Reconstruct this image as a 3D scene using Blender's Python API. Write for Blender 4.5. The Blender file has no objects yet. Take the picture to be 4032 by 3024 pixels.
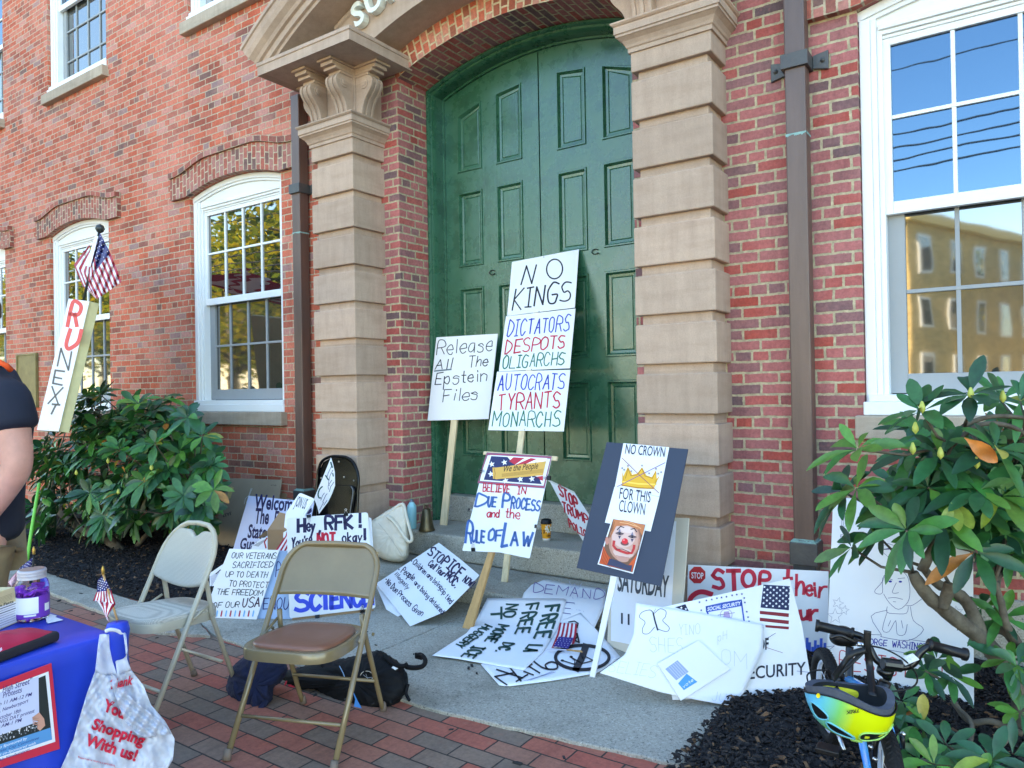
import bpy, bmesh, math, random
import numpy as np
from mathutils import Vector, Matrix
rnd = random.Random(7)
SC = bpy.context.scene
COL = SC.collection
# ------------------------------------------------------------------ camera
CAM = np.array([0., -4.54, 1.48]); FPX = 2881.0
def _rot(yaw, pitch, roll):
    fwd = np.array([math.sin(yaw)*math.cos(pitch), math.cos(yaw)*math.cos(pitch), math.sin(pitch)])
    right = np.array([math.cos(yaw), -math.sin(yaw), 0.]); up = np.cross(right, fwd)
    r2 = math.cos(roll)*right + math.sin(roll)*up; u2 = -math.sin(roll)*right + math.cos(roll)*up
    return np.array([r2, -u2, fwd])
RC = _rot(math.radians(-34.456), math.radians(.411), math.radians(-.970))
cd = bpy.data.cameras.new("camera"); cam = bpy.data.objects.new("camera", cd); COL.objects.link(cam)
cd.sensor_width = 36; cd.lens = 36*FPX/4032; cd.clip_start = .05; cd.clip_end = 600
cam.matrix_world = Matrix([[RC[0][0], -RC[1][0], -RC[2][0], CAM[0]], [RC[0][1], -RC[1][1], -RC[2][1], CAM[1]],
                           [RC[0][2], -RC[1][2], -RC[2][2], CAM[2]], [0, 0, 0, 1]])
SC.camera = cam
# ------------------------------------------------------------------ world, sun, exposure
W = bpy.data.worlds.new("World"); SC.world = W; W.use_nodes = True
SUN_EL, SUN_AZ = math.radians(38), math.radians(-20)      # azimuth from +Y towards +X
nt = W.node_tree; nt.nodes.clear()
sky = nt.nodes.new('ShaderNodeTexSky'); sky.sky_type = 'NISHITA'; sky.sun_disc = False
sky.sun_elevation = SUN_EL; sky.sun_rotation = SUN_AZ; sky.air_density = 1.0; sky.dust_density = .3; sky.ozone_density = 2.5
bg = nt.nodes.new('ShaderNodeBackground'); bg.inputs[1].default_value = .15
wo = nt.nodes.new('ShaderNodeOutputWorld'); hs = nt.nodes.new('ShaderNodeHueSaturation'); hs.inputs['Saturation'].default_value = 1.12; nt.links.new(sky.outputs[0], hs.inputs['Color']); nt.links.new(hs.outputs[0], bg.inputs[0]); nt.links.new(bg.outputs[0], wo.inputs[0])
sl = bpy.data.lights.new("sun", 'SUN'); sl.energy = 4.5; sl.angle = math.radians(.5); sl.color = (1, .93, .82)
so = bpy.data.objects.new("sun", sl); COL.objects.link(so)
sd = Vector((math.sin(SUN_AZ)*math.cos(SUN_EL), math.cos(SUN_AZ)*math.cos(SUN_EL), math.sin(SUN_EL)))
so.rotation_euler = sd.to_track_quat('Z', 'Y').to_euler()
SC.view_settings.view_transform = 'Standard'; SC.view_settings.look = 'None'; SC.view_settings.gamma = 1
SC.view_settings.use_curve_mapping = False; SC.view_settings.exposure = 2.97
SC.view_settings.use_white_balance = True; SC.view_settings.white_balance_temperature = 8300; SC.view_settings.white_balance_tint = 8
# ------------------------------------------------------------------ photograph geometry helpers
K = 4032/2212
def crop(ox, oy, s): return lambda x, y: ((ox+x*s)/K, (oy+y*s)/K)      # crop pixels -> overview pixels
cA = crop(1600, 900, .4823); cQ = crop(1400, 1700, .4823); cF = crop(2200, 1700, .4823); cP = crop(800, 1700, .4823)
c6 = crop(1600, 2300, .4973); c7 = crop(2600, 2100, .4823); c8 = crop(3132, 2200, .4967); cZ = crop(0, 2124, .5425)
cY = crop(0, 1600, .5425); cE = crop(1500, 1850, .31646); c5 = crop(0, 800, .5425); cG = crop(1000, 1750, .226)
cU = crop(0, 1350, .2713); cH = crop(2000, 1900, .36166); cB = crop(800, 2300, .43647); cK = crop(1600, 2150, .31646)
cW = crop(3100, 1400, .8404); cV = crop(0, 2300, .7609); cJ = crop(3100, 2400, .6557)
def D(x, y): return (x, y)
def ray(u, v): return RC.T @ np.array([(u*K-2016)/FPX, (v*K-1512)/FPX, 1.])
def onZ(p, z): r = ray(*p); return CAM + r*(z-CAM[2])/r[2]
def onY(p, y): r = ray(*p); return CAM + r*(y-CAM[1])/r[1]
def onX(p, x): r = ray(*p); return CAM + r*(x-CAM[0])/r[0]
def atd(p, d): return CAM + ray(*p)*d                                  # at depth d along the view axis
class Plane:
    def __init__(s, p, n):
        s.p = np.array(p, float); s.n = np.array(n, float); s.n /= np.linalg.norm(s.n)
        if s.n @ (CAM-s.p) < 0: s.n = -s.n
    def hit(s, px, off=0.):
        r = ray(*px); q = s.p + s.n*off
        return CAM + r*((q-CAM) @ s.n)/(r @ s.n)
def P3(a, b, c): a, b, c = map(np.array, (a, b, c)); return Plane(a, np.cross(b-a, c-a))
def lean(base, deg, yaw=0.):       # plane through base, leaning back deg degrees, its level line turned yaw degrees from the wall
    h = np.array([math.cos(math.radians(yaw)), math.sin(math.radians(yaw)), 0]); b = np.array([-h[1], h[0], 0])
    u = b*math.sin(math.radians(deg)) + np.array([0, 0, 1])*math.cos(math.radians(deg))
    return Plane(base, np.cross(h, u))
class Surf:                          # curved sheet: height field z = f(y') where y' is measured across the level line
    def __init__(s, f, org, yaw=0.): s.f, s.o, s.h = f, np.array(org, float), math.radians(yaw)
    def hit(s, px, off=0.):
        r = ray(*px); b = np.array([-math.sin(s.h), math.cos(s.h), 0])
        def g(t):
            q = CAM+r*t; return q[2]-s.o[2]-s.f((q-s.o) @ b)-off
        t0, t1 = .6, .6
        while t1 < 9 and g(t1) > 0: t0 = t1; t1 += .04
        for _ in range(30):
            m = (t0+t1)/2
            if g(m) > 0: t0 = m
            else: t1 = m
        return CAM+r*t0
# ------------------------------------------------------------------ materials
def lin(c): return tuple((x/12.92 if x <= .04045 else ((x+.055)/1.055)**2.4) for x in c)
def rgb(r, g, b): return lin((r/255, g/255, b/255))
MATS = {}
def mat(name, col, rough=.6, var=.0, scale=8., bump=0., bscale=60., spec=.5, metal=0., ior=1.5, coat=0., trans=0., streak=None, col2=None, detail=6., alpha=1., gen='Object', sub=0.):
    if name in MATS: return MATS[name]
    m = bpy.data.materials.new(name); m.use_nodes = True; n = m.node_tree.nodes; l = m.node_tree.links
    b = n['Principled BSDF']; b.inputs['Roughness'].default_value = rough; b.inputs['Metallic'].default_value = metal
    b.inputs['Specular IOR Level'].default_value = spec; b.inputs['IOR'].default_value = ior; b.inputs['Coat Weight'].default_value = coat
    b.inputs['Transmission Weight'].default_value = trans; b.inputs['Alpha'].default_value = alpha
    b.inputs['Base Color'].default_value = (*col, 1)
    if sub: b.inputs['Subsurface Weight'].default_value = sub; b.inputs['Subsurface Radius'].default_value = (.02, .008, .004)
    if var or bump or col2:
        tc = n.new('ShaderNodeTexCoord'); mp = n.new('ShaderNodeMapping'); l.new(tc.outputs[gen], mp.inputs[0])
        if streak: mp.inputs['Scale'].default_value = streak
    if var or col2:
        t = n.new('ShaderNodeTexNoise'); t.inputs['Scale'].default_value = scale; t.inputs['Detail'].default_value = detail; t.inputs['Roughness'].default_value = .65
        l.new(mp.outputs[0], t.inputs['Vector'])
        r = n.new('ShaderNodeValToRGB'); r.color_ramp.elements[0].position = .3; r.color_ramp.elements[1].position = .7
        c2 = col2 if col2 else tuple(x*(1-var) for x in col); c1 = col if col2 else tuple(min(1, x*(1+var*.6)) for x in col)
        r.color_ramp.elements[0].color = (*c2, 1); r.color_ramp.elements[1].color = (*c1, 1)
        l.new(t.outputs['Fac'], r.inputs[0]); l.new(r.outputs[0], b.inputs['Base Color'])
    if bump:
        t2 = n.new('ShaderNodeTexNoise'); t2.inputs['Scale'].default_value = bscale; t2.inputs['Detail'].default_value = 5
        l.new(tc.outputs[gen], t2.inputs['Vector'])
        bp = n.new('ShaderNodeBump'); bp.inputs['Strength'].default_value = bump; bp.inputs['Distance'].default_value = .01
        l.new(t2.outputs['Fac'], bp.inputs['Height']); l.new(bp.outputs[0], b.inputs['Normal'])
    MATS[name] = m; return m
def ramp(n, stops, interp='LINEAR'):
    r = n.new('ShaderNodeValToRGB'); r.color_ramp.interpolation = interp; e = r.color_ramp.elements
    while len(e) < len(stops): e.new(.5)
    for i, (p, c) in enumerate(stops): e[i].position = p; e[i].color = (*c, 1) if len(c) == 3 else c
    return r
def math_node(n, l, op, a, b=None):
    k = n.new('ShaderNodeMath'); k.operation = op
    for i, v in enumerate((a, b)):
        if v is None: continue
        if isinstance(v, (int, float)): k.inputs[i].default_value = v
        else: l.new(v, k.inputs[i])
    return k.outputs[0]
def mixc(n, l, f, a, b, mode='MIX'):
    k = n.new('ShaderNodeMix'); k.data_type = 'RGBA'; k.blend_type = mode
    for i, v in ((0, f), (6, a), (7, b)):
        if isinstance(v, (int, float)): k.inputs[i].default_value = v
        elif isinstance(v, tuple): k.inputs[i].default_value = (*v, 1)
        else: l.new(v, k.inputs[i])
    return k.outputs[2]
def noise(n, l, vec, scale, detail=4, rough=.6):
    t = n.new('ShaderNodeTexNoise'); t.inputs['Scale'].default_value = scale; t.inputs['Detail'].default_value = detail; t.inputs['Roughness'].default_value = rough
    l.new(vec, t.inputs['Vector']); return t
def brick_mat(name, stops, mortar, bw, rh, ms, squash=.5, freq=6, patch=None, patch_amt=.5, bumps=.6, wob=.012, rough=.85, grime=.35, split=None):
    m = bpy.data.materials.new(name); m.use_nodes = True; n = m.node_tree.nodes; l = m.node_tree.links; b = n['Principled BSDF']
    uv = n.new('ShaderNodeUVMap'); tc = n.new('ShaderNodeTexCoord')
    w = noise(n, l, uv.outputs[0], 14, 3); w2 = noise(n, l, uv.outputs[0], 90, 2)
    def off(t, a):
        s = n.new('ShaderNodeVectorMath'); s.operation = 'SUBTRACT'; l.new(t.outputs['Color'], s.inputs[0]); s.inputs[1].default_value = (.5, .5, .5)
        k = n.new('ShaderNodeVectorMath'); k.operation = 'SCALE'; l.new(s.outputs[0], k.inputs[0]); k.inputs['Scale'].default_value = a; return k.outputs[0]
    a1 = n.new('ShaderNodeVectorMath'); l.new(uv.outputs[0], a1.inputs[0]); l.new(off(w, wob), a1.inputs[1])
    a2 = n.new('ShaderNodeVectorMath'); l.new(a1.outputs[0], a2.inputs[0]); l.new(off(w2, wob*.55), a2.inputs[1])
    t = n.new('ShaderNodeTexBrick')
    lw = noise(n, l, uv.outputs[0], 1.6, 2); a3 = n.new('ShaderNodeVectorMath'); l.new(a2.outputs[0], a3.inputs[0]); l.new(off(lw, wob*1.6), a3.inputs[1]); l.new(a3.outputs[0], t.inputs['Vector'])
    for k, v in (('Scale', 1), ('Mortar Size', ms), ('Mortar Smooth', .25), ('Bias', 0), ('Brick Width', bw), ('Row Height', rh)): t.inputs[k].default_value = v
    t.offset = .5; t.squash = squash; t.squash_frequency = freq
    t.inputs['Color1'].default_value = (0, 0, 0, 1); t.inputs['Color2'].default_value = (1, 1, 1, 1); t.inputs['Mortar'].default_value = (.5, .5, .5, 1)
    r = ramp(n, stops); l.new(t.outputs['Color'], r.inputs[0]); c = r.outputs[0]
    if patch:
        pn = noise(n, l, uv.outputs[0], 1.1, 6, .7); pr = ramp(n, [(.42, (0, 0, 0)), (.62, (1, 1, 1))]); l.new(pn.outputs['Fac'], pr.inputs[0])
        f = math_node(n, l, 'MULTIPLY', pr.outputs[0], patch_amt); c = mixc(n, l, f, c, patch)
    fine = noise(n, l, tc.outputs['Object'], 45, 8, .75); fr = ramp(n, [(.28, (1-grime,)*3), (.5, (1, 1, 1)), (.72, (1.34, 1.3, 1.27))]); l.new(fine.outputs['Fac'], fr.inputs[0])
    c = mixc(n, l, 1., c, fr.outputs[0], 'MULTIPLY')
    st = noise(n, l, uv.outputs[0], .55, 7, .72); sr = ramp(n, [(.3, (.74, .70, .68)), (.5, (1, 1, 1)), (.72, (1.16, 1.12, 1.10))]); l.new(st.outputs['Fac'], sr.inputs[0]); c = mixc(n, l, 1., c, sr.outputs[0], 'MULTIPLY')
    ms_ = n.new('ShaderNodeMapping'); l.new(uv.outputs[0], ms_.inputs[0]); ms_.inputs['Scale'].default_value = (3.2, .35, 1); sk = noise(n, l, ms_.outputs[0], 1.5, 6, .75); kr = ramp(n, [(.34, (.72, .68, .68)), (.48, (1, 1, 1)), (.75, (1.1, 1.08, 1.07))]); l.new(sk.outputs['Fac'], kr.inputs[0]); c = mixc(n, l, .8, c, kr.outputs[0], 'MULTIPLY')
    blot = noise(n, l, tc.outputs['Object'], 16, 5, .7); br = ramp(n, [(.6, (0, 0, 0)), (.72, (1, 1, 1))]); l.new(blot.outputs['Fac'], br.inputs[0])
    c = mixc(n, l, math_node(n, l, 'MULTIPLY', br.outputs[0], .45), c, stops[len(stops)//2][1])
    mo = noise(n, l, tc.outputs['Object'], 30, 4); mr = ramp(n, [(.3, tuple(x*.55 for x in mortar)), (.72, tuple(min(1, x*1.1) for x in mortar))]); l.new(mo.outputs['Fac'], mr.inputs[0])
    c = mixc(n, l, t.outputs['Fac'], c, mr.outputs[0]); l.new(c, b.inputs['Base Color'])
    b.inputs['Roughness'].default_value = rough
    h = math_node(n, l, 'SUBTRACT', math_node(n, l, 'MULTIPLY', fine.outputs['Fac'], .5), t.outputs['Fac'])
    bp = n.new('ShaderNodeBump'); bp.inputs['Strength'].default_value = bumps; bp.inputs['Distance'].default_value = .006; l.new(h, bp.inputs['Height']); l.new(bp.outputs[0], b.inputs['Normal'])
    MATS[name] = m; return m
# ------------------------------------------------------------------ objects
def root_of(o):
    while o.parent: o = o.parent
    return o
def tag(o, label=None, cat=None, group=None, kind=None):
    if label: o['label'] = label
    if cat: o['category'] = cat
    if group: o['group'] = group
    if kind: o['kind'] = kind
    return o
def empty(name, loc, label=None, cat=None, group=None):
    o = bpy.data.objects.new(name, None); COL.objects.link(o); o.location = Vector(loc); o.empty_display_size = .1
    return tag(o, label, cat, group)
def obj(name, V, F, m, parent=None, smooth=False, uv=None, mi=None, bevel=0., seg=2, sub=0, solid=0., auto=None):
    V = [np.array(v, float) for v in V]
    if parent is not None: org = np.array(root_of(parent).location)
    else:
        a = np.array(V); org = np.array([(a[:, 0].min()+a[:, 0].max())/2, (a[:, 1].min()+a[:, 1].max())/2, a[:, 2].min()])
    me = bpy.data.meshes.new(name); me.from_pydata([tuple(v-org) for v in V], [], F)
    ms = m if isinstance(m, (list, tuple)) else [m]
    for x in ms: me.materials.append(x)
    if mi is not None: me.polygons.foreach_set('material_index', mi)
    if uv is not None:
        ul = me.uv_layers.new(name='UVMap')
        for p in me.polygons:
            for li in p.loop_indices:
                ul.data[li].uv = uv(V[me.loops[li].vertex_index], p.index) if callable(uv) else uv[me.loops[li].vertex_index]
    if smooth: me.polygons.foreach_set('use_smooth', [True]*len(me.polygons))
    me.update(); o = bpy.data.objects.new(name, me); COL.objects.link(o)
    if parent is not None:
        o.parent = parent
    else: o.location = Vector(org)
    if solid: k = o.modifiers.new('s', 'SOLIDIFY'); k.thickness = solid; k.offset = 0
    if bevel: k = o.modifiers.new('b', 'BEVEL'); k.width = bevel; k.segments = seg; k.limit_method = 'ANGLE'; k.angle_limit = math.radians(40)
    if sub: k = o.modifiers.new('u', 'SUBSURF'); k.levels = sub; k.render_levels = sub
    return o
class MB:
    def __init__(s): s.V, s.F, s.M, s.U = [], [], [], []
    def add(s, V, F, m=0, U=None):
        k = len(s.V); s.V += [np.array(v, float) for v in V]; s.F += [tuple(i+k for i in f) for f in F]; s.M += [m]*len(F)
        s.U += (list(U) if U is not None else [(v[0]+v[1], v[2]) for v in V]); return s
    def box(s, a, b, m=0, M=None):
        x0, y0, z0 = a; x1, y1, z1 = b
        V = [(x0, y0, z0), (x1, y0, z0), (x1, y1, z0), (x0, y1, z0), (x0, y0, z1), (x1, y0, z1), (x1, y1, z1), (x0, y1, z1)]
        if M is not None: V = [tuple(M @ Vector(v)) for v in V]
        return s.add(V, [(0, 3, 2, 1), (4, 5, 6, 7), (0, 1, 5, 4), (1, 2, 6, 5), (2, 3, 7, 6), (3, 0, 4, 7)], m)
    def quad(s, a, b, c, d, m=0, U=None): return s.add([a, b, c, d], [(0, 1, 2, 3)], m, U)
    def tube(s, pts, r, n=8, m=0, cap=True, closed=False):
        P = [Vector(p) for p in pts]; R = r if isinstance(r, (list, tuple)) else [r]*len(P)
        V, F = [], []; prev = None; N = len(P)
        for i, p in enumerate(P):
            t = (P[(i+1) % N]-P[i-1]) if closed else ((P[min(i+1, N-1)]-P[max(i-1, 0)]))
            t.normalize()
            if prev is None:
                a = Vector((0, 0, 1)) if abs(t.z) < .9 else Vector((1, 0, 0)); x = t.cross(a).normalized()
            else: x = (prev - t*prev.dot(t)).normalized()
            prev = x; y = t.cross(x)
            for k in range(n):
                an = 2*math.pi*k/n; V.append(p + (x*math.cos(an)+y*math.sin(an))*R[i])
        for i in range(N if closed else N-1):
            for k in range(n): F.append((i*n+k, i*n+(k+1) % n, ((i+1) % N)*n+(k+1) % n, ((i+1) % N)*n+k))
        if cap and not closed: F += [tuple(range(n-1, -1, -1)), tuple((N-1)*n+k for k in range(n))]
        return s.add(V, F, m)
    def lathe(s, prof, o=(0, 0, 0), n=24, m=0, M=None):
        V, F = [], []
        for r, z in prof:
            for k in range(n):
                a = 2*math.pi*k/n; v = Vector((r*math.cos(a), r*math.sin(a), z))
                v = (M @ v) if M is not None else v; V.append(v+Vector(o))
        for i in range(len(prof)-1):
            for k in range(n): F.append((i*n+k, i*n+(k+1) % n, (i+1)*n+(k+1) % n, (i+1)*n+k))
        return s.add(V, F, m)
    def prism(s, poly, ext, m=0):            # poly: 3D loop, ext: vector
        n = len(poly); e = np.array(ext, float); V = [np.array(p, float) for p in poly]+[np.array(p, float)+e for p in poly]
        F = [tuple(range(n)), tuple(range(2*n-1, n-1, -1))]+[(i, n+i, n+(i+1) % n, (i+1) % n) for i in range(n)]
        return s.add(V, F, m)
    def build(s, name, m, parent=None, smooth=False, uvs=False, **k):
        return obj(name, s.V, s.F, m, parent, smooth, uv=s.U if uvs else None, mi=s.M, **k)
def smooth_by_angle(o, deg=35):
    me = o.data; me.polygons.foreach_set('use_smooth', [True]*len(me.polygons))
    bm = bmesh.new(); bm.from_mesh(me)
    for e in bm.edges:
        if len(e.link_faces) == 2 and e.calc_face_angle(0) > math.radians(deg): e.smooth = False
    bm.to_mesh(me); bm.free(); return o
def spline(pts, n=8, closed=False):
    P = [np.array(p, float) for p in pts]; N = len(P); out = []
    for i in range(N if closed else N-1):
        g = lambda j: P[j % N] if closed else P[max(0, min(N-1, j))]
        p0, p1, p2, p3 = g(i-1), g(i), g(i+1), g(i+2)
        for k in range(n):
            t = k/n; out.append(.5*((2*p1)+(-p0+p2)*t+(2*p0-5*p1+4*p2-p3)*t*t+(-p0+3*p1-3*p2+p3)*t**3))
    if not closed: out.append(P[-1])
    return out
# ------------------------------------------------------------------ setting materials
BRICK_L = [(0, rgb(116, 92, 86)), (.07, rgb(150, 78, 60)), (.3, rgb(184, 82, 54)), (.55, rgb(198, 96, 66)), (.8, rgb(196, 112, 90)), (.94, rgb(188, 132, 120)), (1, rgb(142, 114, 112))]
BRICK_R = [(0, rgb(88, 76, 78)), (.1, rgb(122, 88, 90)), (.28, rgb(160, 94, 92)), (.55, rgb(174, 100, 98)), (.75, rgb(172, 84, 78)), (.9, rgb(168, 68, 54)), (1, rgb(130, 96, 100))]
MORTAR = rgb(196, 178, 150)
M_BL = brick_mat('weathered_red_brick', BRICK_L, MORTAR, .208, .0677, .0058, patch=rgb(200, 130, 114), patch_amt=.45)
M_BR = brick_mat('pink_grey_brick', BRICK_R, rgb(192, 176, 144), .212, .0677, .0082, patch=rgb(180, 118, 116), patch_amt=.4)
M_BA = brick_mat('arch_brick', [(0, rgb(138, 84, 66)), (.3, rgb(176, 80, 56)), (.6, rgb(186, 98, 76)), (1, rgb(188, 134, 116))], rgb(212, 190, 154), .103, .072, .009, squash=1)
M_BS = brick_mat('soldier_brick', [(0, rgb(104, 84, 80)), (.25, rgb(146, 82, 70)), (.6, rgb(172, 90, 74)), (1, rgb(168, 120, 112))], MORTAR, .118, .066, .007, squash=1)
M_PAVE = brick_mat('brick_pavers', [(0, rgb(118, 102, 90)), (.3, rgb(132, 108, 92)), (.45, rgb(150, 104, 86)), (.7, rgb(164, 96, 78)), (1, rgb(168, 86, 70))], rgb(52, 46, 42), .214, .107, .0045, squash=1, bumps=.5, wob=.004, grime=.3, rough=.8)
def stone_mat(name, a, b, stain, streak=True):
    m = bpy.data.materials.new(name); m.use_nodes = True; n = m.node_tree.nodes; l = m.node_tree.links; p = n['Principled BSDF']
    tc = n.new('ShaderNodeTexCoord'); mp = n.new('ShaderNodeMapping'); l.new(tc.outputs['Object'], mp.inputs[0]); mp.inputs['Scale'].default_value = (5, 5, .9)
    t = noise(n, l, mp.outputs[0], 3, 6, .7); r = ramp(n, [(.28, tuple((x+y)/2 for x, y in zip(a, b))), (.55, a), (.78, tuple(min(1, x*1.09) for x in a))]); l.new(t.outputs['Fac'], r.inputs[0])
    mp2 = n.new('ShaderNodeMapping'); l.new(tc.outputs['Object'], mp2.inputs[0]); mp2.inputs['Scale'].default_value = (1.2, 1.2, 6); mp2.inputs['Rotation'].default_value = (0, .2, 0)
    t2 = noise(n, l, mp2.outputs[0], 2.2, 5, .6); r2 = ramp(n, [(.35, stain), (.52, (1, 1, 1)), (.8, (1.1, 1.09, 1.06))]); l.new(t2.outputs['Fac'], r2.inputs[0])
    sz = n.new('ShaderNodeSeparateXYZ'); l.new(tc.outputs['Object'], sz.inputs[0]); fl = math_node(n, l, 'FLOOR', math_node(n, l, 'DIVIDE', math_node(n, l, 'SUBTRACT', sz.outputs[2], .65), .3096)); wn = n.new('ShaderNodeTexWhiteNoise'); wn.noise_dimensions = '2D'; cx_ = n.new('ShaderNodeCombineXYZ'); l.new(fl, cx_.inputs[0]); l.new(math_node(n, l, 'FLOOR', math_node(n, l, 'DIVIDE', sz.outputs[0], 2.)), cx_.inputs[1]); l.new(cx_.outputs[0], wn.inputs[0])
    br_ = ramp(n, [(0, (.86, .83, .81)), (.5, (.98, .95, .93)), (1, (1.08, 1.03, 1.0))]); l.new(wn.outputs['Value'], br_.inputs[0])
    c = mixc(n, l, .8, r.outputs[0], r2.outputs[0], 'MULTIPLY'); c = mixc(n, l, 1., c, br_.outputs[0], 'MULTIPLY')
    g = noise(n, l, tc.outputs['Object'], 320, 2, .5); gr = ramp(n, [(.35, (.85, .85, .85)), (.6, (1.06, 1.06, 1.06))]); l.new(g.outputs['Fac'], gr.inputs[0])
    c = mixc(n, l, 1., c, gr.outputs[0], 'MULTIPLY'); l.new(c, p.inputs['Base Color']); p.inputs['Roughness'].default_value = .85
    bp = n.new('ShaderNodeBump'); bp.inputs['Strength'].default_value = .25; bp.inputs['Distance'].default_value = .004; l.new(t.outputs['Fac'], bp.inputs['Height']); l.new(bp.outputs[0], p.inputs['Normal'])
    MATS[name] = m; return m
M_ST = stone_mat('brownstone', rgb(184, 160, 142), rgb(158, 134, 118), (.9, .875, .85))
M_SILL = stone_mat('sill_stone', rgb(178, 162, 144), rgb(148, 132, 116), (.8, .8, .78))
def granite_mat(name, a, dark, light, sc=150):
    m = bpy.data.materials.new(name); m.use_nodes = True; n = m.node_tree.nodes; l = m.node_tree.links; p = n['Principled BSDF']
    tc = n.new('ShaderNodeTexCoord'); g = noise(n, l, tc.outputs['Object'], sc, 3, .8)
    r = ramp(n, [(.34, dark), (.45, a), (.58, a), (.7, light)]); l.new(g.outputs['Fac'], r.inputs[0])
    w = noise(n, l, tc.outputs['Object'], 2.2, 6, .7); wr = ramp(n, [(.28, (.6, .6, .57)), (.5, (1, 1, 1)), (.78, (1.16, 1.16, 1.15))]); l.new(w.outputs['Fac'], wr.inputs[0])
    c = mixc(n, l, 1., r.outputs[0], wr.outputs[0], 'MULTIPLY'); l.new(c, p.inputs['Base Color']); p.inputs['Roughness'].default_value = .75
    bp = n.new('ShaderNodeBump'); bp.inputs['Strength'].default_value = .4; bp.inputs['Distance'].default_value = .004; l.new(g.outputs['Fac'], bp.inputs['Height']); l.new(bp.outputs[0], p.inputs['Normal'])
    MATS[name] = m; return m
M_GR = granite_mat('granite', rgb(158, 154, 142), rgb(84, 82, 76), rgb(206, 202, 190), 105)
M_WHITE = mat('white_paint', rgb(228, 230, 230), .45, var=.04, scale=3)
M_SCREEN = mat('grey_screen_sash', rgb(150, 154, 156), .6, var=.06, scale=4)
M_GREEN = None
def door_mat():
    m = bpy.data.materials.new('green_door_paint'); m.use_nodes = True; n = m.node_tree.nodes; l = m.node_tree.links; p = n['Principled BSDF']
    tc = n.new('ShaderNodeTexCoord'); mp = n.new('ShaderNodeMapping'); l.new(tc.outputs['Object'], mp.inputs[0]); mp.inputs['Scale'].default_value = (40, 40, 2.5)
    t = noise(n, l, mp.outputs[0], 1.5, 5, .6); t2 = noise(n, l, tc.outputs['Object'], 5, 6, .7)
    r = ramp(n, [(.28, rgb(26, 74, 52)), (.5, rgb(40, 94, 70)), (.72, rgb(50, 104, 80)), (.85, rgb(76, 120, 96))]); l.new(t2.outputs['Fac'], r.inputs[0]); l.new(r.outputs[0], p.inputs['Base Color'])
    rr = ramp(n, [(.3, (.2,)*3), (.7, (.36,)*3)]); l.new(t2.outputs['Fac'], rr.inputs[0]); l.new(rr.outputs[0], p.inputs['Roughness'])
    p.inputs['Specular IOR Level'].default_value = .8
    h = math_node(n, l, 'ADD', t.outputs['Fac'], math_node(n, l, 'MULTIPLY', t2.outputs['Fac'], 2.))
    bp = n.new('ShaderNodeBump'); bp.inputs['Strength'].default_value = .16; bp.inputs['Distance'].default_value = .006; l.new(h, bp.inputs['Height']); l.new(bp.outputs[0], p.inputs['Normal'])
    return m
M_GREEN = door_mat()
def glass_mat(name, base, ior, wav=.05, rough=.015):
    m = bpy.data.materials.new(name); m.use_nodes = True; n = m.node_tree.nodes; l = m.node_tree.links; p = n['Principled BSDF']
    p.inputs['Base Color'].default_value = (*base, 1); p.inputs['Roughness'].default_value = rough; p.inputs['IOR'].default_value = ior
    tc = n.new('ShaderNodeTexCoord'); t = noise(n, l, tc.outputs['Object'], 2.2, 2, .4)
    bp = n.new('ShaderNodeBump'); bp.inputs['Strength'].default_value = wav; bp.inputs['Distance'].default_value = .02; l.new(t.outputs['Fac'], bp.inputs['Height']); l.new(bp.outputs[0], p.inputs['Normal'])
    return m
M_GLU = glass_mat('window_glass', (.012, .014, .016), 3.3); M_GLB = glass_mat('blue_reflection_glass', (.008, .016, .03), 2.4); M_GLB.node_tree.nodes['Principled BSDF'].inputs['Specular Tint'].default_value = (.42, .72, 1, 1)  # M_GLB: specular tint paints the reflected sky a deeper blue, no real coating
M_GLL = glass_mat('screened_glass', (.03, .034, .032), 2.6, rough=.03)
M_COP = mat('brown_downspout', rgb(96, 74, 66), .42, var=.22, scale=2.2, streak=(6, 6, .8), spec=.6, bump=.1, bscale=40)
M_COPP = mat('patina_copper', rgb(74, 76, 74), .5, col2=rgb(62, 60, 62), scale=9, spec=.6, bump=.2, bscale=60)
M_PAT = mat('green_patina', rgb(130, 170, 164), .8, var=.3, scale=40)
M_BLACKHOLE = mat('dark_interior', (.01, .01, .01), .9)
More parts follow.
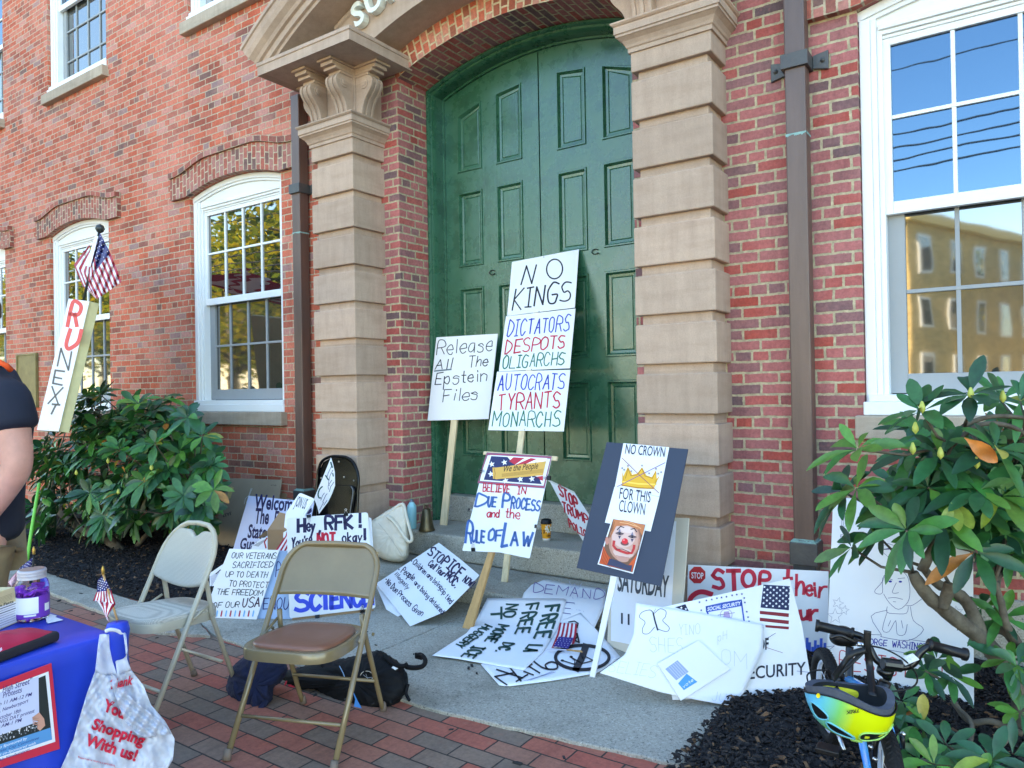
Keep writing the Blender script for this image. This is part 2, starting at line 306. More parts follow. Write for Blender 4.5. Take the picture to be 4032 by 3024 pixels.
# ------------------------------------------------------------------ courthouse
XC = -3.23
CH = empty('courthouse', (XC, .6, 0), 'red brick courthouse with brownstone doorway, white sash windows and arched green double door', 'building')
OPEN_HW = .76
def arch_z(dx, spring, rise, hw=OPEN_HW): return spring + rise*(1-(dx/hw)**2)
ZT = 9.5
def wall_strip(mb, xs, holes, y, z0, z1):
    """wall on plane y between xs[0], xs[1] with arched openings holes=[(cx, sill, spring, rise)]"""
    cols = sorted({h[0] for h in holes}); x = xs[0]
    def q(xa, xb, za, zb):
        if zb-za > 1e-4 and xb-xa > 1e-4: mb.quad((xa, y, za), (xb, y, za), (xb, y, zb), (xa, y, zb))
    for c in cols:
        q(x, c-OPEN_HW, z0, z1); hs = sorted([h for h in holes if h[0] == c], key=lambda h: h[1]); zb = None
        for h in hs:
            a, b = c-OPEN_HW, c+OPEN_HW
            if zb is None: q(a, b, z0, h[1])
            nx = [h2[1] for h2 in hs if h2[1] > h[1]]; top = nx[0] if nx else z1
            N = 14
            for i in range(N):
                xa = a+(b-a)*i/N; xb = a+(b-a)*(i+1)/N; za = arch_z(xa-c, h[2], h[3]); zc = arch_z(xb-c, h[2], h[3])
                mb.quad((xa, y, za), (xb, y, zc), (xb, y, top), (xa, y, top))
                mb.quad((xa, y, za), (xa, y+.2, za), (xb, y+.2, zc), (xb, y, zc), U=[(xa, 0), (xa, .2), (xb, .2), (xb, 0)])
            for xx in (a, b): mb.quad((xx, y, h[1]), (xx, y+.2, h[1]), (xx, y+.2, h[2]), (xx, y, h[2]))
            zb = top
        x = c+OPEN_HW
    q(x, xs[1], z0, z1)
W_G = (1.25, 3.60, .11); W_U = (5.42, 7.75, .11)
LX = (-6.52, -9.75, -12.64, -15.9, -19.1)
mb = MB(); wall_strip(mb, (-26, -4.95), [(c, *W_G) for c in LX]+[(c, *W_U) for c in LX], 0, -.3, ZT)
mb.build('wall', M_BL, CH, uvs=True)
RX = (.06, 3.3, 6.5)
mb = MB(); wall_strip(mb, (-1.5, 20), [(c, *W_G) for c in RX]+[(c, *W_U) for c in RX], 0, .36, ZT)
mb.build('wall', M_BR, CH, uvs=True)
mb = MB(); mb.box((-1.5, -.03, -.3), (20, .3, .36)); mb.build('plinth', M_GR, CH, bevel=.008)
# entrance bay with the arched opening
AC = (XC, 1.467); AR = 2.92; HW = 1.095; YR, YF, YD = .10, .49, .63
aspr = AC[1]+math.sqrt(AR*AR-HW*HW)
def apt(R, a, y): return (AC[0]+R*math.sin(a), y, AC[1]+R*math.cos(a))
A0 = math.asin(HW/AR)
mb = MB(); N = 28; ATOP = 9.5
for sgn in (-1, 1):
    x0, x1 = (XC-1.75, XC-HW) if sgn < 0 else (XC+HW, XC+1.75)
    mb.quad((x0, YR, -.3), (x1, YR, -.3), (x1, YR, ATOP), (x0, YR, ATOP))
    xr = XC+sgn*HW; mb.quad((xr, YR, -.3), (xr, YF+.1, -.3), (xr, YF+.1, aspr), (xr, YR, aspr))
for i in range(N):
    a, b = -A0+2*A0*i/N, -A0+2*A0*(i+1)/N
    p, q = apt(AR, a, YR), apt(AR, b, YR)
    mb.quad(p, q, (q[0], YR, ATOP), (p[0], YR, ATOP))
    mb.quad(p, (p[0], YF+.1, p[2]), (q[0], YF+.1, q[2]), q, U=[(AR*a, 0), (AR*a, .5), (AR*b, .5), (AR*b, 0)][0:0] or [(0, AR*a), (.5, AR*a), (.5, AR*b), (0, AR*b)])
mb.build('entrance_wall', M_BR, CH, uvs=True)
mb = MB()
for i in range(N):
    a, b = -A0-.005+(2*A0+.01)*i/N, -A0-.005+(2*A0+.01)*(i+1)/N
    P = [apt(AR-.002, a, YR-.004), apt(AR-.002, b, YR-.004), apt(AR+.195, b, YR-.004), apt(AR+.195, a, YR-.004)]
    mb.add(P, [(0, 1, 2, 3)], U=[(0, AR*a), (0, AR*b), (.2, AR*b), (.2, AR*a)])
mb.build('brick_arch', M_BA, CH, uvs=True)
# carcass: sides, back and roof so that the building throws its shade over the street front
mb = MB(); mb.quad((-26, 0, -.3), (-26, 14, -.3), (-26, 14, ZT), (-26, 0, ZT)); mb.quad((20, 0, -.3), (20, 14, -.3), (20, 14, ZT), (20, 0, ZT))
mb.quad((-26, 14, -.3), (20, 14, -.3), (20, 14, ZT), (-26, 14, ZT)); mb.build('rear_wall', M_BL, CH, uvs=True)
mb = MB(); mb.box((-26.3, -.4, ZT), (20.3, 14.3, ZT+.5)); mb.prism([(-26.3, -.4, ZT+.5), (-26.3, 14.3, ZT+.5), (-26.3, 7, ZT+4)], (46.6, 0, 0)); mb.build('roof', mat('slate', rgb(80, 82, 86), .7), CH)
# windows
def window(cx, sill, spring, rise, rows_low, rows_up, meet, near=False):
    dz = sill-1.25
    mb = MB(); hw = OPEN_HW
    for s in (-1, 1):
        for (w0, w1, y0) in ((hw-.004, hw-.06, .035), (hw-.06, hw-.09, .05), (hw-.09, hw-.118, .07)):
            xa, xb = sorted((cx+s*w0, cx+s*w1)); mb.box((xa, y0+.002, sill+.12), (xb, .2, spring-.05))
    N = 14; st = spring-.09
    for (dd0, dd1, y0) in ((.004, .055, .035), (.055, .08, .05)):
        for i in range(N):
            xa = cx-hw+2*hw*i/N; xb = cx-hw+2*hw*(i+1)/N; za = arch_z(xa-cx, spring, rise); zb = arch_z(xb-cx, spring, rise)
            mb.quad((xa, y0, za-dd1), (xb, y0, zb-dd1), (xb, y0, zb-dd0), (xa, y0, za-dd0)); mb.quad((xa, y0, za-dd1), (xa, .2, za-dd1), (xb, .2, zb-dd1), (xb, y0, zb-dd1))
    for i in range(N):
        xa = cx-hw+2*hw*i/N; xb = cx-hw+2*hw*(i+1)/N; za = arch_z(xa-cx, spring, rise)-.08; zb = arch_z(xb-cx, spring, rise)-.08
        mb.quad((xa, .07, st-.01), (xb, .07, st-.01), (xb, .07, zb), (xa, .07, za))
    for k, (y0, za, zb) in enumerate(((.06, st-.03, st), (.075, st-.055, st-.03), (.09, st-.075, st-.055))): mb.box((cx-hw+.1, y0, za), (cx+hw-.1, .2, zb))
    for i in range(N):
        xa = cx-hw+2*hw*i/N; xb = cx-hw+2*hw*(i+1)/N; mb.quad((xa, .11, st-.1), (xb, .11, st-.1), (xb, .11, arch_z(xb-cx, spring, rise)), (xa, .11, arch_z(xa-cx, spring, rise)))
    f = mb.build('window', M_WHITE, CH, bevel=.004)
    tag(f)
    gx = .605
    def sash(z0, z1, rows, y, m, gm, railb, railt, st_w):
        mb = MB(); mb.box((cx-.645, y, z0), (cx-gx+st_w, y+.04, z1)); mb.box((cx+gx-st_w, y, z0), (cx+.645, y+.04, z1))
        mb.box((cx-gx+st_w, y, z0), (cx+gx-st_w, y+.04, z0+railb)); mb.box((cx-gx+st_w, y, z1-railt), (cx+gx-st_w, y+.04, z1))
        for k in range(1, 4): x = cx-gx+2*gx*k/4; mb.box((x-.011, y+.008, z0+railb), (x+.011, y+.04, z1-railt))
        for z in rows: mb.box((cx-gx+st_w, y+.006, z-.011), (cx+gx-st_w, y+.038, z+.011))
        mb.build('sash', m, f, bevel=.003)
        mb = MB(); mb.quad((cx-.64, y+.022, z0+.01), (cx+.64, y+.022, z0+.01), (cx+.64, y+.022, z1-.01), (cx-.64, y+.022, z1-.01)); mb.build('pane', gm, f)
    sash(sill+.17, meet, rows_low, .145, M_SCREEN, M_GLL, .11, .02, .05)
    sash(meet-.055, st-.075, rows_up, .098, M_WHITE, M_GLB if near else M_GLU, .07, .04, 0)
    mb = MB(); mb.box((cx-hw-.004, -.015, sill+.05), (cx+hw+.004, .2, sill+.125)); mb.box((cx-hw+.02, .0, sill+.125), (cx+hw-.02, .2, sill+.165)); mb.build('inner_sill', M_WHITE, f, bevel=.006)
    mb = MB(); mb.box((cx-hw-.04, -.075, sill-.08), (cx+hw+.04, .14, sill+.049)); mb.build('stone_sill', M_SILL, f, bevel=.008)
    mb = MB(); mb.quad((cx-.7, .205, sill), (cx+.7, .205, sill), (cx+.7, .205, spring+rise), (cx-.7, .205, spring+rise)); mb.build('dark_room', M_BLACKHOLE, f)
    # brick drip hood
    mb = MB(); N = 40; y0 = -.05; prev = None
    for i in range(N+1):
        dx = -1.05+2.1*i/N; lo = arch_z(dx, spring, rise) if abs(dx) < hw else spring
        t = max(0, 1-abs(dx)/1.0); up = spring+.235+.115*(math.sin(min(1, t*1.5)*math.pi/2)**2)
        cur = (cx+dx, lo, up)
        if prev:
            (xa, la, ua), (xb, lb, ub) = prev, cur
            U = lambda x, z, l: (z-l+.003, x)
            mb.add([(xa, y0, la), (xb, y0, lb), (xb, y0, ub), (xa, y0, ua)], [(0, 1, 2, 3)], U=[U(xa, la, la), U(xb, lb, lb), U(xb, ub, lb), U(xa, ua, la)])
            mb.add([(xa, y0, la), (xa, .02, la), (xb, .02, lb), (xb, y0, lb)], [(0, 1, 2, 3)], U=[(0, xa), (.07, xa), (.07, xb), (0, xb)])
            y1 = -.075
            mb.add([(xa, y1, ua), (xb, y1, ub), (xb, y1, ub+.06), (xa, y1, ua+.06)], [(0, 1, 2, 3)], U=[(xa, .004), (xb, .004), (xb, .064), (xa, .064)])
            mb.add([(xa, y1, ua), (xa, .0, ua), (xb, .0, ub), (xb, y1, ub)], [(0, 1, 2, 3)], U=[(xa, 0), (xa, .07), (xb, .07), (xb, 0)])
            mb.add([(xa, y1, ua+.06), (xa, .0, ua+.06), (xb, .0, ub+.06), (xb, y1, ub+.06)], [(0, 1, 2, 3)], U=[(xa, 0), (xa, .07), (xb, .07), (xb, 0)])
        prev = cur
    for s in (-1, 1):
        x = cx+s*1.05; mb.add([(x, y0, spring), (x, 0, spring), (x, 0, spring+.235), (x, y0, spring+.235)], [(0, 1, 2, 3)], U=[(0, 0), (.05, 0), (.05, .2), (0, .2)])
        mb.add([(x, -.075, spring+.235), (x, 0, spring+.235), (x, 0, spring+.295), (x, -.075, spring+.295)], [(0, 1, 2, 3)], U=[(0, 0), (.07, 0), (.07, .06), (0, .06)])
    mb.build('brick_hood', M_BS, f, uvs=True)
    return f
for c in LX[:3]+RX[:2]:
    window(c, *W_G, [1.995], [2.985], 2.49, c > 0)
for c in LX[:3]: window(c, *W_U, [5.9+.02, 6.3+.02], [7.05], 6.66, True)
# pilasters
def pilaster(x0, x1):
    mb = MB(); yf = -.268; ins = .035; yb = .14
    mb.box((x0+ins, yf+ins, 0), (x1-ins, yb, 3.66))
    for k in range(-2, 9):
        zb = .693+.3096*k; mb.box((x0, yf, max(zb, -.05)), (x1, yb-.004, zb+.248))
    mb.box((x0, yf, .693+.3096*9), (x1, yb-.004, 3.66))
    p = mb.build('pilaster', M_ST, CH, bevel=.007, seg=2)
    def sweep(name, prof, m=M_ST, smooth=False):
        mb = MB(); V = []; n = len(prof)
        for d, z in prof: V += [(x0-d, yb, z), (x0-d, yf-d, z), (x1+d, yf-d, z), (x1+d, yb, z)]
        F = []
        for i in range(n-1):
            for k in range(3): F.append((i*4+k, i*4+k+1, (i+1)*4+k+1, (i+1)*4+k))
        F.append(((n-1)*4, (n-1)*4+1, (n-1)*4+2, (n-1)*4+3)); F.append((0, 3, 2, 1))
        mb.add(V, F); return mb.build(name, m, p)
    sweep('capital', [(0, 3.60), (.012, 3.602), (.012, 3.628), (.02, 3.634), (.026, 3.65), (.04, 3.672), (.062, 3.69), (.07, 3.694), (.07, 3.708), (.078, 3.712), (.078, 3.758), (.086, 3.762), (.095, 3.772), (.095, 3.782)])
    sx0, sx1, sy = x0+.02, x1-.02, yf+.05
    mb = MB(); mb.box((sx0, sy, 3.782), (sx1, yb, 4.21)); mb.build('upper_shaft', M_ST, p, bevel=.004)
    sweep('abacus', [(.0, 4.21), (.31, 4.211), (.31, 4.285), (.318, 4.29), (.318, 4.317)])
    # scroll consoles: profile of projection d against height
    prof = spline([(.015, 3.784), (.06, 3.79), (.075, 3.82), (.085, 3.87), (.115, 3.93), (.16, 3.98), (.19, 4.03), (.188, 4.075), (.16, 4.105), (.12, 4.112)], 4)
    def console(o, u, w):
        o = np.array(o); u = np.array(u, float); w = np.array(w, float); mb = MB()
        for (a, b, dd) in ((-.066, -.042, 0.), (-.042, -.014, -.012), (-.014, .014, 0.), (.014, .042, -.012), (.042, .066, 0.)):
            V = [o+u*max(0, d+dd)+w*a+np.array([0, 0, z]) for d, z in prof]+[o+w*a+np.array([0, 0, 4.112]), o+w*a+np.array([0, 0, 3.784])]
            mb.prism(V, w*(b-a))
        for (a, d0, z0, z1) in ((.07, .15, 4.112, 4.135), (.074, .2, 4.135, 4.16), (.07, .235, 4.16, 4.19), (.085, .262, 4.19, 4.2095)):
            V = [o+w*-a+np.array([0, 0, z0]), o+w*a+np.array([0, 0, z0]), o+w*a+u*d0+np.array([0, 0, z0]), o-w*a+u*d0+np.array([0, 0, z0])]; mb.prism(V, (0, 0, z1-z0))
        for s in (-1, 1):      # carved eye on each cheek
            for (r, th) in ((.042, .008), (.024, .014)):
                c = o+u*.105+w*s*.066+np.array([0, 0, 4.045]); ring = [c+u*r*math.cos(t)+np.array([0, 0, r*math.sin(t)]) for t in np.linspace(0, 2*math.pi, 16, False)]; mb.prism(ring, w*s*th)
        mb.build('console', M_ST, p, bevel=.003, seg=1)
    console((sx0+.075, sy, 0), (0, -1, 0), (1, 0, 0)); console((sx1-.075, sy, 0), (0, -1, 0), (1, 0, 0))
    console((sx1, sy+.08, 0), (1, 0, 0), (0, 1, 0)); console((sx0, sy+.08, 0), (-1, 0, 0), (0, 1, 0))
    return p
pilaster(-5.01, -4.50); pilaster(-1.975, -1.452)
# stone archivolt with raised letters, and the projecting segmental pediment
def arc_sweep(name, prof, a0, a1, n, m, closed_ends=True):
    V, F = [], []; k = len(prof)
    for i in range(n+1):
        a = a0+(a1-a0)*i/n; V += [apt(R, a, y) for R, y in prof]
    for i in range(n):
        for j in range(k): F.append((i*k+j, i*k+(j+1) % k, (i+1)*k+(j+1) % k, (i+1)*k+j))
    F += [tuple(range(k)), tuple(n*k+j for j in range(k-1, -1, -1))]
    mb = MB(); mb.add(V, F); return mb.build(name, m, CH)
ab = math.asin(1.27/3.12)
arc_sweep('archivolt', [(3.115, .12), (3.115, -.2), (3.46, -.2), (3.47, -.215), (3.49, -.22), (3.5, -.21), (3.52, -.2), (3.52, .12)], -ab*1.08, ab*1.08, 30, M_ST)
ap = .645
arc_sweep('pediment', [(3.52, .05), (3.52, -.47), (3.545, -.475), (3.55, -.5), (3.6, -.505), (3.605, -.53), (3.63, -.545), (3.66, -.585), (3.70, -.60), (3.75, -.605), (3.755, -.62), (3.785, -.62), (3.785, .05)], -ap, ap, 40, M_ST)
def text_shape(body, bold=0., shear=0., spacing=1., extrude=0.):
    c = bpy.data.curves.new('t', 'FONT'); c.body = body; c.size = 1; c.offset = bold; c.shear = shear; c.space_character = spacing; c.extrude = extrude; c.resolution_u = 3
    o = bpy.data.objects.new('t', c); me = bpy.data.meshes.new_from_object(o)
    V = [tuple(v.co) for v in me.vertices]; F = [tuple(p.vertices) for p in me.polygons]
    bpy.data.objects.remove(o); bpy.data.curves.remove(c); bpy.data.meshes.remove(me); return V, F
M_LET = mat('pale_metal_letter', rgb(226, 228, 218), .4, var=.1)
M_LETS = mat('letter_side', rgb(120, 122, 112), .5)
Rl = 3.265; aa = math.asin((-4.445-XC)/Rl)
for ch in 'SUP':
    V, F = text_shape(ch, bold=.025, extrude=.11); w = max(v[0] for v in V)-min(v[0] for v in V); s = .275
    x0 = min(v[0] for v in V)
    P = [apt(Rl+v[1]*s, aa+(v[0]-x0)*s/Rl, -.235-v[2]*s) for v in V]
    obj('letter', P, F, M_LET, CH); aa += (w*s+.035)/Rl
# downspouts
def downspout(x0, x1, yb, zt, zb, collars, boot, pat):
    mb = MB(); mb.box((x0, -.125, zb), (x1, yb, zt)); d = mb.build('downspout', M_COP, CH, bevel=.008)
    for z in collars:
        mb = MB(); mb.box((x0-.018, -.145, z), (x1+.018, .0, z+.085))
        for s, x in ((-1, x0-.02), (1, x1+.02)):
            mb.prism([(x, -.02, z+.085), (x, -.02, z+.01), (x+s*.085, -.02, z-.01), (x+s*.085, -.02, z+.1)], (0, .015, 0))
            mb.lathe([(.016, 0), (.006, .012), (0, .014)], (x+s*.055, -.021, z+.045), 6, M=Matrix.Rotation(math.pi/2, 3, 'X'))
        mb.build('strap', M_COPP, d, bevel=.004)
    mb = MB(); mb.box((x0-.02, -.145, boot-.13), (x1+.02, .0, boot)); mb.box((x0-.005, -.13, zb-.3), (x1+.005, -.01, boot-.13)); mb.build('boot', M_COPP, d, bevel=.005)
    mb = MB()
    for z in pat:
        N = 12
        for i in range(N):
            xa = x0+(x1-x0)*i/N; xb = x0+(x1-x0)*(i+1)/N; h = rnd.uniform(.004, .016)
            mb.quad((xa, -.1262, z-h), (xb, -.1262, z-h*rnd.uniform(.5, 1)), (xb, -.1262, z+.004), (xa, -.1262, z+.004))
        mb.quad((x1+.0012, -.125, z-.01), (x1+.0012, yb, z-.008), (x1+.0012, yb, z+.004), (x1+.0012, -.125, z+.004))
    mb.box((x0-.012, -.14, boot), (x1+.012, -.01, boot+.008)); mb.build('patina', M_PAT, d)
downspout(-5.455, -5.345, -.02, 4.215, .3, [3.31], .585, [2.95, .60])
downspout(-1.07, -.955, -.02, 9.4, .3, [3.31], .57, [2.93, .585])
# door
mb = MB(); FW = .0
def frame_ring(y0, R, hw, y1, R2, hw2, mb):      # from outer edge (y0,R,hw) to inner edge (y1,R2,hw2)
    a0, a1 = math.asin(hw/R), math.asin(hw2/R2); N = 26; o, i_ = [], []
    o.append((XC-hw, y0, .3)); i_.append((XC-hw2, y1, .3))
    for k in range(N+1):
        t = -1+2*k/N; o.append(apt(R, a0*t, y0)); i_.append(apt(R2, a1*t, y1))
    o.append((XC+hw, y0, .3)); i_.append((XC+hw2, y1, .3))
    for k in range(len(o)-1): mb.quad(o[k], o[k+1], i_[k+1], i_[k])
pr = [(.47, .0), (.455, .008), (.455, .022), (.47, .03), (.485, .034), (.485, .052), (.505, .06), (.53, .064), (.61, .066), (.61, .084), (.64, .085)]
for (ya, da), (yb_, db) in zip(pr[:-1], pr[1:]): frame_ring(ya, AR-.003-da, HW-.003-da, yb_, AR-.003-db, HW-.003-db, mb)
mb.build('door_frame', M_GREEN, CH)
PZ = [(.89, 1.54), (1.72, 2.395), (2.58, 3.25), (3.43, None)]
LW = HW-.085
for s, cols in ((-1, ((-4.10, -3.825), (-3.675, -3.40))), (1, ((-3.06, -2.785), (-2.645, -2.36)))):
    xa, xb = (XC-LW, XC-.006) if s < 0 else (XC+.006, XC+LW)
    mb = MB(); y = YD
    def topz(x): return AC[1]+math.sqrt((AR-.09)**2-(x-XC)**2)
    def q(a, b, c, d): mb.quad(a, b, c, d)
    xs = [xa, *cols[0], *cols[1], xb]
    for ci in (0, 2, 4):                       # stiles
        x0, x1 = xs[ci], xs[ci+1]; n = 3
        for i in range(n):
            u, v = x0+(x1-x0)*i/n, x0+(x1-x0)*(i+1)/n; mb.quad((u, y, .55), (v, y, .55), (v, y, topz(v)), (u, y, topz(u)))
    for (x0, x1) in cols:
        zp = .55
        for z0, z1 in PZ:
            mb.quad((x0, y, zp), (x1, y, zp), (x1, y, z0), (x0, y, z0))
            za, zb = (z1, z1) if z1 else (topz(x0)-.21, topz(x1)-.21)
            o = [(x0, y, z0), (x1, y, z0), (x1, y, zb), (x0, y, za)]
            def inset(d, yy): return [(x0+d, yy, z0+d), (x1-d, yy, z0+d), (x1-d, yy, zb-d), (x0+d, yy, za-d)]
            rings = [o, inset(.006, y-.012), inset(.016, y-.012), inset(.03, y+.018), inset(.05, y+.02), inset(.053, y+.026), inset(.06, y+.02)]
            for r0, r1 in zip(rings[:-1], rings[1:]):
                for k in range(4): mb.quad(r0[k], r0[(k+1) % 4], r1[(k+1) % 4], r1[k])
            mb.quad(*rings[-1]); zp = zb; last = (za, zb)
        za, zb = last; n = 4
        for i in range(n):
            u, v = x0+(x1-x0)*i/n, x0+(x1-x0)*(i+1)/n; mb.quad((u, y, za+(zb-za)*i/n), (v, y, za+(zb-za)*(i+1)/n), (v, y, topz(v)), (u, y, topz(u)))
    mb.quad((xb if s < 0 else xa, y, .55), (xb if s < 0 else xa, y+.05, .55), (xb if s < 0 else xa, y+.05, 4.27), (xb if s < 0 else xa, y, 4.27))
    dl = mb.build('door_leaf', M_GREEN, CH)
mb = MB(); mb.quad((XC-1, YD+.045, .5), (XC+1, YD+.045, .5), (XC+1, YD+.045, 4.4), (XC-1, YD+.045, 4.4)); mb.build('door_rebate', M_BLACKHOLE, CH)
for x, z in ((-3.73, 2.5), (-2.72, 2.56)):
    mb = MB(); c = Vector((x, YD-.006, z)); mb.tube([c+Vector((.03*math.cos(t), -.004, .02*math.sin(t))) for t in np.linspace(.6, 5.4, 10)], .004, 5); mb.tube([c+Vector((.02, 0, -.01)), c+Vector((.035, -.012, -.02))], .004, 5); mb.build('door_hook', M_BLACKHOLE, CH)
# plaque on the far wall
pl = empty('bronze_plaque', onY(cU(400, 550), -.02), None, None)
bpy.data.objects.remove(pl)
p0, p1 = onY(cU(250, 170), -.02), onY(cU(545, 940), -.02)
mb = MB(); mb.box((p0[0], -.03, p1[2]), (p1[0], .0, p0[2]))
for a, b in (((p0[0], p1[2]), (p1[0], p1[2]+.025)), ((p0[0], p0[2]-.025), (p1[0], p0[2])), ((p0[0], p1[2]+.025), (p0[0]+.025, p0[2]-.025)), ((p1[0]-.025, p1[2]+.025), (p1[0], p0[2]-.025))): mb.box((a[0], -.04, a[1]), (b[0], -.03, b[1]))
pq = mb.build('plaque', mat('bronze', rgb(122, 112, 72), .5, var=.3, scale=6, metal=.3), CH, bevel=.004)
# ------------------------------------------------------------------ ground, steps, slab, beds
def sheet(name, pts, z, m, uv=None, kind='structure', thick=0):
    V = [(x, y, z) for x, y in pts]; mb = MB(); mb.add(V, [tuple(range(len(V)))], U=[(v[0], v[1]) for v in V])
    if thick: mb = MB(); mb.prism(V, (0, 0, -thick))
    o = mb.build(name, m, uvs=True); return tag(o, kind=kind)
sheet('ground', [(-250, -250), (250, -250), (250, 60), (-250, 60)], -.03, mat('lawn_ground', rgb(104, 108, 66), .95, var=.4, scale=.6))
sheet('road', [(-250, -17), (250, -17), (250, -8.6), (-250, -8.6)], -.02, mat('asphalt', rgb(84, 84, 86), .9, var=.2, scale=3))
sheet('pavement', [(-40, -7.5), (30, -7.5), (30, .2), (-40, .2)], 0, M_PAVE)
sheet('kerb_stones', [(-40, -7.7), (30, -7.7), (30, -7.5), (-40, -7.5)], .004, M_GR, thick=.12)
def slab(name, loop, z, th, jit=.006):
    P = []
    for (a, b) in zip(loop, loop[1:]+loop[:1]):
        L = math.dist(a, b); n = max(1, int(L/.06))
        for i in range(n): t = i/n; P.append((a[0]+(b[0]-a[0])*t+rnd.uniform(-jit, jit), a[1]+(b[1]-a[1])*t+rnd.uniform(-jit, jit)))
    mb = MB(); mb.prism([(x, y, z-th) for x, y in P], (0, 0, th)); o = mb.build(name, M_GR, bevel=.006); return tag(o, kind='structure')
slab('granite_slab', [(-4.62, -.2), (-4.36, -1.79), (-4.02, -1.90), (-2.981, -1.955), (-2.981, -.2)], .014, .1)
slab('granite_slab', [(-2.969, -.2), (-2.969, -1.955), (-2.2, -1.975), (-1.06, -1.835), (-1.14, -1.2), (-1.2, -.2)], .016, .1)
slab('granite_kerb', [(-14, -1.70), (-7, -1.70), (-5.9, -1.75), (-4.4, -1.78), (-4.05, -1.92), (-4.4, -2.06), (-6.2, -1.98), (-14, -1.98)], .02, .1)
mb = MB(); mb.box((-4.9, -.57, -.05), (-1.55, .3, .115)); tag(mb.build('lower_step', M_GR, bevel=.018), kind='structure')
mb = MB(); mb.box((-4.47, 0., .12), (-1.99, .7, .32)); tag(mb.build('upper_step', M_GR, bevel=.016), kind='structure')
mb = MB(); mb.box((-4.21, .52, .32), (-2.25, .8, .546)); tag(mb.build('threshold', M_GR, bevel=.01), kind='structure')
M_MUL = mat('bark_mulch', rgb(30, 28, 30), .9, col2=rgb(52, 48, 48), scale=30, bump=.6, bscale=40, spec=.25)
M_CHIP = mat('brown_chip', rgb(132, 98, 70), .9, col2=rgb(60, 44, 34), scale=9)
def mulch(name, x0, x1, y0, y1, n, chip_box, ntan):
    nx, ny = int((x1-x0)/.06), int((y1-y0)/.06); V, F = [], []
    for j in range(ny+1):
        for i in range(nx+1):
            e = min(i, nx-i, 4)/4*min(j, 4)/4 if True else 1
            V.append((x0+(x1-x0)*i/nx, y0+(y1-y0)*j/ny, .006+e*(.018+rnd.uniform(0, .022))))
    F = [(j*(nx+1)+i, j*(nx+1)+i+1, (j+1)*(nx+1)+i+1, (j+1)*(nx+1)+i) for j in range(ny) for i in range(nx)]
    mb = MB(); mb.add(V, F)
    cx0, cx1, cy0, cy1 = chip_box
    for k in range(n):
        tan = k < ntan
        c = Vector((rnd.uniform(cx0, cx1), rnd.uniform(cy0, cy1), .035+rnd.uniform(0, .02))); s = rnd.uniform(.2, .8)*(1.1 if tan else 1)*(1.5 if rnd.random() < .08 else 1)
        R = Matrix.Rotation(rnd.uniform(0, 6.28), 3, 'Z') @ Matrix.Rotation(rnd.uniform(-.9, .9), 3, 'X') @ Matrix.Rotation(rnd.uniform(-.7, .7), 3, 'Y')
        a, b, h = .024*s, rnd.uniform(.006, .013)*s, .005*s
        P = [Vector((-a, -b*.5, -h)), Vector((a*.8, -b, -h)), Vector((a, b*.6, -h)), Vector((-a*.7, b, -h)), Vector((-a*.8, -b*.3, h)), Vector((a*.6, -b*.7, h)), Vector((a*.7, b*.5, h)), Vector((-a*.6, b*.7, h))]
        mb.add([c+R @ p for p in P], [(0, 3, 2, 1), (4, 5, 6, 7), (0, 1, 5, 4), (1, 2, 6, 5), (2, 3, 7, 6), (3, 0, 4, 7)], 1 if tan else 0)
    return tag(mb.build(name, [M_MUL, M_CHIP]), kind='stuff')
mulch('mulch', -14, -4.45, -1.72, .0, 13000, (-8.6, -4.4, -1.76, -.1), 900)
mulch('mulch', -1.10, 3, -3.2, .0, 17000, (-1.115, .6, -2.3, -.1), 1300)
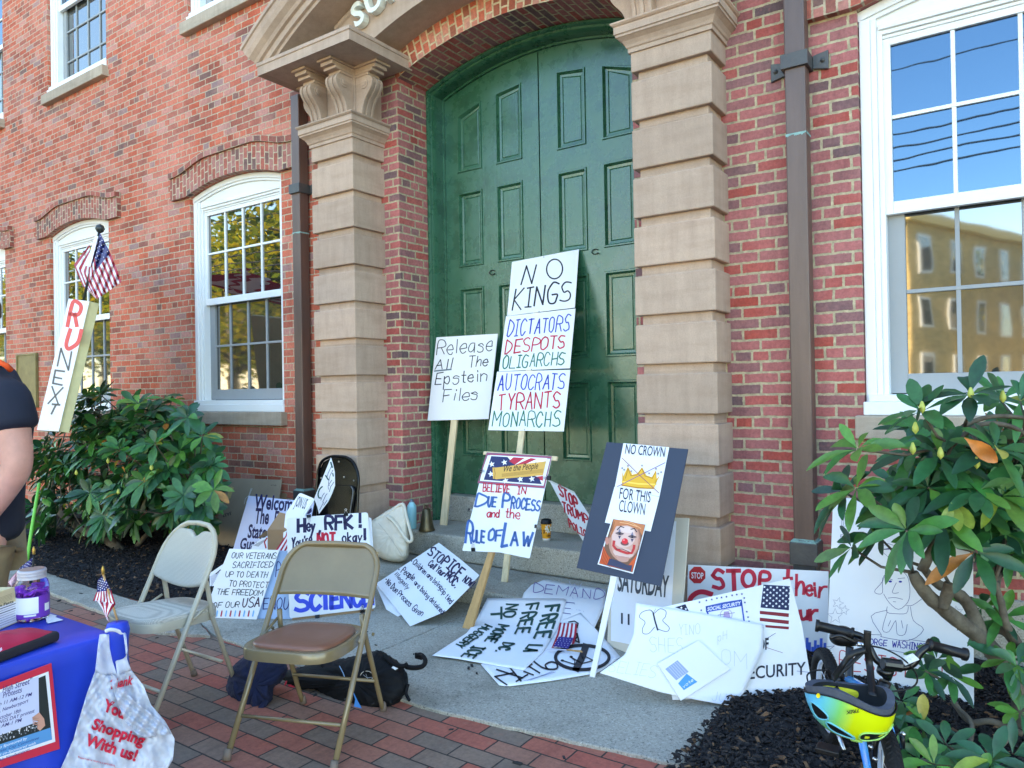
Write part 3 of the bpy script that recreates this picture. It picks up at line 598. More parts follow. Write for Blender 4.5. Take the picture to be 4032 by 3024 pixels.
# ------------------------------------------------------------------ writing
SF = {}
for row in """A 04 3e 64,18 58|B 04 0e 3e 5d 5a 39 09,39 68 65 34 04|C 6c 4e 2e 0b 07 24 44 66|D 04 0e 2e 6b 67 24 04|E 6e 0e 04 64,09 59|F 6e 0e 04,09 59|G 6d 4e 2e 0b 07 24 54 66 68 38
H 04 0e,64 6e,09 69|I 0e 4e,04 44,2e 24|J 5e 56 34 14 06|K 04 0e,6e 09 64|L 0e 04 64|M 04 0e 48 8e 84|N 04 0e 64 6e|O 3e 1d 0b 07 15 34 55 67 6b 5d 3e|P 04 0e 4e 6c 6a 49 09|Q 3e 1d 0b 07 15 34 55 67 6b 5d 3e,46 63
R 04 0e 4e 6c 6a 49 09,39 64|S 6d 4e 2e 0c 0b 29 49 67 65 44 24 05|T 0e 6e,3e 34|U 0e 07 24 44 67 6e|V 0e 34 6e|W 0e 24 4b 64 8e|X 0e 64,6e 04|Y 0e 39 6e,39 34|Z 0e 6e 04 64
a 5a 2a 08 06 24 46 5a 54|b 0e 04 05 24 44 56 58 4a 2a 08|c 59 3a 1a 08 06 14 34 55|d 5e 54,58 3a 1a 08 06 14 34 56|e 07 57 58 4a 2a 08 06 24 44 55|f 5d 3e 2c 24,0a 4a|g 5a 2a 08 06 24 57,5a 52 30 11
h 0e 04,07 2a 4a 58 54|i 14 1a,1d 1c|k 0e 04,5a 07 54|l 1e 14|m 0a 04,08 1a 3a 38 34,38 4a 6a 68 64|n 0a 04,08 2a 4a 58 54|o 2a 08 06 24 44 56 58 4a 2a|p 0a 00,08 2a 4a 58 56 44 24 06|r 0a 04,07 2a 4a
s 59 3a 1a 09 48 56 44 14 05|t 2d 25 34 44,0a 4a|u 0a 06 14 34 56,5a 54|v 0a 24 5a|w 0a 14 38 54 6a|y 0a 25,5a 00|z 0a 5a 04 54|! 1e 17,15 14|' 1e 1c|. 14 15|, 15 02|- 08 48|1 0c 2e 24,04 44|6 5e 1b 06 24 44 56 58 39 07|7 0e 6e 24|4 54 5e 07 67""".replace('\n', '|').split('|'):
    ch, d = row.split(' ', 1)
    SF[ch] = [[(int(q[0], 16), int(q[1], 16)-4) for q in pl.split()] for pl in d.split(',')]
ROUND = set('BCDGJOPQRSUabcdefghmnoprstuy6')
def stroke_text(t):
    x = 0.; out = []
    for ch in t:
        if ch == ' ': x += 4.5; continue
        if ch not in SF: continue
        jx, jy, jw, jh, jr = rnd.uniform(-.3, .3), rnd.uniform(-.4, .4), rnd.uniform(.9, 1.1), rnd.uniform(.93, 1.06), rnd.uniform(-.06, .06); pls = SF[ch]; w = max(p[0] for pl in pls for p in pl); w = max(w, 1.5)
        for pl in pls:
            P = [(x+jx+a*jw+b*jr+rnd.uniform(-.3, .3), jy+b*jh+rnd.uniform(-.35, .35)) for a, b in pl]
            if ch in ROUND and len(P) > 2: P = [tuple(q) for q in spline(P, 4)]
            out.append(P)
        x += w+2.4
    return out, max(1, x-2.4)
INKS = {}
def ink_mat(c):
    k = tuple(int(v) for v in c)
    if k not in INKS:
        INKS[k] = mat('ink_%02x%02x%02x' % k, rgb(*k), .7)
    return INKS[k]
BLK, NAVY, RED, BLUE, GRN, TEAL = (28, 30, 40), (24, 24, 74), (196, 30, 58), (30, 56, 170), (24, 110, 84), (24, 84, 84)
WHT, PEN = (232, 234, 238), (112, 120, 140)
class Ink:
    def __init__(s, surf, off=.0009): s.s, s.off, s.mb, s.cols = surf, off, MB(), []
    def m(s, c):
        if c not in s.cols: s.cols.append(c)
        return s.cols.index(c)
    def up(s): s.off += .0004; return s
    def line(s, P, w, c, closed=False):
        P = [np.array(p, float) for p in P]
        if not closed:
            for i in range(1, len(P)-1):
                u, v = P[i]-P[i-1], P[i+1]-P[i]; k = np.linalg.norm(u)*np.linalg.norm(v)
                if k > 1e-9 and u @ v/k < .45: s.line(P[:i+1], w, c); return s.line(P[i:], w, c)
        N = len(P); L, R = [], []
        for i in range(N):
            a = P[i-1] if (i or closed) else P[i]; b = P[(i+1) % N] if (i < N-1 or closed) else P[i]
            t = b-a; n = np.array([-t[1], t[0]]); k = np.linalg.norm(n); n = n/k if k > 1e-9 else np.array([0, 1.])
            if not closed and i in (0, N-1): P[i] = P[i] + (-t if i == 0 else t)/max(k, 1e-9)*w*.35
            L.append(P[i]+n*w/2); R.append(P[i]-n*w/2)
        V = [s.s.hit(p, s.off) for p in L+R]; M = N if closed else N-1
        s.mb.add(V, [(i, (i+1) % N, N+(i+1) % N, N+i) for i in range(M)], s.m(c)); return s
    def hand(s, t, p0, p1, h, w, c):
        st, Wd = stroke_text(t); p0, p1, h = map(lambda q: np.array(q, float), (p0, p1, h)); d = (p1-p0)/Wd
        for P in st:
            wob = rnd.uniform(.88, 1.15); s.line([p0+d*x+h*y/10 for x, y in P], w*wob, c)
        return s
    def type(s, t, p0, p1, h, c, bold=0., shear=0., spacing=1.):
        V, F = text_shape(t, bold, shear, spacing); a = np.array(V); x0, x1 = a[:, 0].min(), a[:, 0].max()
        p0, p1, h = map(lambda q: np.array(q, float), (p0, p1, h))
        W_ = [s.s.hit(p0+(p1-p0)*((v[0]-x0)/(x1-x0))+h*(v[1]/.70), s.off) for v in V]; s.mb.add(W_, F, s.m(c)); return s
    def poly(s, P, c): s.mb.add([s.s.hit(p, s.off) for p in P], [tuple(range(len(P)))], s.m(c)); return s
    def star(s, c, r, col, rot=0., out=0., sq=1.):
        P = []
        for k in range(10):
            a = rot+math.pi/2+k*math.pi/5; q = r if k % 2 == 0 else r*.42; P.append((c[0]+q*math.cos(a), c[1]-q*math.sin(a)*sq))
        return s.line(P, out, col, True) if out else s.poly(P, col)
    def build(s, parent, name='lettering'):
        return s.mb.build(name, [ink_mat(c) for c in s.cols], parent) if s.mb.F else None
M_PAPER = mat('white_poster_board', rgb(228, 230, 232), .75, var=.03, scale=2, bump=.05, bscale=6)
M_SHEET = mat('white_paper_sheet', rgb(226, 230, 236), .8, var=.03, scale=3)
M_FOAM = mat('foam_board_edge', rgb(205, 205, 200), .8)
M_CREAM = mat('cream_board', rgb(206, 198, 180), .8, var=.08, scale=3)
M_BLUEB = mat('light_blue_board', rgb(150, 180, 214), .7, var=.06, scale=3)
M_NAVYB = mat('dark_slate_board', rgb(40, 52, 72), .55, var=.08, scale=2)
M_PINE = mat('pale_pine', rgb(216, 196, 158), .7, var=.22, scale=3, streak=(14, 14, 1.2))
M_OAK = mat('tan_wood', rgb(182, 142, 92), .6, var=.2, scale=3, streak=(14, 14, 1.2))
M_KRAFT = mat('kraft_cardboard', rgb(158, 126, 94), .85, var=.12, scale=3)
M_CARTON = mat('grey_brown_carton', rgb(150, 134, 112), .85, var=.14, scale=3)
M_STEEL = mat('bright_steel', rgb(190, 192, 196), .3, metal=1.)
M_BLKP = mat('black_plastic', (.008, .008, .009), .42, spec=.35)
def board(surf, poly, th, m, parent, name='board', bev=.0008):
    F = [surf.hit(p) for p in poly]; n = surf.n; mb = MB(); mb.prism(F, -n*th); return mb.build(name, m, parent, bevel=bev, seg=1)
def rounded(P, r, k=4):
    out = []; N = len(P)
    for i in range(N):
        a, b, c = np.array(P[i-1], float), np.array(P[i], float), np.array(P[(i+1) % N], float)
        u = b+(a-b)/np.linalg.norm(a-b)*r; v = b+(c-b)/np.linalg.norm(c-b)*r
        for j in range(k+1): t = j/k; out.append(tuple((1-t)**2*u+2*t*(1-t)*b+t*t*v))
    return out
def coons(surf, top, right, bot, left, m, parent, name='sheet', nu=18, nv=16, off=0., wav=.0, th=.0012):
    """curved sheet from four pixel edges: top left-to-right, right top-to-bottom, bottom left-to-right, left top-to-bottom"""
    def samp(P, t):
        P = [np.array(p, float) for p in P]; L = [0]
        for a, b in zip(P[:-1], P[1:]): L.append(L[-1]+np.linalg.norm(b-a))
        q = t*L[-1]
        for i in range(len(P)-1):
            if q <= L[i+1] or i == len(P)-2: return P[i]+(P[i+1]-P[i])*((q-L[i])/max(1e-9, L[i+1]-L[i]))
    V = []
    c00, c10, c01, c11 = map(lambda q: np.array(q, float), (top[0], top[-1], bot[0], bot[-1]))
    for j in range(nv+1):
        v = j/nv
        for i in range(nu+1):
            u = i/nu
            p = (1-v)*samp(top, u)+v*samp(bot, u)+(1-u)*samp(left, v)+u*samp(right, v)-((1-u)*(1-v)*c00+u*(1-v)*c10+(1-u)*v*c01+u*v*c11)
            V.append(surf.hit(p, off+wav*math.sin(u*7+v*3)*math.sin(v*5+1)))
    F = [(j*(nu+1)+i, j*(nu+1)+i+1, (j+1)*(nu+1)+i+1, (j+1)*(nu+1)+i) for j in range(nv) for i in range(nu)]
    o = obj(name, V, F, m, parent, smooth=True); k = o.modifiers.new('s', 'SOLIDIFY'); k.thickness = th; k.offset = 0; return o
def stake(surf, pts_l, pts_r, th, m, parent, off=-.001, name='stake'):
    """flat stick behind the board: pixel left edge and right edge (top, bottom)"""
    F = [surf.hit(p, off) for p in (pts_l[0], pts_r[0], pts_r[1], pts_l[1])]; mb = MB(); mb.prism(F, -surf.n*th); return mb.build(name, m, parent, bevel=.002)
def clip(surf, px, ang, s, parent):
    """black binder clip, wire loops standing out along the pixel direction ang (degrees)"""
    c = surf.hit(px, .004); e = surf.hit((px[0]+math.cos(math.radians(ang)), px[1]+math.sin(math.radians(ang))), .004)-c; e /= np.linalg.norm(e); f = np.cross(surf.n, e)
    mb = MB(); P = lambda a, b, h: c+e*a*s+f*b*s+surf.n*h*s
    mb.prism([P(-.45, -.5, -.4), P(-.45, .5, -.4), P(.25, .45, -.1), P(.25, -.45, -.1)], surf.n*.5*s)
    o = mb.build('binder_clip', M_BLKP, parent, bevel=.001)
    mb = MB()
    for h in (.05, .4): mb.tube([P(.2, -.3, h), P(.8, -.12, h), P(1.05, -.22, h), P(1.2, 0, h), P(1.05, .22, h), P(.8, .12, h), P(.2, .3, h)], .05*s, 5)
    mb.build('wire_loop', M_STEEL, o, smooth=True)
def plane_to(base, px, ytop, yaw=0.):
    b = np.array(base); t = onY(px, ytop); h = np.array([math.cos(math.radians(yaw)), math.sin(math.radians(yaw)), 0])
    return Plane(b, np.cross(h, t-b))
def plane_base(a, b, deg):          # through two base points, leaning back
    a, b = np.array(a), np.array(b); h = (b-a); h[2] = 0; h /= np.linalg.norm(h); bk = np.array([-h[1], h[0], 0])
    u = bk*math.sin(math.radians(deg))+np.array([0, 0, 1])*math.cos(math.radians(deg)); return Plane(a, np.cross(h, u))
SIGNS = 'hand made protest signs left around the courthouse door'
def sign(base, label, cat='sign', name='protest_sign', group=SIGNS): return empty(name, base, label, cat, group)
# --- NO KINGS: three boards on one stick
b = onZ(cE(1530, 1395), .117); pl = plane_to(b, D(1180, 556), .585); s = sign(b, 'tall three panel sign headed NO KINGS leaning on the green door')
q1 = [cA(862, 272), cA(1408, 168), cA(1375, 645), cA(822, 712)]; q2 = [cA(812, 716), cA(1380, 652), cA(1335, 1140), cA(755, 1165)]; q3 = [cA(740, 1168), cA(1338, 1152), cA(1284, 1656), cA(668, 1645)]
for q in (q1, q2, q3): board(pl, q, .005, M_PAPER, s)
stake(pl, [cA(1085, 230), cE(1492, 1388)], [cA(1130, 230), cE(1563, 1397)], .018, M_PINE, s, -.006)
for q in ([cA(880, 290), cA(1385, 190), cA(1350, 632), cA(838, 700)], [cA(828, 728), cA(1345, 672), cA(1310, 1112), cA(770, 1155)], [cA(756, 1182), cA(1312, 1168), cA(1255, 1634), cA(692, 1636)]):
    board(Plane(pl.p+pl.n*.0012, pl.n), q, .0010, M_SHEET, s, 'paper')
I = Ink(pl, .0022)
I.hand('N', cA(935, 455), cA(1022, 440), (10, -42), 3.2, BLK); I.line([np.array(cA(1210, 330))+np.array([17*math.cos(t)+3*math.sin(t), -21*math.sin(t)+3*math.cos(t)]) for t in np.linspace(0, 6.4, 22)], 3, BLK)
I.hand('KINGS', cA(868, 668), cA(1322, 585), (7, -42), 3.2, BLK)
I.hand('DICTATORS', cA(822, 882), cA(1322, 830), (5, -33), 2.5, BLUE); I.hand('DESPOTS', cA(806, 1022), cA(1288, 972), (4, -28), 2.9, RED); I.hand('OLIGARCHS', cA(782, 1145), cA(1282, 1112), (4, -27), 2.5, GRN)
I.hand('AUTOCRATS', cA(745, 1318), cA(1280, 1308), (5, -32), 2.6, BLUE); I.hand('TYRANTS', cA(745, 1478), cA(1250, 1462), (4, -34), 3., RED); I.hand('MONARCHS', cA(700, 1616), cA(1245, 1614), (4, -31), 2.6, GRN)
for a in (cA(1122, 232), cA(1083, 675), cA(1022, 1150), cA(965, 1640)): I.poly([(a[0]+1.2*math.cos(t), a[1]+1.2*math.sin(t)) for t in np.linspace(0, 6.28, 6, False)], (120, 124, 130))
I.build(s)
# --- Release All
b = onZ(D(950, 1186), .117); pl = plane_to(b, D(1030, 730), .46); s = sign(b, 'white sign asking to Release All The Files on a thin pine stick')
board(pl, [cA(245, 888), cA(746, 858), cA(670, 1555), cA(172, 1568)], .006, M_PAPER, s)
stake(pl, [cA(370, 1500), D(944, 1186)], [cA(420, 1500), D(958, 1186)], .02, M_PINE, s, -.007)
I = Ink(pl); I.hand('Release', cA(246, 1030), cA(700, 1000), (4, -32), 2., BLK); I.hand('All', cA(236, 1150), cA(372, 1142), (4, -21), 2., BLK); I.hand('The', cA(505, 1130), cA(664, 1115), (3, -23), 2., BLK)
I.line([cA(230, 1163), cA(365, 1150)], 3, (90, 110, 120)); I.hand('Epstein', cA(232, 1278), cA(652, 1242), (3, -27), 2., BLK); I.hand('Files', cA(298, 1410), cA(578, 1390), (4, -26), 2., BLK); I.build(s)
# --- We the People
b = onZ(cQ(905, 1612), .016); pl = plane_to(b, D(1125, 985), b[1]+.40, -3); s = sign(b, 'We the People rule of law sign clipped to a tan wooden easel leg')
board(pl, rounded([cQ(1072, 170), cQ(1602, 205), cQ(1420, 1035), cQ(1180, 985), cQ(870, 972)], 3), .004, M_PAPER, s)
stake(pl, [cQ(1110, 900), cQ(868, 1605)], [cQ(1150, 900), cQ(942, 1620)], .022, M_OAK, s, -.006, 'leg')
stake(pl, [cQ(1045, 158), cQ(1040, 185)], [cQ(1645, 200), cQ(1640, 236)], .015, M_PINE, s, -.006, 'crosspiece')
I = Ink(pl)
I.line([cQ(1075, 180), cQ(1596, 210), cQ(1538, 452), cQ(1000, 410)], 6.5, (120, 96, 120), True).up().line([cQ(1075, 180), cQ(1596, 210), cQ(1538, 452), cQ(1000, 410)], 2.2, (176, 60, 92), True)
I.poly([cQ(1098, 190), cQ(1566, 215), cQ(1520, 432), cQ(1040, 395)], (236, 236, 240)).up()
I.poly([cQ(1108, 198), cQ(1240, 206), cQ(1290, 262), cQ(1500, 380), cQ(1520, 428), cQ(1046, 392)], (30, 44, 92)); I.poly([cQ(1290, 208), cQ(1380, 214), cQ(1300, 270), cQ(1250, 240)], (190, 44, 66)); I.poly([cQ(1430, 215), cQ(1480, 222), cQ(1330, 290), cQ(1300, 272)], (190, 44, 66)); I.poly([cQ(1530, 360), cQ(1530, 400), cQ(1420, 375)], (190, 44, 66)).up()
for x, y in ((1112, 265), (1215, 250), (1105, 345), (1345, 388), (1440, 385), (1225, 400)): I.star(cQ(x, y), 7, WHT, .2)
I.up().poly([cQ(1118, 292), cQ(1150, 292), cQ(1556, 240), cQ(1530, 355), cQ(1150, 388), cQ(1122, 382)], (216, 168, 84)).up()
for a in np.linspace(0, 1, 5): I.line([(cQ(1195, 345+a*22)), (cQ(1530, 305+a*26))], .6, (150, 106, 48))
I.line([cQ(1132, 300), cQ(1140, 340), cQ(1134, 384)], 1.2, (150, 100, 40)); I.type('We the People', cQ(1205, 328), cQ(1488, 300), (2, -14), (60, 40, 24), .01, .2)
I.hand('BELIEVE', cQ(1038, 485), cQ(1256, 498), (2, -16), 2.3, RED); I.hand('IN', cQ(1322, 505), cQ(1382, 508), (2, -15), 2.3, RED)
B2 = (52, 98, 160)
I.hand('D', cQ(975, 604), cQ(1055, 606), (5, -25), 4.4, B2); I.hand('UE', cQ(1076, 606), cQ(1138, 612), (3, -20), 4.2, B2); I.hand('P', cQ(1198, 612), cQ(1248, 612), (3, -27), 4.6, B2); I.hand('ROCESS', cQ(1268, 622), cQ(1500, 645), (3, -22), 3.6, B2)
I.hand('and', cQ(1072, 695), cQ(1170, 700), (2, -17), 2.4, RED); I.hand('the', cQ(1222, 700), cQ(1335, 708), (2, -20), 2.4, RED)
I.hand('R', cQ(896, 905), cQ(938, 912), (5, -45), 4.6, B2); I.hand('ULE', cQ(952, 895), cQ(1048, 905), (2, -25), 4.4, B2); I.hand('OF', cQ(1078, 890), cQ(1190, 890), (3, -24), 4.4, B2); I.hand('L', cQ(1195, 928), cQ(1242, 930), (8, -47), 6, B2); I.hand('AW', cQ(1268, 925), cQ(1432, 935), (3, -29), 4.8, B2); I.build(s)
for px, an, sz in ((cQ(1022, 322), 0, .028), (cQ(1575, 378), 180, .028), (cQ(928, 637), 10, .022), (cQ(1472, 772), 0, .022), (cQ(962, 960), -85, .028)): clip(pl, px, an, sz, s)
# --- No crown
b = onZ(c6(1470, 740), .016); pl = plane_to(b, D(1390, 962), -.80, 4); s = sign(b, 'dark slate sign with a crossed out crown and a clown picture on a white stick')
board(pl, [cF(392, 83), cF(1057, 142), cF(835, 1262), cF(145, 1112)], .006, M_NAVYB, s)
stake(pl, [cF(440, 1100), c6(1448, 735)], [cF(492, 1110), c6(1490, 742)], .012, M_WHITE, s, -.007)
up = lambda o: Plane(pl.p+pl.n*o, pl.n)
board(up(.002), [cF(528, 93), cF(902, 127), cF(822, 530), cF(458, 448)], .001, M_SHEET, s, 'paper'); board(up(.004), [cF(455, 448), cF(822, 532), cF(750, 815), cF(376, 742)], .001, M_SHEET, s, 'paper')
board(up(.0065), [cF(438, 700), cF(718, 750), cF(608, 1160), cF(316, 1082)], .001, M_SHEET, s, 'clown_picture')
I = Ink(pl, .005); T = (24, 28, 60)
I.type('NO CROWN', cF(540, 178), cF(862, 206), (3, -21), T, .004); I.type('FOR THIS', cF(492, 545), cF(746, 578), (3, -24), T, .004); I.type('CLOWN', cF(488, 648), cF(700, 680), (3, -25), T, .004)
G1, G2, G3 = (226, 172, 50), (246, 204, 92), (170, 112, 26)
I.poly([cF(512, 440), cF(520, 390), cF(535, 345), cF(565, 285), cF(600, 350), cF(640, 340), cF(680, 288), cF(715, 355), cF(760, 370), cF(795, 310), cF(800, 390), cF(795, 420), cF(775, 468), cF(640, 462)], G1)
I.poly([cF(518, 318), cF(536, 400), cF(518, 420)], G1); I.poly([cF(832, 345), cF(788, 400), cF(784, 440)], G1).up()
I.line([cF(515, 405), cF(650, 425), cF(795, 430)], 3, G2); I.line([cF(514, 436), cF(650, 458), cF(778, 462)], 2, G3); I.line([cF(545, 380), cF(565, 300), cF(590, 360), cF(640, 352), cF(680, 300), cF(705, 362), cF(765, 380), cF(790, 330)], 1.4, G3)
for x, y in ((518, 297), (534, 310), (565, 278), (592, 322), (680, 276), (738, 340), (794, 302), (812, 342), (836, 330)): I.poly([(cF(x, y)[0]+2.2*math.cos(t), cF(x, y)[1]+2.2*math.sin(t)) for t in np.linspace(0, 6.28, 8, False)], (150, 140, 150))
I.up().line([cF(518, 215), cF(660, 355), cF(818, 500)], 1.4, (150, 70, 90)); I.line([cF(478, 448), cF(668, 352), cF(868, 252)], 1.4, (120, 70, 140)); I.build(s)
# generic sad clown portrait
I = Ink(pl, .0075); el = lambda cx, cy, a, b, n=20, r=0.: [cF(cx+a*math.cos(t)*math.cos(r)-b*math.sin(t)*math.sin(r), cy+a*math.cos(t)*math.sin(r)+b*math.sin(t)*math.cos(r)) for t in np.linspace(0, 2*math.pi, n, False)]
I.poly([cF(445, 712), cF(708, 758), cF(602, 1148), cF(328, 1076)], (120, 82, 62)).up()
I.poly([cF(365, 930), cF(395, 1000), cF(450, 1060), cF(560, 1100), cF(640, 1000), cF(600, 1142), cF(332, 1074)], (214, 88, 40)).up()
for k in range(9): x = 350+k*10; I.line([cF(x+20, 950+k*14), cF(x-8, 1062+k*6)], 1.0, (150, 52, 24))
I.poly(el(535, 890, 126, 168, 26, .16), (188, 136, 116)).up().poly(el(540, 895, 112, 150, 26, .16), (206, 156, 138)).up().poly(el(530, 850, 98, 96, 22, .16), (218, 182, 172)).up().poly(el(528, 990, 84, 40, 22, .16), (214, 180, 168)).up().poly(el(522, 1040, 50, 24, 18, .16), (196, 146, 130)).up().poly(el(560, 800, 60, 26, 18, .16), (226, 198, 188)).up()
I.poly([cF(448, 716), cF(560, 726), cF(704, 762), cF(682, 850), cF(655, 800), cF(560, 765), cF(470, 770), cF(430, 850)], (196, 118, 74)); I.poly([cF(418, 1035), cF(470, 1048), cF(560, 1090), cF(598, 1090), cF(592, 1140), cF(395, 1086)], (54, 58, 84)).up()
I.line([cF(455, 735), cF(440, 800), cF(420, 860)], 2.4, (170, 100, 60)); I.line([cF(520, 722), cF(600, 745), cF(670, 790)], 2., (222, 158, 110)); I.line([cF(500, 740), cF(560, 748), cF(640, 775)], 1.6, (230, 172, 124)); I.line([cF(655, 800), cF(668, 860), cF(650, 960)], 3, (150, 100, 80)); I.poly(el(395, 890, 16, 34, 12), (196, 130, 112)); I.poly(el(655, 900, 10, 34, 12), (200, 136, 116))
for x, y in ((497, 832), (600, 858)):
    I.poly(el(x, y, 30, 12, 14, .15), (128, 100, 104)); I.poly([cF(x-12, y+16), cF(x+12, y+18), cF(x-2, y+44)], (60, 60, 92)); I.poly([cF(x-12, y-14), cF(x+10, y-12), cF(x+2, y-42)], (120, 120, 144))
I.up()
for x, y in ((497, 832), (600, 858)): I.poly(el(x, y+2, 10, 8, 10), (36, 36, 46)); I.line([cF(x-32, y-4), cF(x, y-12), cF(x+34, y+2)], 1.6, (40, 34, 44))
I.line([cF(478, 800), cF(505, 772), cF(532, 782)], 2, (40, 40, 60)); I.line([cF(590, 796), cF(618, 790), cF(636, 818)], 2, (40, 40, 60))
I.poly(el(538, 910, 34, 20, 14, .1), (120, 70, 70)); I.line([cF(452, 895), cF(446, 930), cF(470, 960), cF(510, 976), cF(560, 992), cF(596, 990), cF(612, 955), cF(616, 930)], 5.4, (196, 52, 52)); I.up()
I.line([cF(470, 956), cF(520, 958), cF(580, 984)], 1.6, (110, 24, 34)); I.poly(el(540, 893, 25, 24, 16), (228, 40, 50)); I.up().poly(el(532, 884, 7, 6, 10), (250, 150, 150)); I.line([cF(470, 1010), cF(520, 1024), cF(570, 1026)], 1.6, (190, 140, 130)); I.build(s, 'portrait')
# --- Saturday board with the cream board behind it
a, c = onZ(c6(1590, 482), .016), onZ(c6(1740, 552), .016); pl = plane_base(a, c, 18)
s = sign(a, 'printed SATURDAY 11 poster on a cream board standing on the granite slab')
board(pl, [cF(440, 690), cF(1062, 705), cF(975, 1985), cF(395, 1739)], .006, M_CREAM, s)
board(Plane(pl.p+pl.n*.002, pl.n), [cF(470, 720), cF(960, 730), cF(920, 1450), cF(905, 1800), cF(425, 1705), cF(432, 1180)], .001, M_SHEET, s, 'paper')
I = Ink(pl, .0032); I.type('SATURDAY', cF(478, 1295), cF(892, 1350), (3, -46), (62, 70, 80), .022, 0, .95); I.type('11', cF(508, 1565), cF(578, 1576), (0, -23), (50, 58, 72), .02); I.build(s)
# --- STOP their
bb = onY(c7(800, 1190), -.42); bb[2] = .03; pl = lean(bb, 14, 5); s = sign(bb, 'white board painted STOP their in big red letters with a stop sign sticker')
board(pl, [cF(1055, 1085), c7(1372, 310), c7(1380, 1190), c7(205, 1150)], .006, M_PAPER, s)
I = Ink(pl); R2_ = (206, 36, 62)
oc = lambda cx, cy, r: [c7(cx+r*math.cos(t), cy+r*1.03*math.sin(t)) for t in np.linspace(math.pi/8, math.pi/8+2*math.pi, 8, False)]
I.poly(oc(302, 340, 71), (200, 40, 44)).up().type('STOP', c7(254, 366), c7(352, 371), (0, -13), WHT, .015); I.up()
I.hand('S', c7(432, 442), c7(515, 442), (1, -39), 9, R2_); I.hand('T', c7(548, 472), c7(642, 470), (1, -42), 9, R2_); I.line([c7(720+50*math.cos(t), 372+66*math.sin(t)) for t in np.linspace(0, 6.28, 20, False)], 9, R2_, True); I.hand('P', c7(810, 440), c7(888, 440), (1, -33), 9, R2_)
I.hand('t', c7(1010, 500), c7(1068, 500), (1, -55), 8, R2_); I.hand('h', c7(1110, 505), c7(1172, 505), (1, -44), 6.5, R2_); I.hand('e', c7(1190, 505), c7(1236, 508), (0, -34), 6, R2_); I.hand('i', c7(1258, 508), c7(1278, 508), (0, -30), 6, R2_); I.hand('r', c7(1300, 515), c7(1355, 515), (0, -34), 6, R2_)
I.hand('G', c7(262, 680), c7(440, 680), (0, -54), 10, R2_); I.hand('u', c7(1148, 700), c7(1205, 702), (0, -30), 7.5, R2_); I.hand('r', c7(1225, 706), c7(1278, 708), (0, -33), 7.5, R2_)
for k, x in enumerate((1195, 1215, 1240, 1262, 1285, 1310, 1340)): I.line([c7(x, 1080), c7(x+4, 860+(k*37) % 90)], 6, (40, 92, 200))
I.build(s)
# --- George Washington drawing
a, c = onZ(c8(250, 955), .03), onZ(c8(1415, 1180), .03); a = np.array([a[0], c[1]+.09, .03]); pl = plane_base(a, c, 16); s = sign(c, 'big white board with a pen portrait and the words George Washington behind the bicycle')
board(pl, [cW(215, 662), c8(1404, -407), c8(1415, 1180), c8(240, 952)], .005, M_PAPER, s)
I = Ink(pl); NB = (50, 62, 120); J = c8
for P in ([(728, 75), (690, 180), (632, 248), (640, 275), (690, 270), (690, 160), (740, 100), (800, 80), (860, 110), (895, 160), (908, 260), (890, 345), (818, 402), (745, 350), (700, 280)], [(728, 75), (790, 44), (850, 60)], [(1000, 320), (930, 368), (880, 372)], [(800, 190), (768, 262), (790, 274), (818, 268)], [(738, 158), (770, 168)], [(812, 158), (868, 152)], [(735, 312), (790, 308), (850, 322)], [(775, 340), (795, 342)],
          [(728, 380), (726, 425), (800, 436), (880, 432), (895, 380)], [(728, 408), (600, 455), (680, 600), (690, 620), (900, 648), (1016, 562), (935, 490), (912, 380)], [(728, 420), (690, 560), (742, 578), (795, 490), (806, 596), (866, 600), (886, 520)], [(755, 490), (735, 535)], [(840, 490), (852, 550)], [(590, 600), (680, 604)], [(590, 600), (560, 640)], [(900, 640), (1110, 668)], [(560, 690), (900, 752)]):
    I.line([J(*p) for p in spline(P, 3)], 1.0, NB)
I.poly([J(752+14*math.cos(t), 180+9*math.sin(t)) for t in np.linspace(0, 6.28, 10, False)], (36, 44, 150)); I.poly([J(832+14*math.cos(t), 182+8*math.sin(t)) for t in np.linspace(0, 6.28, 10, False)], (36, 44, 150))
for x, y, r in ((336, 352, 18), (388, 408, 15), (315, 456, 24), (1280, 425, 20), (1360, 520, 14)): I.star(J(x, y), r*.72, NB, rnd.uniform(-.3, .3), .8)
I.hand('GEORGE', J(520, 675), J(722, 690), (1, -13), 1.9, (30, 40, 150)); I.hand('WASHINGTON', J(765, 700), J(1110, 735), (1, -14), 1.9, (30, 40, 150))
I.hand('RESIST', J(345, 870), J(900, 945), (2, -38), 2.4, (200, 70, 80)); I.hand('L', J(1160, 960), J(1250, 960), (0, -38), 2.2, (200, 70, 80))
I.line([J(700, 1000), J(800, 1060), J(820, 985), J(870, 1050), J(890, 1000), J(920, 1075), J(980, 1010), J(1010, 1090), J(1090, 1040)], .9, NB); I.line([J(240, 700), J(310, 690), J(270, 720)], .8, NB)
for P in ([(255, 715), (300, 715), (300, 800), (255, 800)], [(248, 840), (280, 835), (282, 858), (252, 862)], [(430, 905), (470, 880), (545, 905), (480, 950)]):
    I.line([cW(*p) for p in P], 1.0, (90, 80, 120), True)
    for k in range(5): t = k/5; I.line([cW(P[0][0]+(P[1][0]-P[0][0])*t, P[0][1]+4), cW(P[3][0]+(P[2][0]-P[3][0])*min(1, t+.2), P[2][1]-4)], .8, (90, 80, 120))
I.build(s, 'drawing')
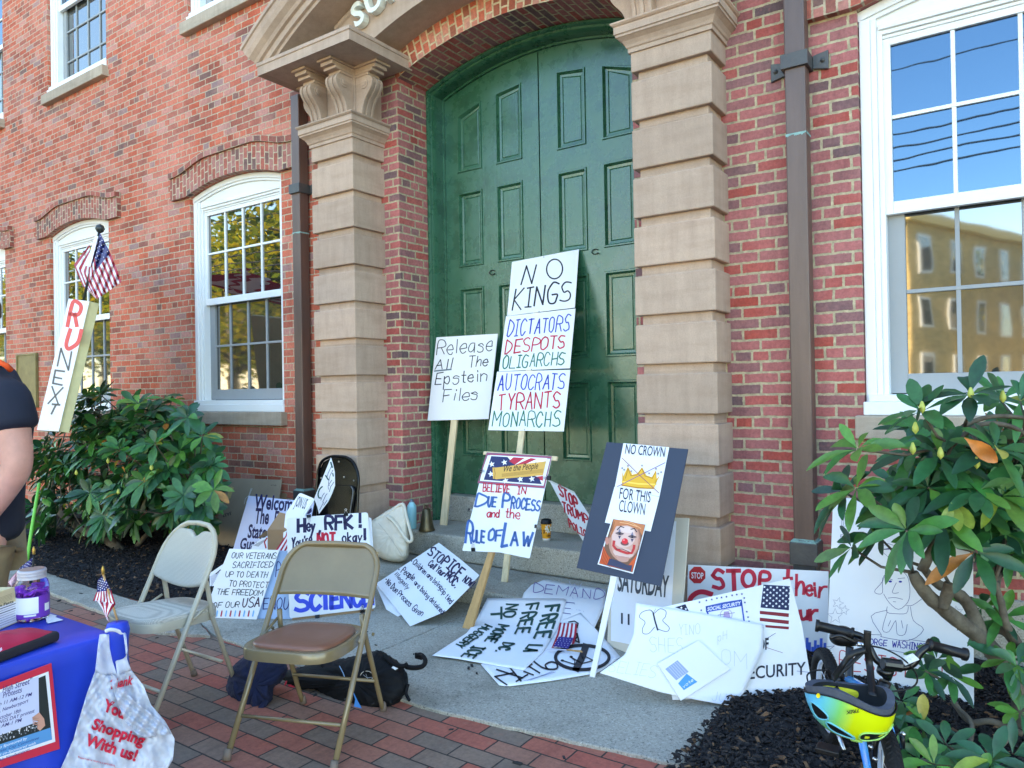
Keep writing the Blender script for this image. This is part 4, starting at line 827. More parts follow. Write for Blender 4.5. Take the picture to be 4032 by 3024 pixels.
# --- Social Security
a, c = onZ(c7(680, 1328), .035), onZ(c7(1240, 1292), .035); pl = plane_base(a, c, 34); SSYAW = math.degrees(math.atan2(c[1]-a[1], c[0]-a[0])); s = sign(a, 'white poster with a social security card, flag panel and the word SECURITY on the mulch')
board(pl, [c7(0, 606), c7(430, 512), c7(840, 418), c7(1056, 368), c7(1160, 760), c7(1246, 1292), c7(680, 1328), c7(100, 1360)], .003, M_PAPER, s)
I = Ink(pl)
I.poly([c7(842, 418), c7(1058, 432), c7(1050, 628), c7(818, 606)], (26, 38, 78))
for y0 in ((632, 654, 658, 684), (688, 712, 716, 742), (748, 762, 768, 784)):
    a0 = 858 if y0[0] == 748 else 812; I.poly([c7(a0, y0[0]), c7(1050, y0[1]), c7(1048, y0[3]), c7(a0, y0[2])], (132, 34, 46))
I.up()
for r in range(8):
    for k in range(5 if r % 2 == 0 else 4): I.star(c7(850-r*1.2+k*52+(26 if r % 2 else 0), 438+r*22+k*2), 3.1, WHT)
I.poly([c7(120, 604), c7(205, 578), c7(235, 640)], (24, 30, 60)).up(); I.star(c7(172, 608), 3, WHT); I.star(c7(208, 618), 3, WHT)
BL_ = (40, 84, 176)
I.line([c7(400, 712), c7(376, 600), c7(520, 568), c7(660, 546), c7(684, 716)], 3.2, BL_); I.poly([c7(370, 598), c7(664, 542), c7(668, 592), c7(374, 646)], BL_)
I.up().type('SOCIAL SECURITY', c7(384, 634), c7(654, 584), (1, -8), WHT, .02)
I.line([c7(538+48*math.cos(t), 665+46*math.sin(t)) for t in np.linspace(2.4, 7, 16)], 1.2, (160, 150, 190)); I.poly([c7(520, 640), c7(560, 636), c7(574, 690), c7(512, 692)], (170, 150, 190)); I.line([c7(470, 668), c7(606, 648)], 1, (60, 60, 100))
for x, y in ((320, 562), (376, 548), (420, 540), (462, 530), (500, 524), (540, 518), (586, 506), (624, 500), (666, 495), (685, 528), (690, 564), (706, 640), (716, 684), (724, 718), (334, 628)): I.star(c7(x, y), 3, (60, 66, 130))
I.type('OF', c7(800, 950), c7(885, 945), (0, -24), (34, 38, 50), .03); I.type('SECURITY', c7(664, 1195), c7(1188, 1150), (0, -27), (40, 44, 56), .012)
I.line([c7(868, 860), c7(940, 815)], .9, (60, 60, 80)); I.line([c7(860, 930), c7(998, 975)], .9, (120, 60, 80)); I.line([c7(1115, 1124), c7(1230, 1136)], .9, (70, 80, 150)); I.build(s)
# --- big blank sheet with the butterfly (written on its far side)
o = onZ(c7(550, 1405), .018); SSA = np.array(onZ(c7(680, 1328), .035)); yb_ = np.array([-math.sin(math.radians(SSYAW)), math.cos(math.radians(SSYAW)), 0]); ya = max(.012, (SSA-o) @ yb_-.07); print('ya', ya, SSYAW)
def f(y): return .004 if y < ya-.04 else (.004+9.2*(y-ya+.04)**2 if y < ya+.04 else .0629+1.475*(y-ya-.04))
sf = Surf(f, (o[0], o[1], .018), SSYAW)
coons(sf, [c6(1818, 150), c7(420, 665), c7(850, 746)], [c7(850, 746), c7(838, 950), c7(680, 1310), c7(550, 1405)], [c6(1530, 702), c7(0, 1297), c7(300, 1360), c7(550, 1405)], [c6(1818, 150), c6(1800, 400), c6(1730, 560), c6(1530, 702)], M_SHEET, s, nu=26, nv=26)
I = Ink(sf, .004)
for P in ([(1960, 230), (1930, 205), (1870, 220), (1845, 260), (1890, 300), (1870, 350), (1875, 390), (1920, 390), (1965, 340)], [(1965, 230), (2010, 195), (2055, 215), (2050, 260), (2030, 290), (2080, 340), (2070, 372), (2030, 370), (1985, 350)], [(1955, 240), (1970, 300), (1990, 366)]): I.line([c6(*p) for p in spline(P, 4)], 1.2, (70, 74, 90))
I.line([c6(1955, 230), c6(1968, 290), c6(1990, 362)], 3.4, (50, 52, 64)); I.line([c6(1955, 232), c6(1928, 200)], .8, PEN); I.line([c6(1955, 232), c6(1975, 195)], .8, PEN)
gh = (194, 202, 220)
I.hand('YINO', c7(150, 830), c7(325, 822), (0, -22), 1.0, gh); I.hand('pH', c7(470, 880), c7(540, 860), (0, -18), 1., gh); I.hand('SHES', c6(1930, 530), c7(190, 985), (0, -32), 1.2, gh); I.hand('MO', c7(700, 1110), c7(490, 1060), (2, -34), 1.1, gh); I.hand('SELIES', c6(1600, 690), c6(1960, 740), (8, -26), 1.0, gh); I.hand('JUS', c7(420, 1365), c7(580, 1385), (4, -18), 1., gh); I.build(s, 'drawing')
# --- small white canvas lying on it
pl = P3(sf.hit(c7(170, 1365), .012), sf.hit(c7(572, 1108), .02), sf.hit(c7(312, 872), .03)); s = sign(sf.hit(c7(170, 1365)), 'small white canvas panel with a grey blue printed label lying on the loose paper', 'panel', 'canvas_panel')
board(pl, [c7(312, 872), c7(572, 1108), c7(170, 1365), c7(-20, 1062)], .008, M_PAPER, s)
I = Ink(pl); I.poly([c7(140, 1036), c7(232, 1130), c7(130, 1200), c7(40, 1108)], (150, 166, 196)); I.poly([c7(215, 1145), c7(302, 1212), c7(192, 1280), c7(146, 1225)], (60, 150, 214)).up()
for k in range(5): I.line([c7(132-k*16, 1050+k*11), c7(214-k*16, 1140+k*11)], .8, (200, 210, 226))
I.hand('vote', c7(190, 1262), c7(270, 1205), (-3, -6), 1., (220, 232, 244)); I.build(s)
# --- loose papers on the lower step and slab
def stepf(y):
    if y < -.30: return .0
    if y > .10: return .116+.004
    t = (y+.30)/.40; return .12*t*t*(3-2*t)
sf = Surf(stepf, (-2.5, -.58, .018), 0)
o = onZ(c6(1300, 90), .12); s = sign(o, 'loose white paper with DEMAND in purple pencil draped over the lower step', 'paper sheet')
coons(sf, [c6(990, 6), c6(1100, -38), c6(1330, 5), c6(1582, 40)], [c6(1582, 40), c6(1570, 170), c6(1530, 260), c6(1490, 345)], [c6(880, 330), c6(1150, 330), c6(1490, 345)], [c6(990, 6), c6(930, 70), c6(900, 160), c6(880, 330)], M_SHEET, s, off=.003)
I = Ink(sf, .006); I.hand('DEMAND', c6(1002, 62), c6(1548, 122), (4, -20), 1.4, (110, 84, 160)); I.hand('W', c6(1285, 22), c6(1380, 40), (2, -14), .9, (190, 190, 220)); I.line([c6(1255, 142), c6(1330, 150)], 1.5, (60, 64, 140)); I.line([c6(1255, 190), c6(1300, 194)], 1.5, (60, 64, 140)); I.line([c6(1240, 228), c6(1300, 236)], 1.5, (60, 64, 140)); I.hand('MIT', c6(1310, 200), c6(1420, 215), (3, -28), .9, (186, 192, 216)); I.build(s)
o = onZ(c6(800, 808), .02); s = sign(o, 'loose white paper with a crown in a crossed out black circle on the slab', 'paper sheet')
coons(sf, [c6(1240, 285), c6(1380, 225), c6(1490, 345)], [c6(1490, 345), c6(1590, 455), c6(1695, 576)], [c6(735, 800), c6(800, 810), c6(1150, 765), c6(1520, 702), c6(1695, 576)], [c6(1240, 285), c6(900, 480), c6(585, 630), c6(735, 800)], M_SHEET, s, nu=22, nv=22, off=.006)
I = Ink(sf, .010); I.line([c6(1393+212*math.cos(t), 580+96*math.sin(t)) for t in np.linspace(0, 6.283, 40, False)], 7, BLK, True); I.line([c6(1420, 490), c6(1395, 570), c6(1345, 670)], 15, (44, 46, 54))
I.line([c6(1235, 604), c6(1330, 634), c6(1335, 606), c6(1300, 574), c6(1390, 628), c6(1480, 604), c6(1385, 556), c6(1400, 592)], 2.2, BLK)
for x, y in ((1235, 604), (1305, 575)): I.poly([c6(x+14*math.cos(t), y+9*math.sin(t)) for t in np.linspace(0, 6.28, 8, False)], BLK)
I.hand('1', c6(905, 768), c6(800, 640), (-38, 14), 3.4, BLK); I.line([c6(715, 675), c6(920, 742)], 3.4, BLK); I.line([c6(870, 770), c6(960, 715)], 3.2, BLK); I.line([c6(930, 690), c6(1005, 718)], 3, BLK); I.line([c6(955, 640), c6(1055, 702)], 3.2, BLK); I.line([c6(960, 655), c6(995, 632)], 3, BLK)
I.line([c6(*p) for p in spline([(985, 590), (1060, 650), (1120, 672), (1190, 668), (1190, 630), (1145, 615), (1100, 640), (1120, 672)], 4)], 3.6, BLK)
I.line([c6(1310, 470), c6(1350, 420), c6(1352, 390), c6(1368, 462), c6(1325, 440)], 3.2, BLK); I.line([c6(1285, 300), c6(1330, 292), c6(1360, 310), c6(1352, 345)], 2.6, BLK)
for k in range(3): I.line([c6(930+k*25, 765-k*2), c6(1180-k*12, 695-k*3)], .8, (150, 160, 190))
I.build(s)
o = onZ(c6(210, 562), .02); s = sign(o, 'loose white paper with FREE DC in dark green paint sprawling from step to slab', 'paper sheet')
coons(sf, [c6(640, 112), c6(950, 112), c6(1250, 114), c6(1268, 124)], [c6(1268, 124), c6(1200, 345), c6(1080, 540), c6(930, 682)], [c6(205, 565), c6(400, 590), c6(580, 622), c6(930, 682)], [c6(640, 112), c6(560, 275), c6(480, 385), c6(205, 565)], M_SHEET, s, nu=24, nv=22, off=.012)
I = Ink(sf, .016); GP = (22, 70, 66)
for t, p0, p1, h, w in (('FREE', (1100, 180), (1012, 430), (32, -3), 5), ('LA', (975, 478), (925, 530), (28, 2), 3.8), ('FREE', (945, 165), (858, 395), (28, -3), 4.2), ('DC.', (772, 462), (705, 528), (22, 2), 3.8), ('NO', (792, 160), (768, 260), (24, 0), 4.), ('MORE', (728, 318), (620, 450), (22, 4), 3.6), ('ICE', (530, 492), (430, 570), (27, 4), 3.8), ('T', (672, 190), (672, 290), (24, -4), 5.5), ('HUGGERY', (620, 318), (385, 485), (15, 6), 3.)):
    I.hand(t, c6(*p0), c6(*p1), h, w, GP)
I.build(s)
# --- Stop ICE now
p1, p2, p3 = onZ(cQ(445, 1588), .016), onY(cQ(1005, 1165), -.66), onY(cQ(165, 1240), -.76)
pl = P3(p1, p2, p3); s = sign(p1, 'white paper sign with STOP ICE NOW in navy pen propped diagonally on the step')
board(pl, [cQ(680, 905), cQ(850, 1035), cQ(1010, 1170), cQ(925, 1275), cQ(740, 1462), cQ(445, 1588), cQ(300, 1400), cQ(165, 1240)], .0015, M_SHEET, s)
board(Plane(pl.p-pl.n*.02, pl.n), [cQ(170, 1262), cQ(500, 1200), cQ(520, 1420), cQ(345, 1508), cQ(250, 1450)], .0015, M_SHEET, s, 'backing_sheet')
I = Ink(pl); NV = (24, 20, 70)
for t, p0, p1, h, w in (('STOP', (585, 1000), (720, 1100), (14, -16), 3.4), ('ICE', (742, 1110), (840, 1195), (15, -17), 3.6), ('NOW!', (872, 1218), (945, 1272), (10, -12), 2.2), ('Call Your', (590, 1088), (710, 1180), (9, -10), 2.2), ('MOC.', (724, 1184), (812, 1276), (11, -13), 2.8), ('Children are being', (465, 1075), (690, 1285), (7, -9), 1.5), ('zip tied', (690, 1292), (770, 1410), (8, -9), 1.6), ('People', (370, 1145), (465, 1215), (9, -11), 1.9), ('are being detained', (475, 1240), (705, 1490), (7, -9), 1.5), ('illegally', (318, 1165), (420, 1290), (7, -6), 1.4), ('No Due Process', (245, 1235), (440, 1430), (8, -10), 1.6), ('Given', (455, 1455), (535, 1505), (9, -12), 1.6)):
    I.hand(t, cQ(*p0), cQ(*p1), h, w, NV)
for x, y in ((458, 1055), (354, 1125), (250, 1205), (912, 1302)): I.poly([(cQ(x, y)[0]+1.6*math.cos(t), cQ(x, y)[1]+1.6*math.sin(t)) for t in np.linspace(0, 6.28, 7, False)], NV)
I.build(s)
# --- Stop ... police sign wedged behind
bb = onZ(cF(200, 888), .325); pl = plane_base(bb, bb+np.array([.3, .12, 0]), 9); s = sign(bb, 'red lettered STOP sign wedged askew on the upper step behind the rule of law sign')
board(pl, [cF(-80, 392), cF(125, 488), cF(262, 700), cF(300, 800), cF(282, 915), cF(195, 888), cF(80, 700)], .005, M_PAPER, s)
I = Ink(pl); I.line([cF(-80, 398), cF(122, 494)], 3.5, (214, 214, 206)); RR = (190, 28, 50)
I.hand('STOP', cF(8, 510), cF(160, 640), (-3, -22), 3.4, RR); I.hand('TRUMP', cF(38, 650), cF(240, 752), (-3, -20), 3.2, RR); I.hand('POLICE', cF(92, 780), cF(262, 886), (-3, -16), 2.6, RR); I.build(s)
# --- Our veterans, with the blue sign behind it
a, c = onZ(cP(-10, 1515), .016), onZ(cP(435, 1533), .016); pl = plane_base(a, c, 17); s = sign(c, 'white OUR VETERANS sign with a row of red and blue crayons at its foot')
board(pl, [cP(213, 955), cP(622, 966), cP(435, 1533), cP(-8, 1515)], .004, M_PAPER, s)
I = Ink(pl)
for t, p0, p1, h, w in (('OUR VETERANS', (232, 1032), (592, 1035), (3, -12), 1.5), ('SACRIFICED', (238, 1112), (560, 1106), (3, -12), 1.5), ('UP TO DEATH', (178, 1185), (520, 1190), (3, -12), 1.5), ('TO PROTECT', (208, 1260), (525, 1275), (3, -12), 1.5), ('THE FREEDOM', (108, 1328), (480, 1338), (3, -12), 1.5), ('OF OUR', (78, 1438), (290, 1432), (3, -12), 1.5)): I.hand(t, cP(*p0), cP(*p1), h, w, (34, 44, 52))
I.hand('USA', cP(318, 1432), cP(455, 1425), (4, -20), 2.6, (60, 26, 52))
for k in range(9): x = 108+k*37; col = (110, 176, 220) if k % 2 == 0 else (176, 40, 66); I.line([cP(x, 1505), cP(x+8, 1468)], 3.2, col); I.line([cP(x+7, 1468), cP(x+9, 1458)], 1.6, col)
I.build(s)
a2 = onZ(cP(450, 1527), .016); c2 = onZ(cP(700, 1530), .016); pl = plane_base(a2, c2, 16); s = sign(a2, 'light blue board with thin navy capitals tucked between two white signs')
board(pl, [cP(560, 968), cP(800, 975), cP(740, 1530), cP(440, 1526)], .004, M_BLUEB, s)
I = Ink(pl, .0009); I.hand('PEOPLE', cP(590, 1188), cP(850, 1195), (4, -32), 2, (40, 44, 110)); I.hand('N', cP(615, 1312), cP(678, 1300), (4, -20), 2, (40, 44, 110)); I.hand('ENOUGH', cP(490, 1445), cP(800, 1450), (3, -24), 2, (40, 44, 110)); I.build(s)
# --- Hey RFK
a, c = onZ(cP(730, 1540), .016), onZ(cP(1392, 1464), .016); pl = plane_base(a, c, 9); s = sign(a, 'Hey RFK sign ending in blue SCIENCE behind the brown seated chair')
board(pl, rounded([cP(680, 705), cP(1345, 657), cP(1408, 1440), cP(705, 1524)], 6), .004, M_PAPER, s)
board(Plane(pl.p-pl.n*.008, pl.n), [cP(690, 715), cP(1350, 668), cP(1392, 1464), cP(728, 1540)], .006, M_KRAFT, s, 'cardboard_backing')
board(Plane(pl.p-pl.n*.03, pl.n), [cP(1330, 690), cP(1373, 706), cP(1392, 990), cP(1405, 1200), cP(1380, 1430), cP(1300, 1400)], .003, M_SHEET, s, 'rear_sheet')
I = Ink(pl)
I.hand('H', cP(772, 820), cP(822, 815), (0, -27), 7.5, NAVY); I.hand('ey', cP(846, 812), cP(912, 808), (0, -24), 4.2, NAVY); I.hand(',', cP(945, 818), cP(955, 816), (0, -20), 5, NAVY); I.hand('RFK', cP(1000, 800), cP(1218, 785), (0, -28), 6.4, NAVY); I.hand('!', cP(1276, 776), cP(1284, 774), (0, -27), 7, NAVY)
I.hand("You're", cP(722, 950), cP(885, 910), (1, -21), 3.2, NAVY); I.hand('NOT', cP(934, 912), cP(1076, 904), (0, -20), 5.2, (206, 28, 60)); I.hand('okay', cP(1140, 902), cP(1290, 895), (0, -20), 3.2, NAVY); I.hand('!', cP(1316, 885), cP(1324, 884), (0, -25), 5.5, NAVY)
I.hand('What about', cP(728, 1058), cP(1300, 1015), (0, -21), 4.2, NAVY)
SB = (36, 74, 206)
for ch, x, w in zip('SCIENCE', (758, 880, 1000, 1050, 1125, 1225, 1310), (95, 80, 1, 55, 75, 70, 50)):
    y = 1462-(x-758)*.085
    if ch == 'I': I.line([cP(x, y), cP(x-4, y-140)], 10, SB)
    else: I.hand(ch, cP(x, y), cP(x+w, y-w*.085), (0, -38), 9, SB)
I.line([cP(1386, 1388), cP(1388, 1320)], 7, SB); I.line([cP(1386, 1402), cP(1386, 1408)], 7, SB); I.build(s)
for px, an in ((cP(862, 692), 85), (cP(1165, 672), -92), (cP(932, 1512), 88), (cP(1300, 1462), -90)): clip(pl, px, an, .03, s)
# --- Welcome
bb = onZ(cP(330, 1080), .035); pl = plane_base(bb, bb+np.array([1., .12, 0]), 18); s = sign(bb, 'pale violet board printed Welcome The State in heavy serif type against the carton')
M_VIO = mat('pale_violet_board', rgb(196, 206, 236), .75, var=.05, scale=3)
board(pl, [cP(370, 522), cP(906, 575), cP(800, 1110), cP(205, 1090)], .005, M_VIO, s)
I = Ink(pl); NB2 = (22, 24, 78)
for t, p0, p1, h in (('Welcome', (412, 622), (770, 652), (4, -30)), ('The', (416, 745), (532, 752), (4, -32)), ('Event', (575, 760), (740, 770), (4, -30)), ('State', (360, 862), (510, 872), (4, -28)), ('Guard', (296, 958), (480, 962), (4, -24))): I.type(t, cP(*p0), cP(*p1), h, NB2, .03)
I.poly([cP(842, 672), cP(862, 640), cP(884, 618), (cP(888, 650)), cP(868, 670)], NB2); I.line([cP(610, 560), cP(640, 572), cP(712, 560)], 1, (110, 116, 150)); I.build(s)
# --- Join us
pl = lean(onY(cP(790, 600), -.95), 22, 22); s = sign((0, 0, .3), 'small rounded white JOIN US placard stuck in the open cardboard box')
base = pl.hit(cP(745, 690)); s.location = Vector(base)
board(pl, rounded([cP(788, 496), cP(912, 548), cP(828, 684), cP(800, 900), cP(650, 870), cP(672, 665)], 5), .012, M_PAPER, s)
I = Ink(pl); I.line([cP(772, 525), cP(893, 560), cP(815, 675)], 1., (196, 202, 214)); I.type('JOIN US', cP(742, 606), cP(828, 632), (9, -22), (44, 58, 84), .012, -.1); I.build(s)
# --- curled sign in front of the black chair
pl = lean(onY(cP(990, 440), -.62), 4, -12); s = sign(pl.hit(cP(945, 672)), 'narrow curled white sign with green script standing in front of the black chair')
board(pl, [cP(1043, 210), cP(1060, 265), cP(1074, 330), cP(1076, 440), cP(1050, 510), cP(1020, 572), cP(945, 672), cP(930, 610), cP(905, 545)], .0015, M_SHEET, s)
I = Ink(pl)
I.line([cP(*p) for p in spline([(972, 448), (950, 470), (938, 510), (945, 538), (958, 540)], 4)], 3, TEAL); I.line([cP(1000, 358), cP(1022, 392)], 3, TEAL); I.line([cP(1042, 250), cP(1054, 290)], 3.4, TEAL); I.line([cP(1058, 340), cP(1062, 362)], 2.6, TEAL)
for P in ([(1050, 275), (1020, 340), (1008, 380)], [(1060, 312), (1035, 360), (1022, 420), (1030, 440)], [(1050, 395), (1020, 440), (1022, 470)], [(1068, 410), (1040, 450), (1030, 490)], [(960, 560), (975, 520), (990, 500)], [(975, 575), (1000, 520), (1012, 505)], [(985, 600), (1010, 560)], [(950, 640), (970, 600), (985, 575)]): I.line([cP(*p) for p in P], 1.3, (70, 90, 130))
I.build(s)
# --- scrawled paper corner left of the veterans sign, and the crumpled red one
pl = lean(onZ(cP(70, 1290), .03), 20, -12); s = sign(onZ(cP(70, 1290), .03), 'scribbled white paper corner peeking out behind the veterans sign', 'paper sheet')
board(pl, [cP(200, 1060), cP(155, 1086), cP(52, 1155), cP(53, 1285), cP(150, 1290), cP(230, 1200)], .0015, M_SHEET, s)
I = Ink(pl)
for k in range(9): I.line([cP(62+k*9, 1180-k*6), cP(70+k*7, 1265-k*14)], .8, (100, 104, 140))
I.line([cP(105, 1160), cP(140, 1128)], 2.2, BLK); I.build(s)
pl = lean(onZ(cP(450, 1200), .03), 24, 20); s = sign(pl.hit(cP(450, 960)), 'crumpled hatched paper with a red edge between the box and the flag', 'paper sheet')
board(pl, [cP(525, 858), cP(480, 868), cP(400, 928), cP(380, 990), cP(520, 1010), cP(530, 930)], .0015, M_SHEET, s)
I = Ink(pl)
for k in range(10): I.line([cP(412+k*10, 925-k*5), cP(452+k*7, 935-k*6)], .9, (60, 62, 80))
I.line([cP(520, 868), cP(500, 900), cP(512, 948)], 3, (180, 30, 50)); I.build(s)
# ------------------------------------------------------------------ folding chairs
def xf(o, f):               # local (right, forward, up) -> world
    o = np.array(o, float); f = np.array([f[0], f[1], 0.]); f /= np.linalg.norm(f); r = np.array([f[1], -f[0], 0.])
    return lambda x, y, z: o+r*x+f*y+np.array([0, 0, z])
def grid(P, nu, nv, fn, m, name, parent, th=0., smooth=True):
    V = [fn(i/nu, j/nv) for j in range(nv+1) for i in range(nu+1)]
    F = [(j*(nu+1)+i, j*(nu+1)+i+1, (j+1)*(nu+1)+i+1, (j+1)*(nu+1)+i) for j in range(nv) for i in range(nu)]
    o = obj(name, V, F, m, parent, smooth=smooth)
    if th: k = o.modifiers.new('s', 'SOLIDIFY'); k.thickness = th; k.offset = 0
    return o
def sup(t, n=4.):           # rounded rectangle
    c, s = math.cos(t), math.sin(t); return (abs(c)**(2/n)*(1 if c > 0 else -1), abs(s)**(2/n)*(1 if s > 0 else -1))
def chair(o, f, w, yf, yr, zs, zt, ytop, mframe, mseat, label, padded, rounded_top):
    c = empty('folding_chair', o, label, 'chair'); L = xf(o, f); hw = w/2
    yz = lambda z: yf+(ytop-yf)*z/zt                      # the long front legs run up into the backrest
    P = [L(-hw, yf, .0), L(-hw, yz(.3), .3), L(-hw, yz(zs), zs)]
    rr = .17 if rounded_top else .115
    for t in np.linspace(math.pi, 0, 13):
        x, z = math.cos(t), math.sin(t); P.append(L((hw-rr)*(1 if x > 0 else -1)+rr*x if abs(x) > 1e-6 else 0, yz(zt-rr+rr*z), zt-rr+rr*z))
    P += [L(hw, yz(zs), zs), L(hw, yz(.3), .3), L(hw, yf, 0)]
    MB().tube(P, .0125, 10).build('frame', mframe, c, smooth=True)
    for s in (-1, 1):
        Q = [L(s*(hw-.035), -.075, zs+.07), L(s*(hw-.032), -.085, zs-.0), L(s*(hw-.03), yr+.03, .06), L(s*(hw-.03), yr, .0)]
        if padded: Q = [L(s*(hw-.028), yz(zs+.16), zs+.16), L(s*(hw-.03), -.085, zs+.13), L(s*(hw-.03), -.11, zs-.03), L(s*(hw-.03), yr, 0)]; Q = spline(Q[:3], 4)+[Q[3]]
        lg = MB().tube(Q, .0115, 10).build('leg', mframe, c, smooth=True)
        MB().tube([L(s*(hw-.03), yr+.008, .035), L(s*(hw-.03), yr-.001, .0)], [.0145, .017], 10).build('foot_cap', M_CAP, lg, smooth=True)
        MB().tube([L(s*hw, yf-.013, .04), L(s*hw, yf, .0)], [.0155, .0175], 10).build('foot_cap', M_CAP, lg, smooth=True)
        MB().tube([L(s*(hw-.02), -.085, zs+.03), L(s*(hw-.006), .02, zs-.02)], .006, 6).build('brace', mframe, c, smooth=True)
        for (y, z) in ((yz(zs-.02), zs-.02), (-.09, zs-.02), (yz(zs+.12), zs+.12)):
            MB().lathe([(.008, 0), (.008, .004), (.004, .008), (0, .009)], L(s*(hw+.011), y, z), 8, M=Matrix(np.array([[0, 0, s*1.], [0, 1, 0], [-s*1., 0, 0]]).tolist())).build('rivet', mframe, c)
    MB().tube([L(-hw+.03, yr+.09, .17), L(hw-.03, yr+.09, .17)], .008, 8).build('stretcher', mframe, c, smooth=True)
    MB().tube([L(-hw, yz(.14), .14), L(hw, yz(.14), .14)], .008, 8).build('stretcher', mframe, c, smooth=True)
    # seat pan with rolled rim, pad on top
    sh = hw-.022; y0, y1 = -.19, yf-.035+.03; cy, hy = (y0+y1)/2, (y1-y0)/2
    def ring(sx, sy, z): return [L(sh*sx*sup(t)[0]*(1-.10*max(0, -sup(t)[1])), cy+hy*sy*sup(t)[1], z+(.012*sup(t)[1])) for t in np.linspace(0, 2*math.pi, 40, False)]
    def loft(rings, name, m, par):
        V = [p for r in rings for p in r]; n = 40; F = [(i*n+k, i*n+(k+1) % n, (i+1)*n+(k+1) % n, (i+1)*n+k) for i in range(len(rings)-1) for k in range(n)]; F += [tuple(range(n-1, -1, -1)), tuple((len(rings)-1)*n+k for k in range(n))]
        return smooth_by_angle(obj(name, V, F, m, par), 50)
    st = loft([ring(.96, .96, zs-.045), ring(1, 1, zs-.043), ring(1, 1, zs-.008), ring(.985, .985, zs-.001), ring(.95, .95, zs), ring(.9, .9, zs-.003), ring(.5, .5, zs-.003)], 'seat', mframe, c)
    if padded: loft([ring(.985, .985, zs-.004), ring(.99, .99, zs+.006), ring(.965, .965, zs+.016), ring(.85, .85, zs+.021), ring(.5, .5, zs+.023)], 'seat_pad', mseat, c)
    else: loft([ring(.86, .84, zs-.004), ring(.86, .84, zs+.004), ring(.835, .815, zs+.010), ring(.7, .7, zs+.0115), ring(.4, .4, zs+.012)], 'seat_pad', mseat, c)
    # backrest
    zb, ztp = zs+.13, zt-.006; hb = hw-.006
    def bk(u, v):
        z = zb+(ztp-zb)*v; x = -1+2*u; zc = zt-rr; lim = hb if z < zc else (hb-rr)+math.sqrt(max(0, rr*rr-(z-zc)**2))*.98
        z2 = z-(.035*(1-v)*(1-x*x)*(1 if padded else -.0)); return L(x*lim, yz(z2)-.03*(1-x*x)*(.35+.65*(1-v))-.004, z2)
    if padded:
        def bp(u, v):
            x = -1+2*u; top = .90-.10*math.exp(-(x/.25)**2); return bk(u, .02+v*(top-.02))
        o2 = grid(0, 28, 16, lambda u, v: bp(u, v), mseat, 'backrest', c, .028)
        k = o2.modifiers.new('u', 'SUBSURF'); k.levels = 1; k.render_levels = 1
    else: grid(0, 24, 12, bk, mframe, 'backrest', c, .004)
    return c
def metal_paint(name, col, r=.32, wear=.12):
    return mat(name, col, r, var=wear, scale=5, spec=.6, bump=.03, bscale=30, coat=.15)
M_CAP = mat('grey_rubber_cap', rgb(120, 104, 92), .7, var=.2, scale=20)
M_OLIVE = metal_paint('olive_beige_metal', rgb(128, 110, 80), .24); M_TANM = metal_paint('pale_beige_metal', rgb(188, 178, 156), .45)
M_BRV = mat('brown_vinyl', rgb(134, 86, 66), .38, var=.12, scale=6, bump=.05, bscale=50)
def weave_mat():
    m = mat('ivory_woven_fabric', rgb(206, 200, 184), .9); n = m.node_tree.nodes; l = m.node_tree.links; b = n['Principled BSDF']; tc = n.new('ShaderNodeTexCoord')
    w1 = n.new('ShaderNodeTexWave'); w1.inputs['Scale'].default_value = 55; w1.inputs['Distortion'].default_value = 1.5; w2 = n.new('ShaderNodeTexWave'); w2.bands_direction = 'Z'; w2.inputs['Scale'].default_value = 60; w2.inputs['Distortion'].default_value = 1.5
    l.new(tc.outputs['Object'], w1.inputs[0]); l.new(tc.outputs['Object'], w2.inputs[0]); h = math_node(n, l, 'MULTIPLY', w1.outputs['Fac'], w2.outputs['Fac'])
    r = ramp(n, [(0, rgb(178, 172, 158)), (.6, rgb(214, 208, 194))]); l.new(h, r.inputs[0]); l.new(r.outputs[0], b.inputs['Base Color'])
    bp = n.new('ShaderNodeBump'); bp.inputs['Strength'].default_value = .4; bp.inputs['Distance'].default_value = .003; l.new(h, bp.inputs['Height']); l.new(bp.outputs[0], b.inputs['Normal']); return m
M_WEAVE = weave_mat()
chair((-2.53, -2.418, .002), (.20, -.515), .47, .278, -.278, .435, .775, -.235, M_OLIVE, M_BRV, 'olive beige metal folding chair with a brown vinyl seat on the brick pavers', False, False)
chair((-3.40, -2.56, .002), (.03, -1.), .42, .235, -.25, .435, .83, -.17, M_TANM, M_WEAVE, 'cream folding chair with woven padded seat and back beside the blue table', True, True)
# black folded chair leaning on the brownstone
M_BLKG = mat('gloss_black_enamel', (.004, .004, .005), .16, spec=.28, bump=.02, bscale=12)
pl = lean(onY(cG(1450, 700), -.36), 7, 0); s = empty('folding_chair', (-4.75, -.45, 0), 'glossy black folded chair propped on end against the left brownstone pilaster', 'chair')
outl = [cG(*p) for p in spline([(1085, 1500), (1085, 900), (1100, 640), (1125, 440), (1190, 290), (1330, 213), (1480, 208), (1610, 225), (1720, 300), (1795, 450), (1818, 620), (1806, 900), (1790, 1500)], 5)]
MB().tube([pl.hit(p, .012) for p in outl], .0125, 8).build('frame', M_BLKG, s, smooth=True)
board(pl, [cG(1098, 1500), cG(1098, 900), cG(1112, 640), cG(1140, 440), cG(1200, 310), cG(1340, 232), cG(1480, 226), cG(1600, 244), cG(1700, 315), cG(1780, 460), cG(1800, 620), cG(1790, 900), cG(1775, 1500)], .012, M_BLKG, s, 'backrest', .004)
p2 = Plane(pl.p+pl.n*.012, pl.n); board(p2, rounded([cG(1260, 700), cG(1750, 712), cG(1700, 1500), cG(1180, 1500)], 12), .012, M_BLKG, s, 'seat', .004)
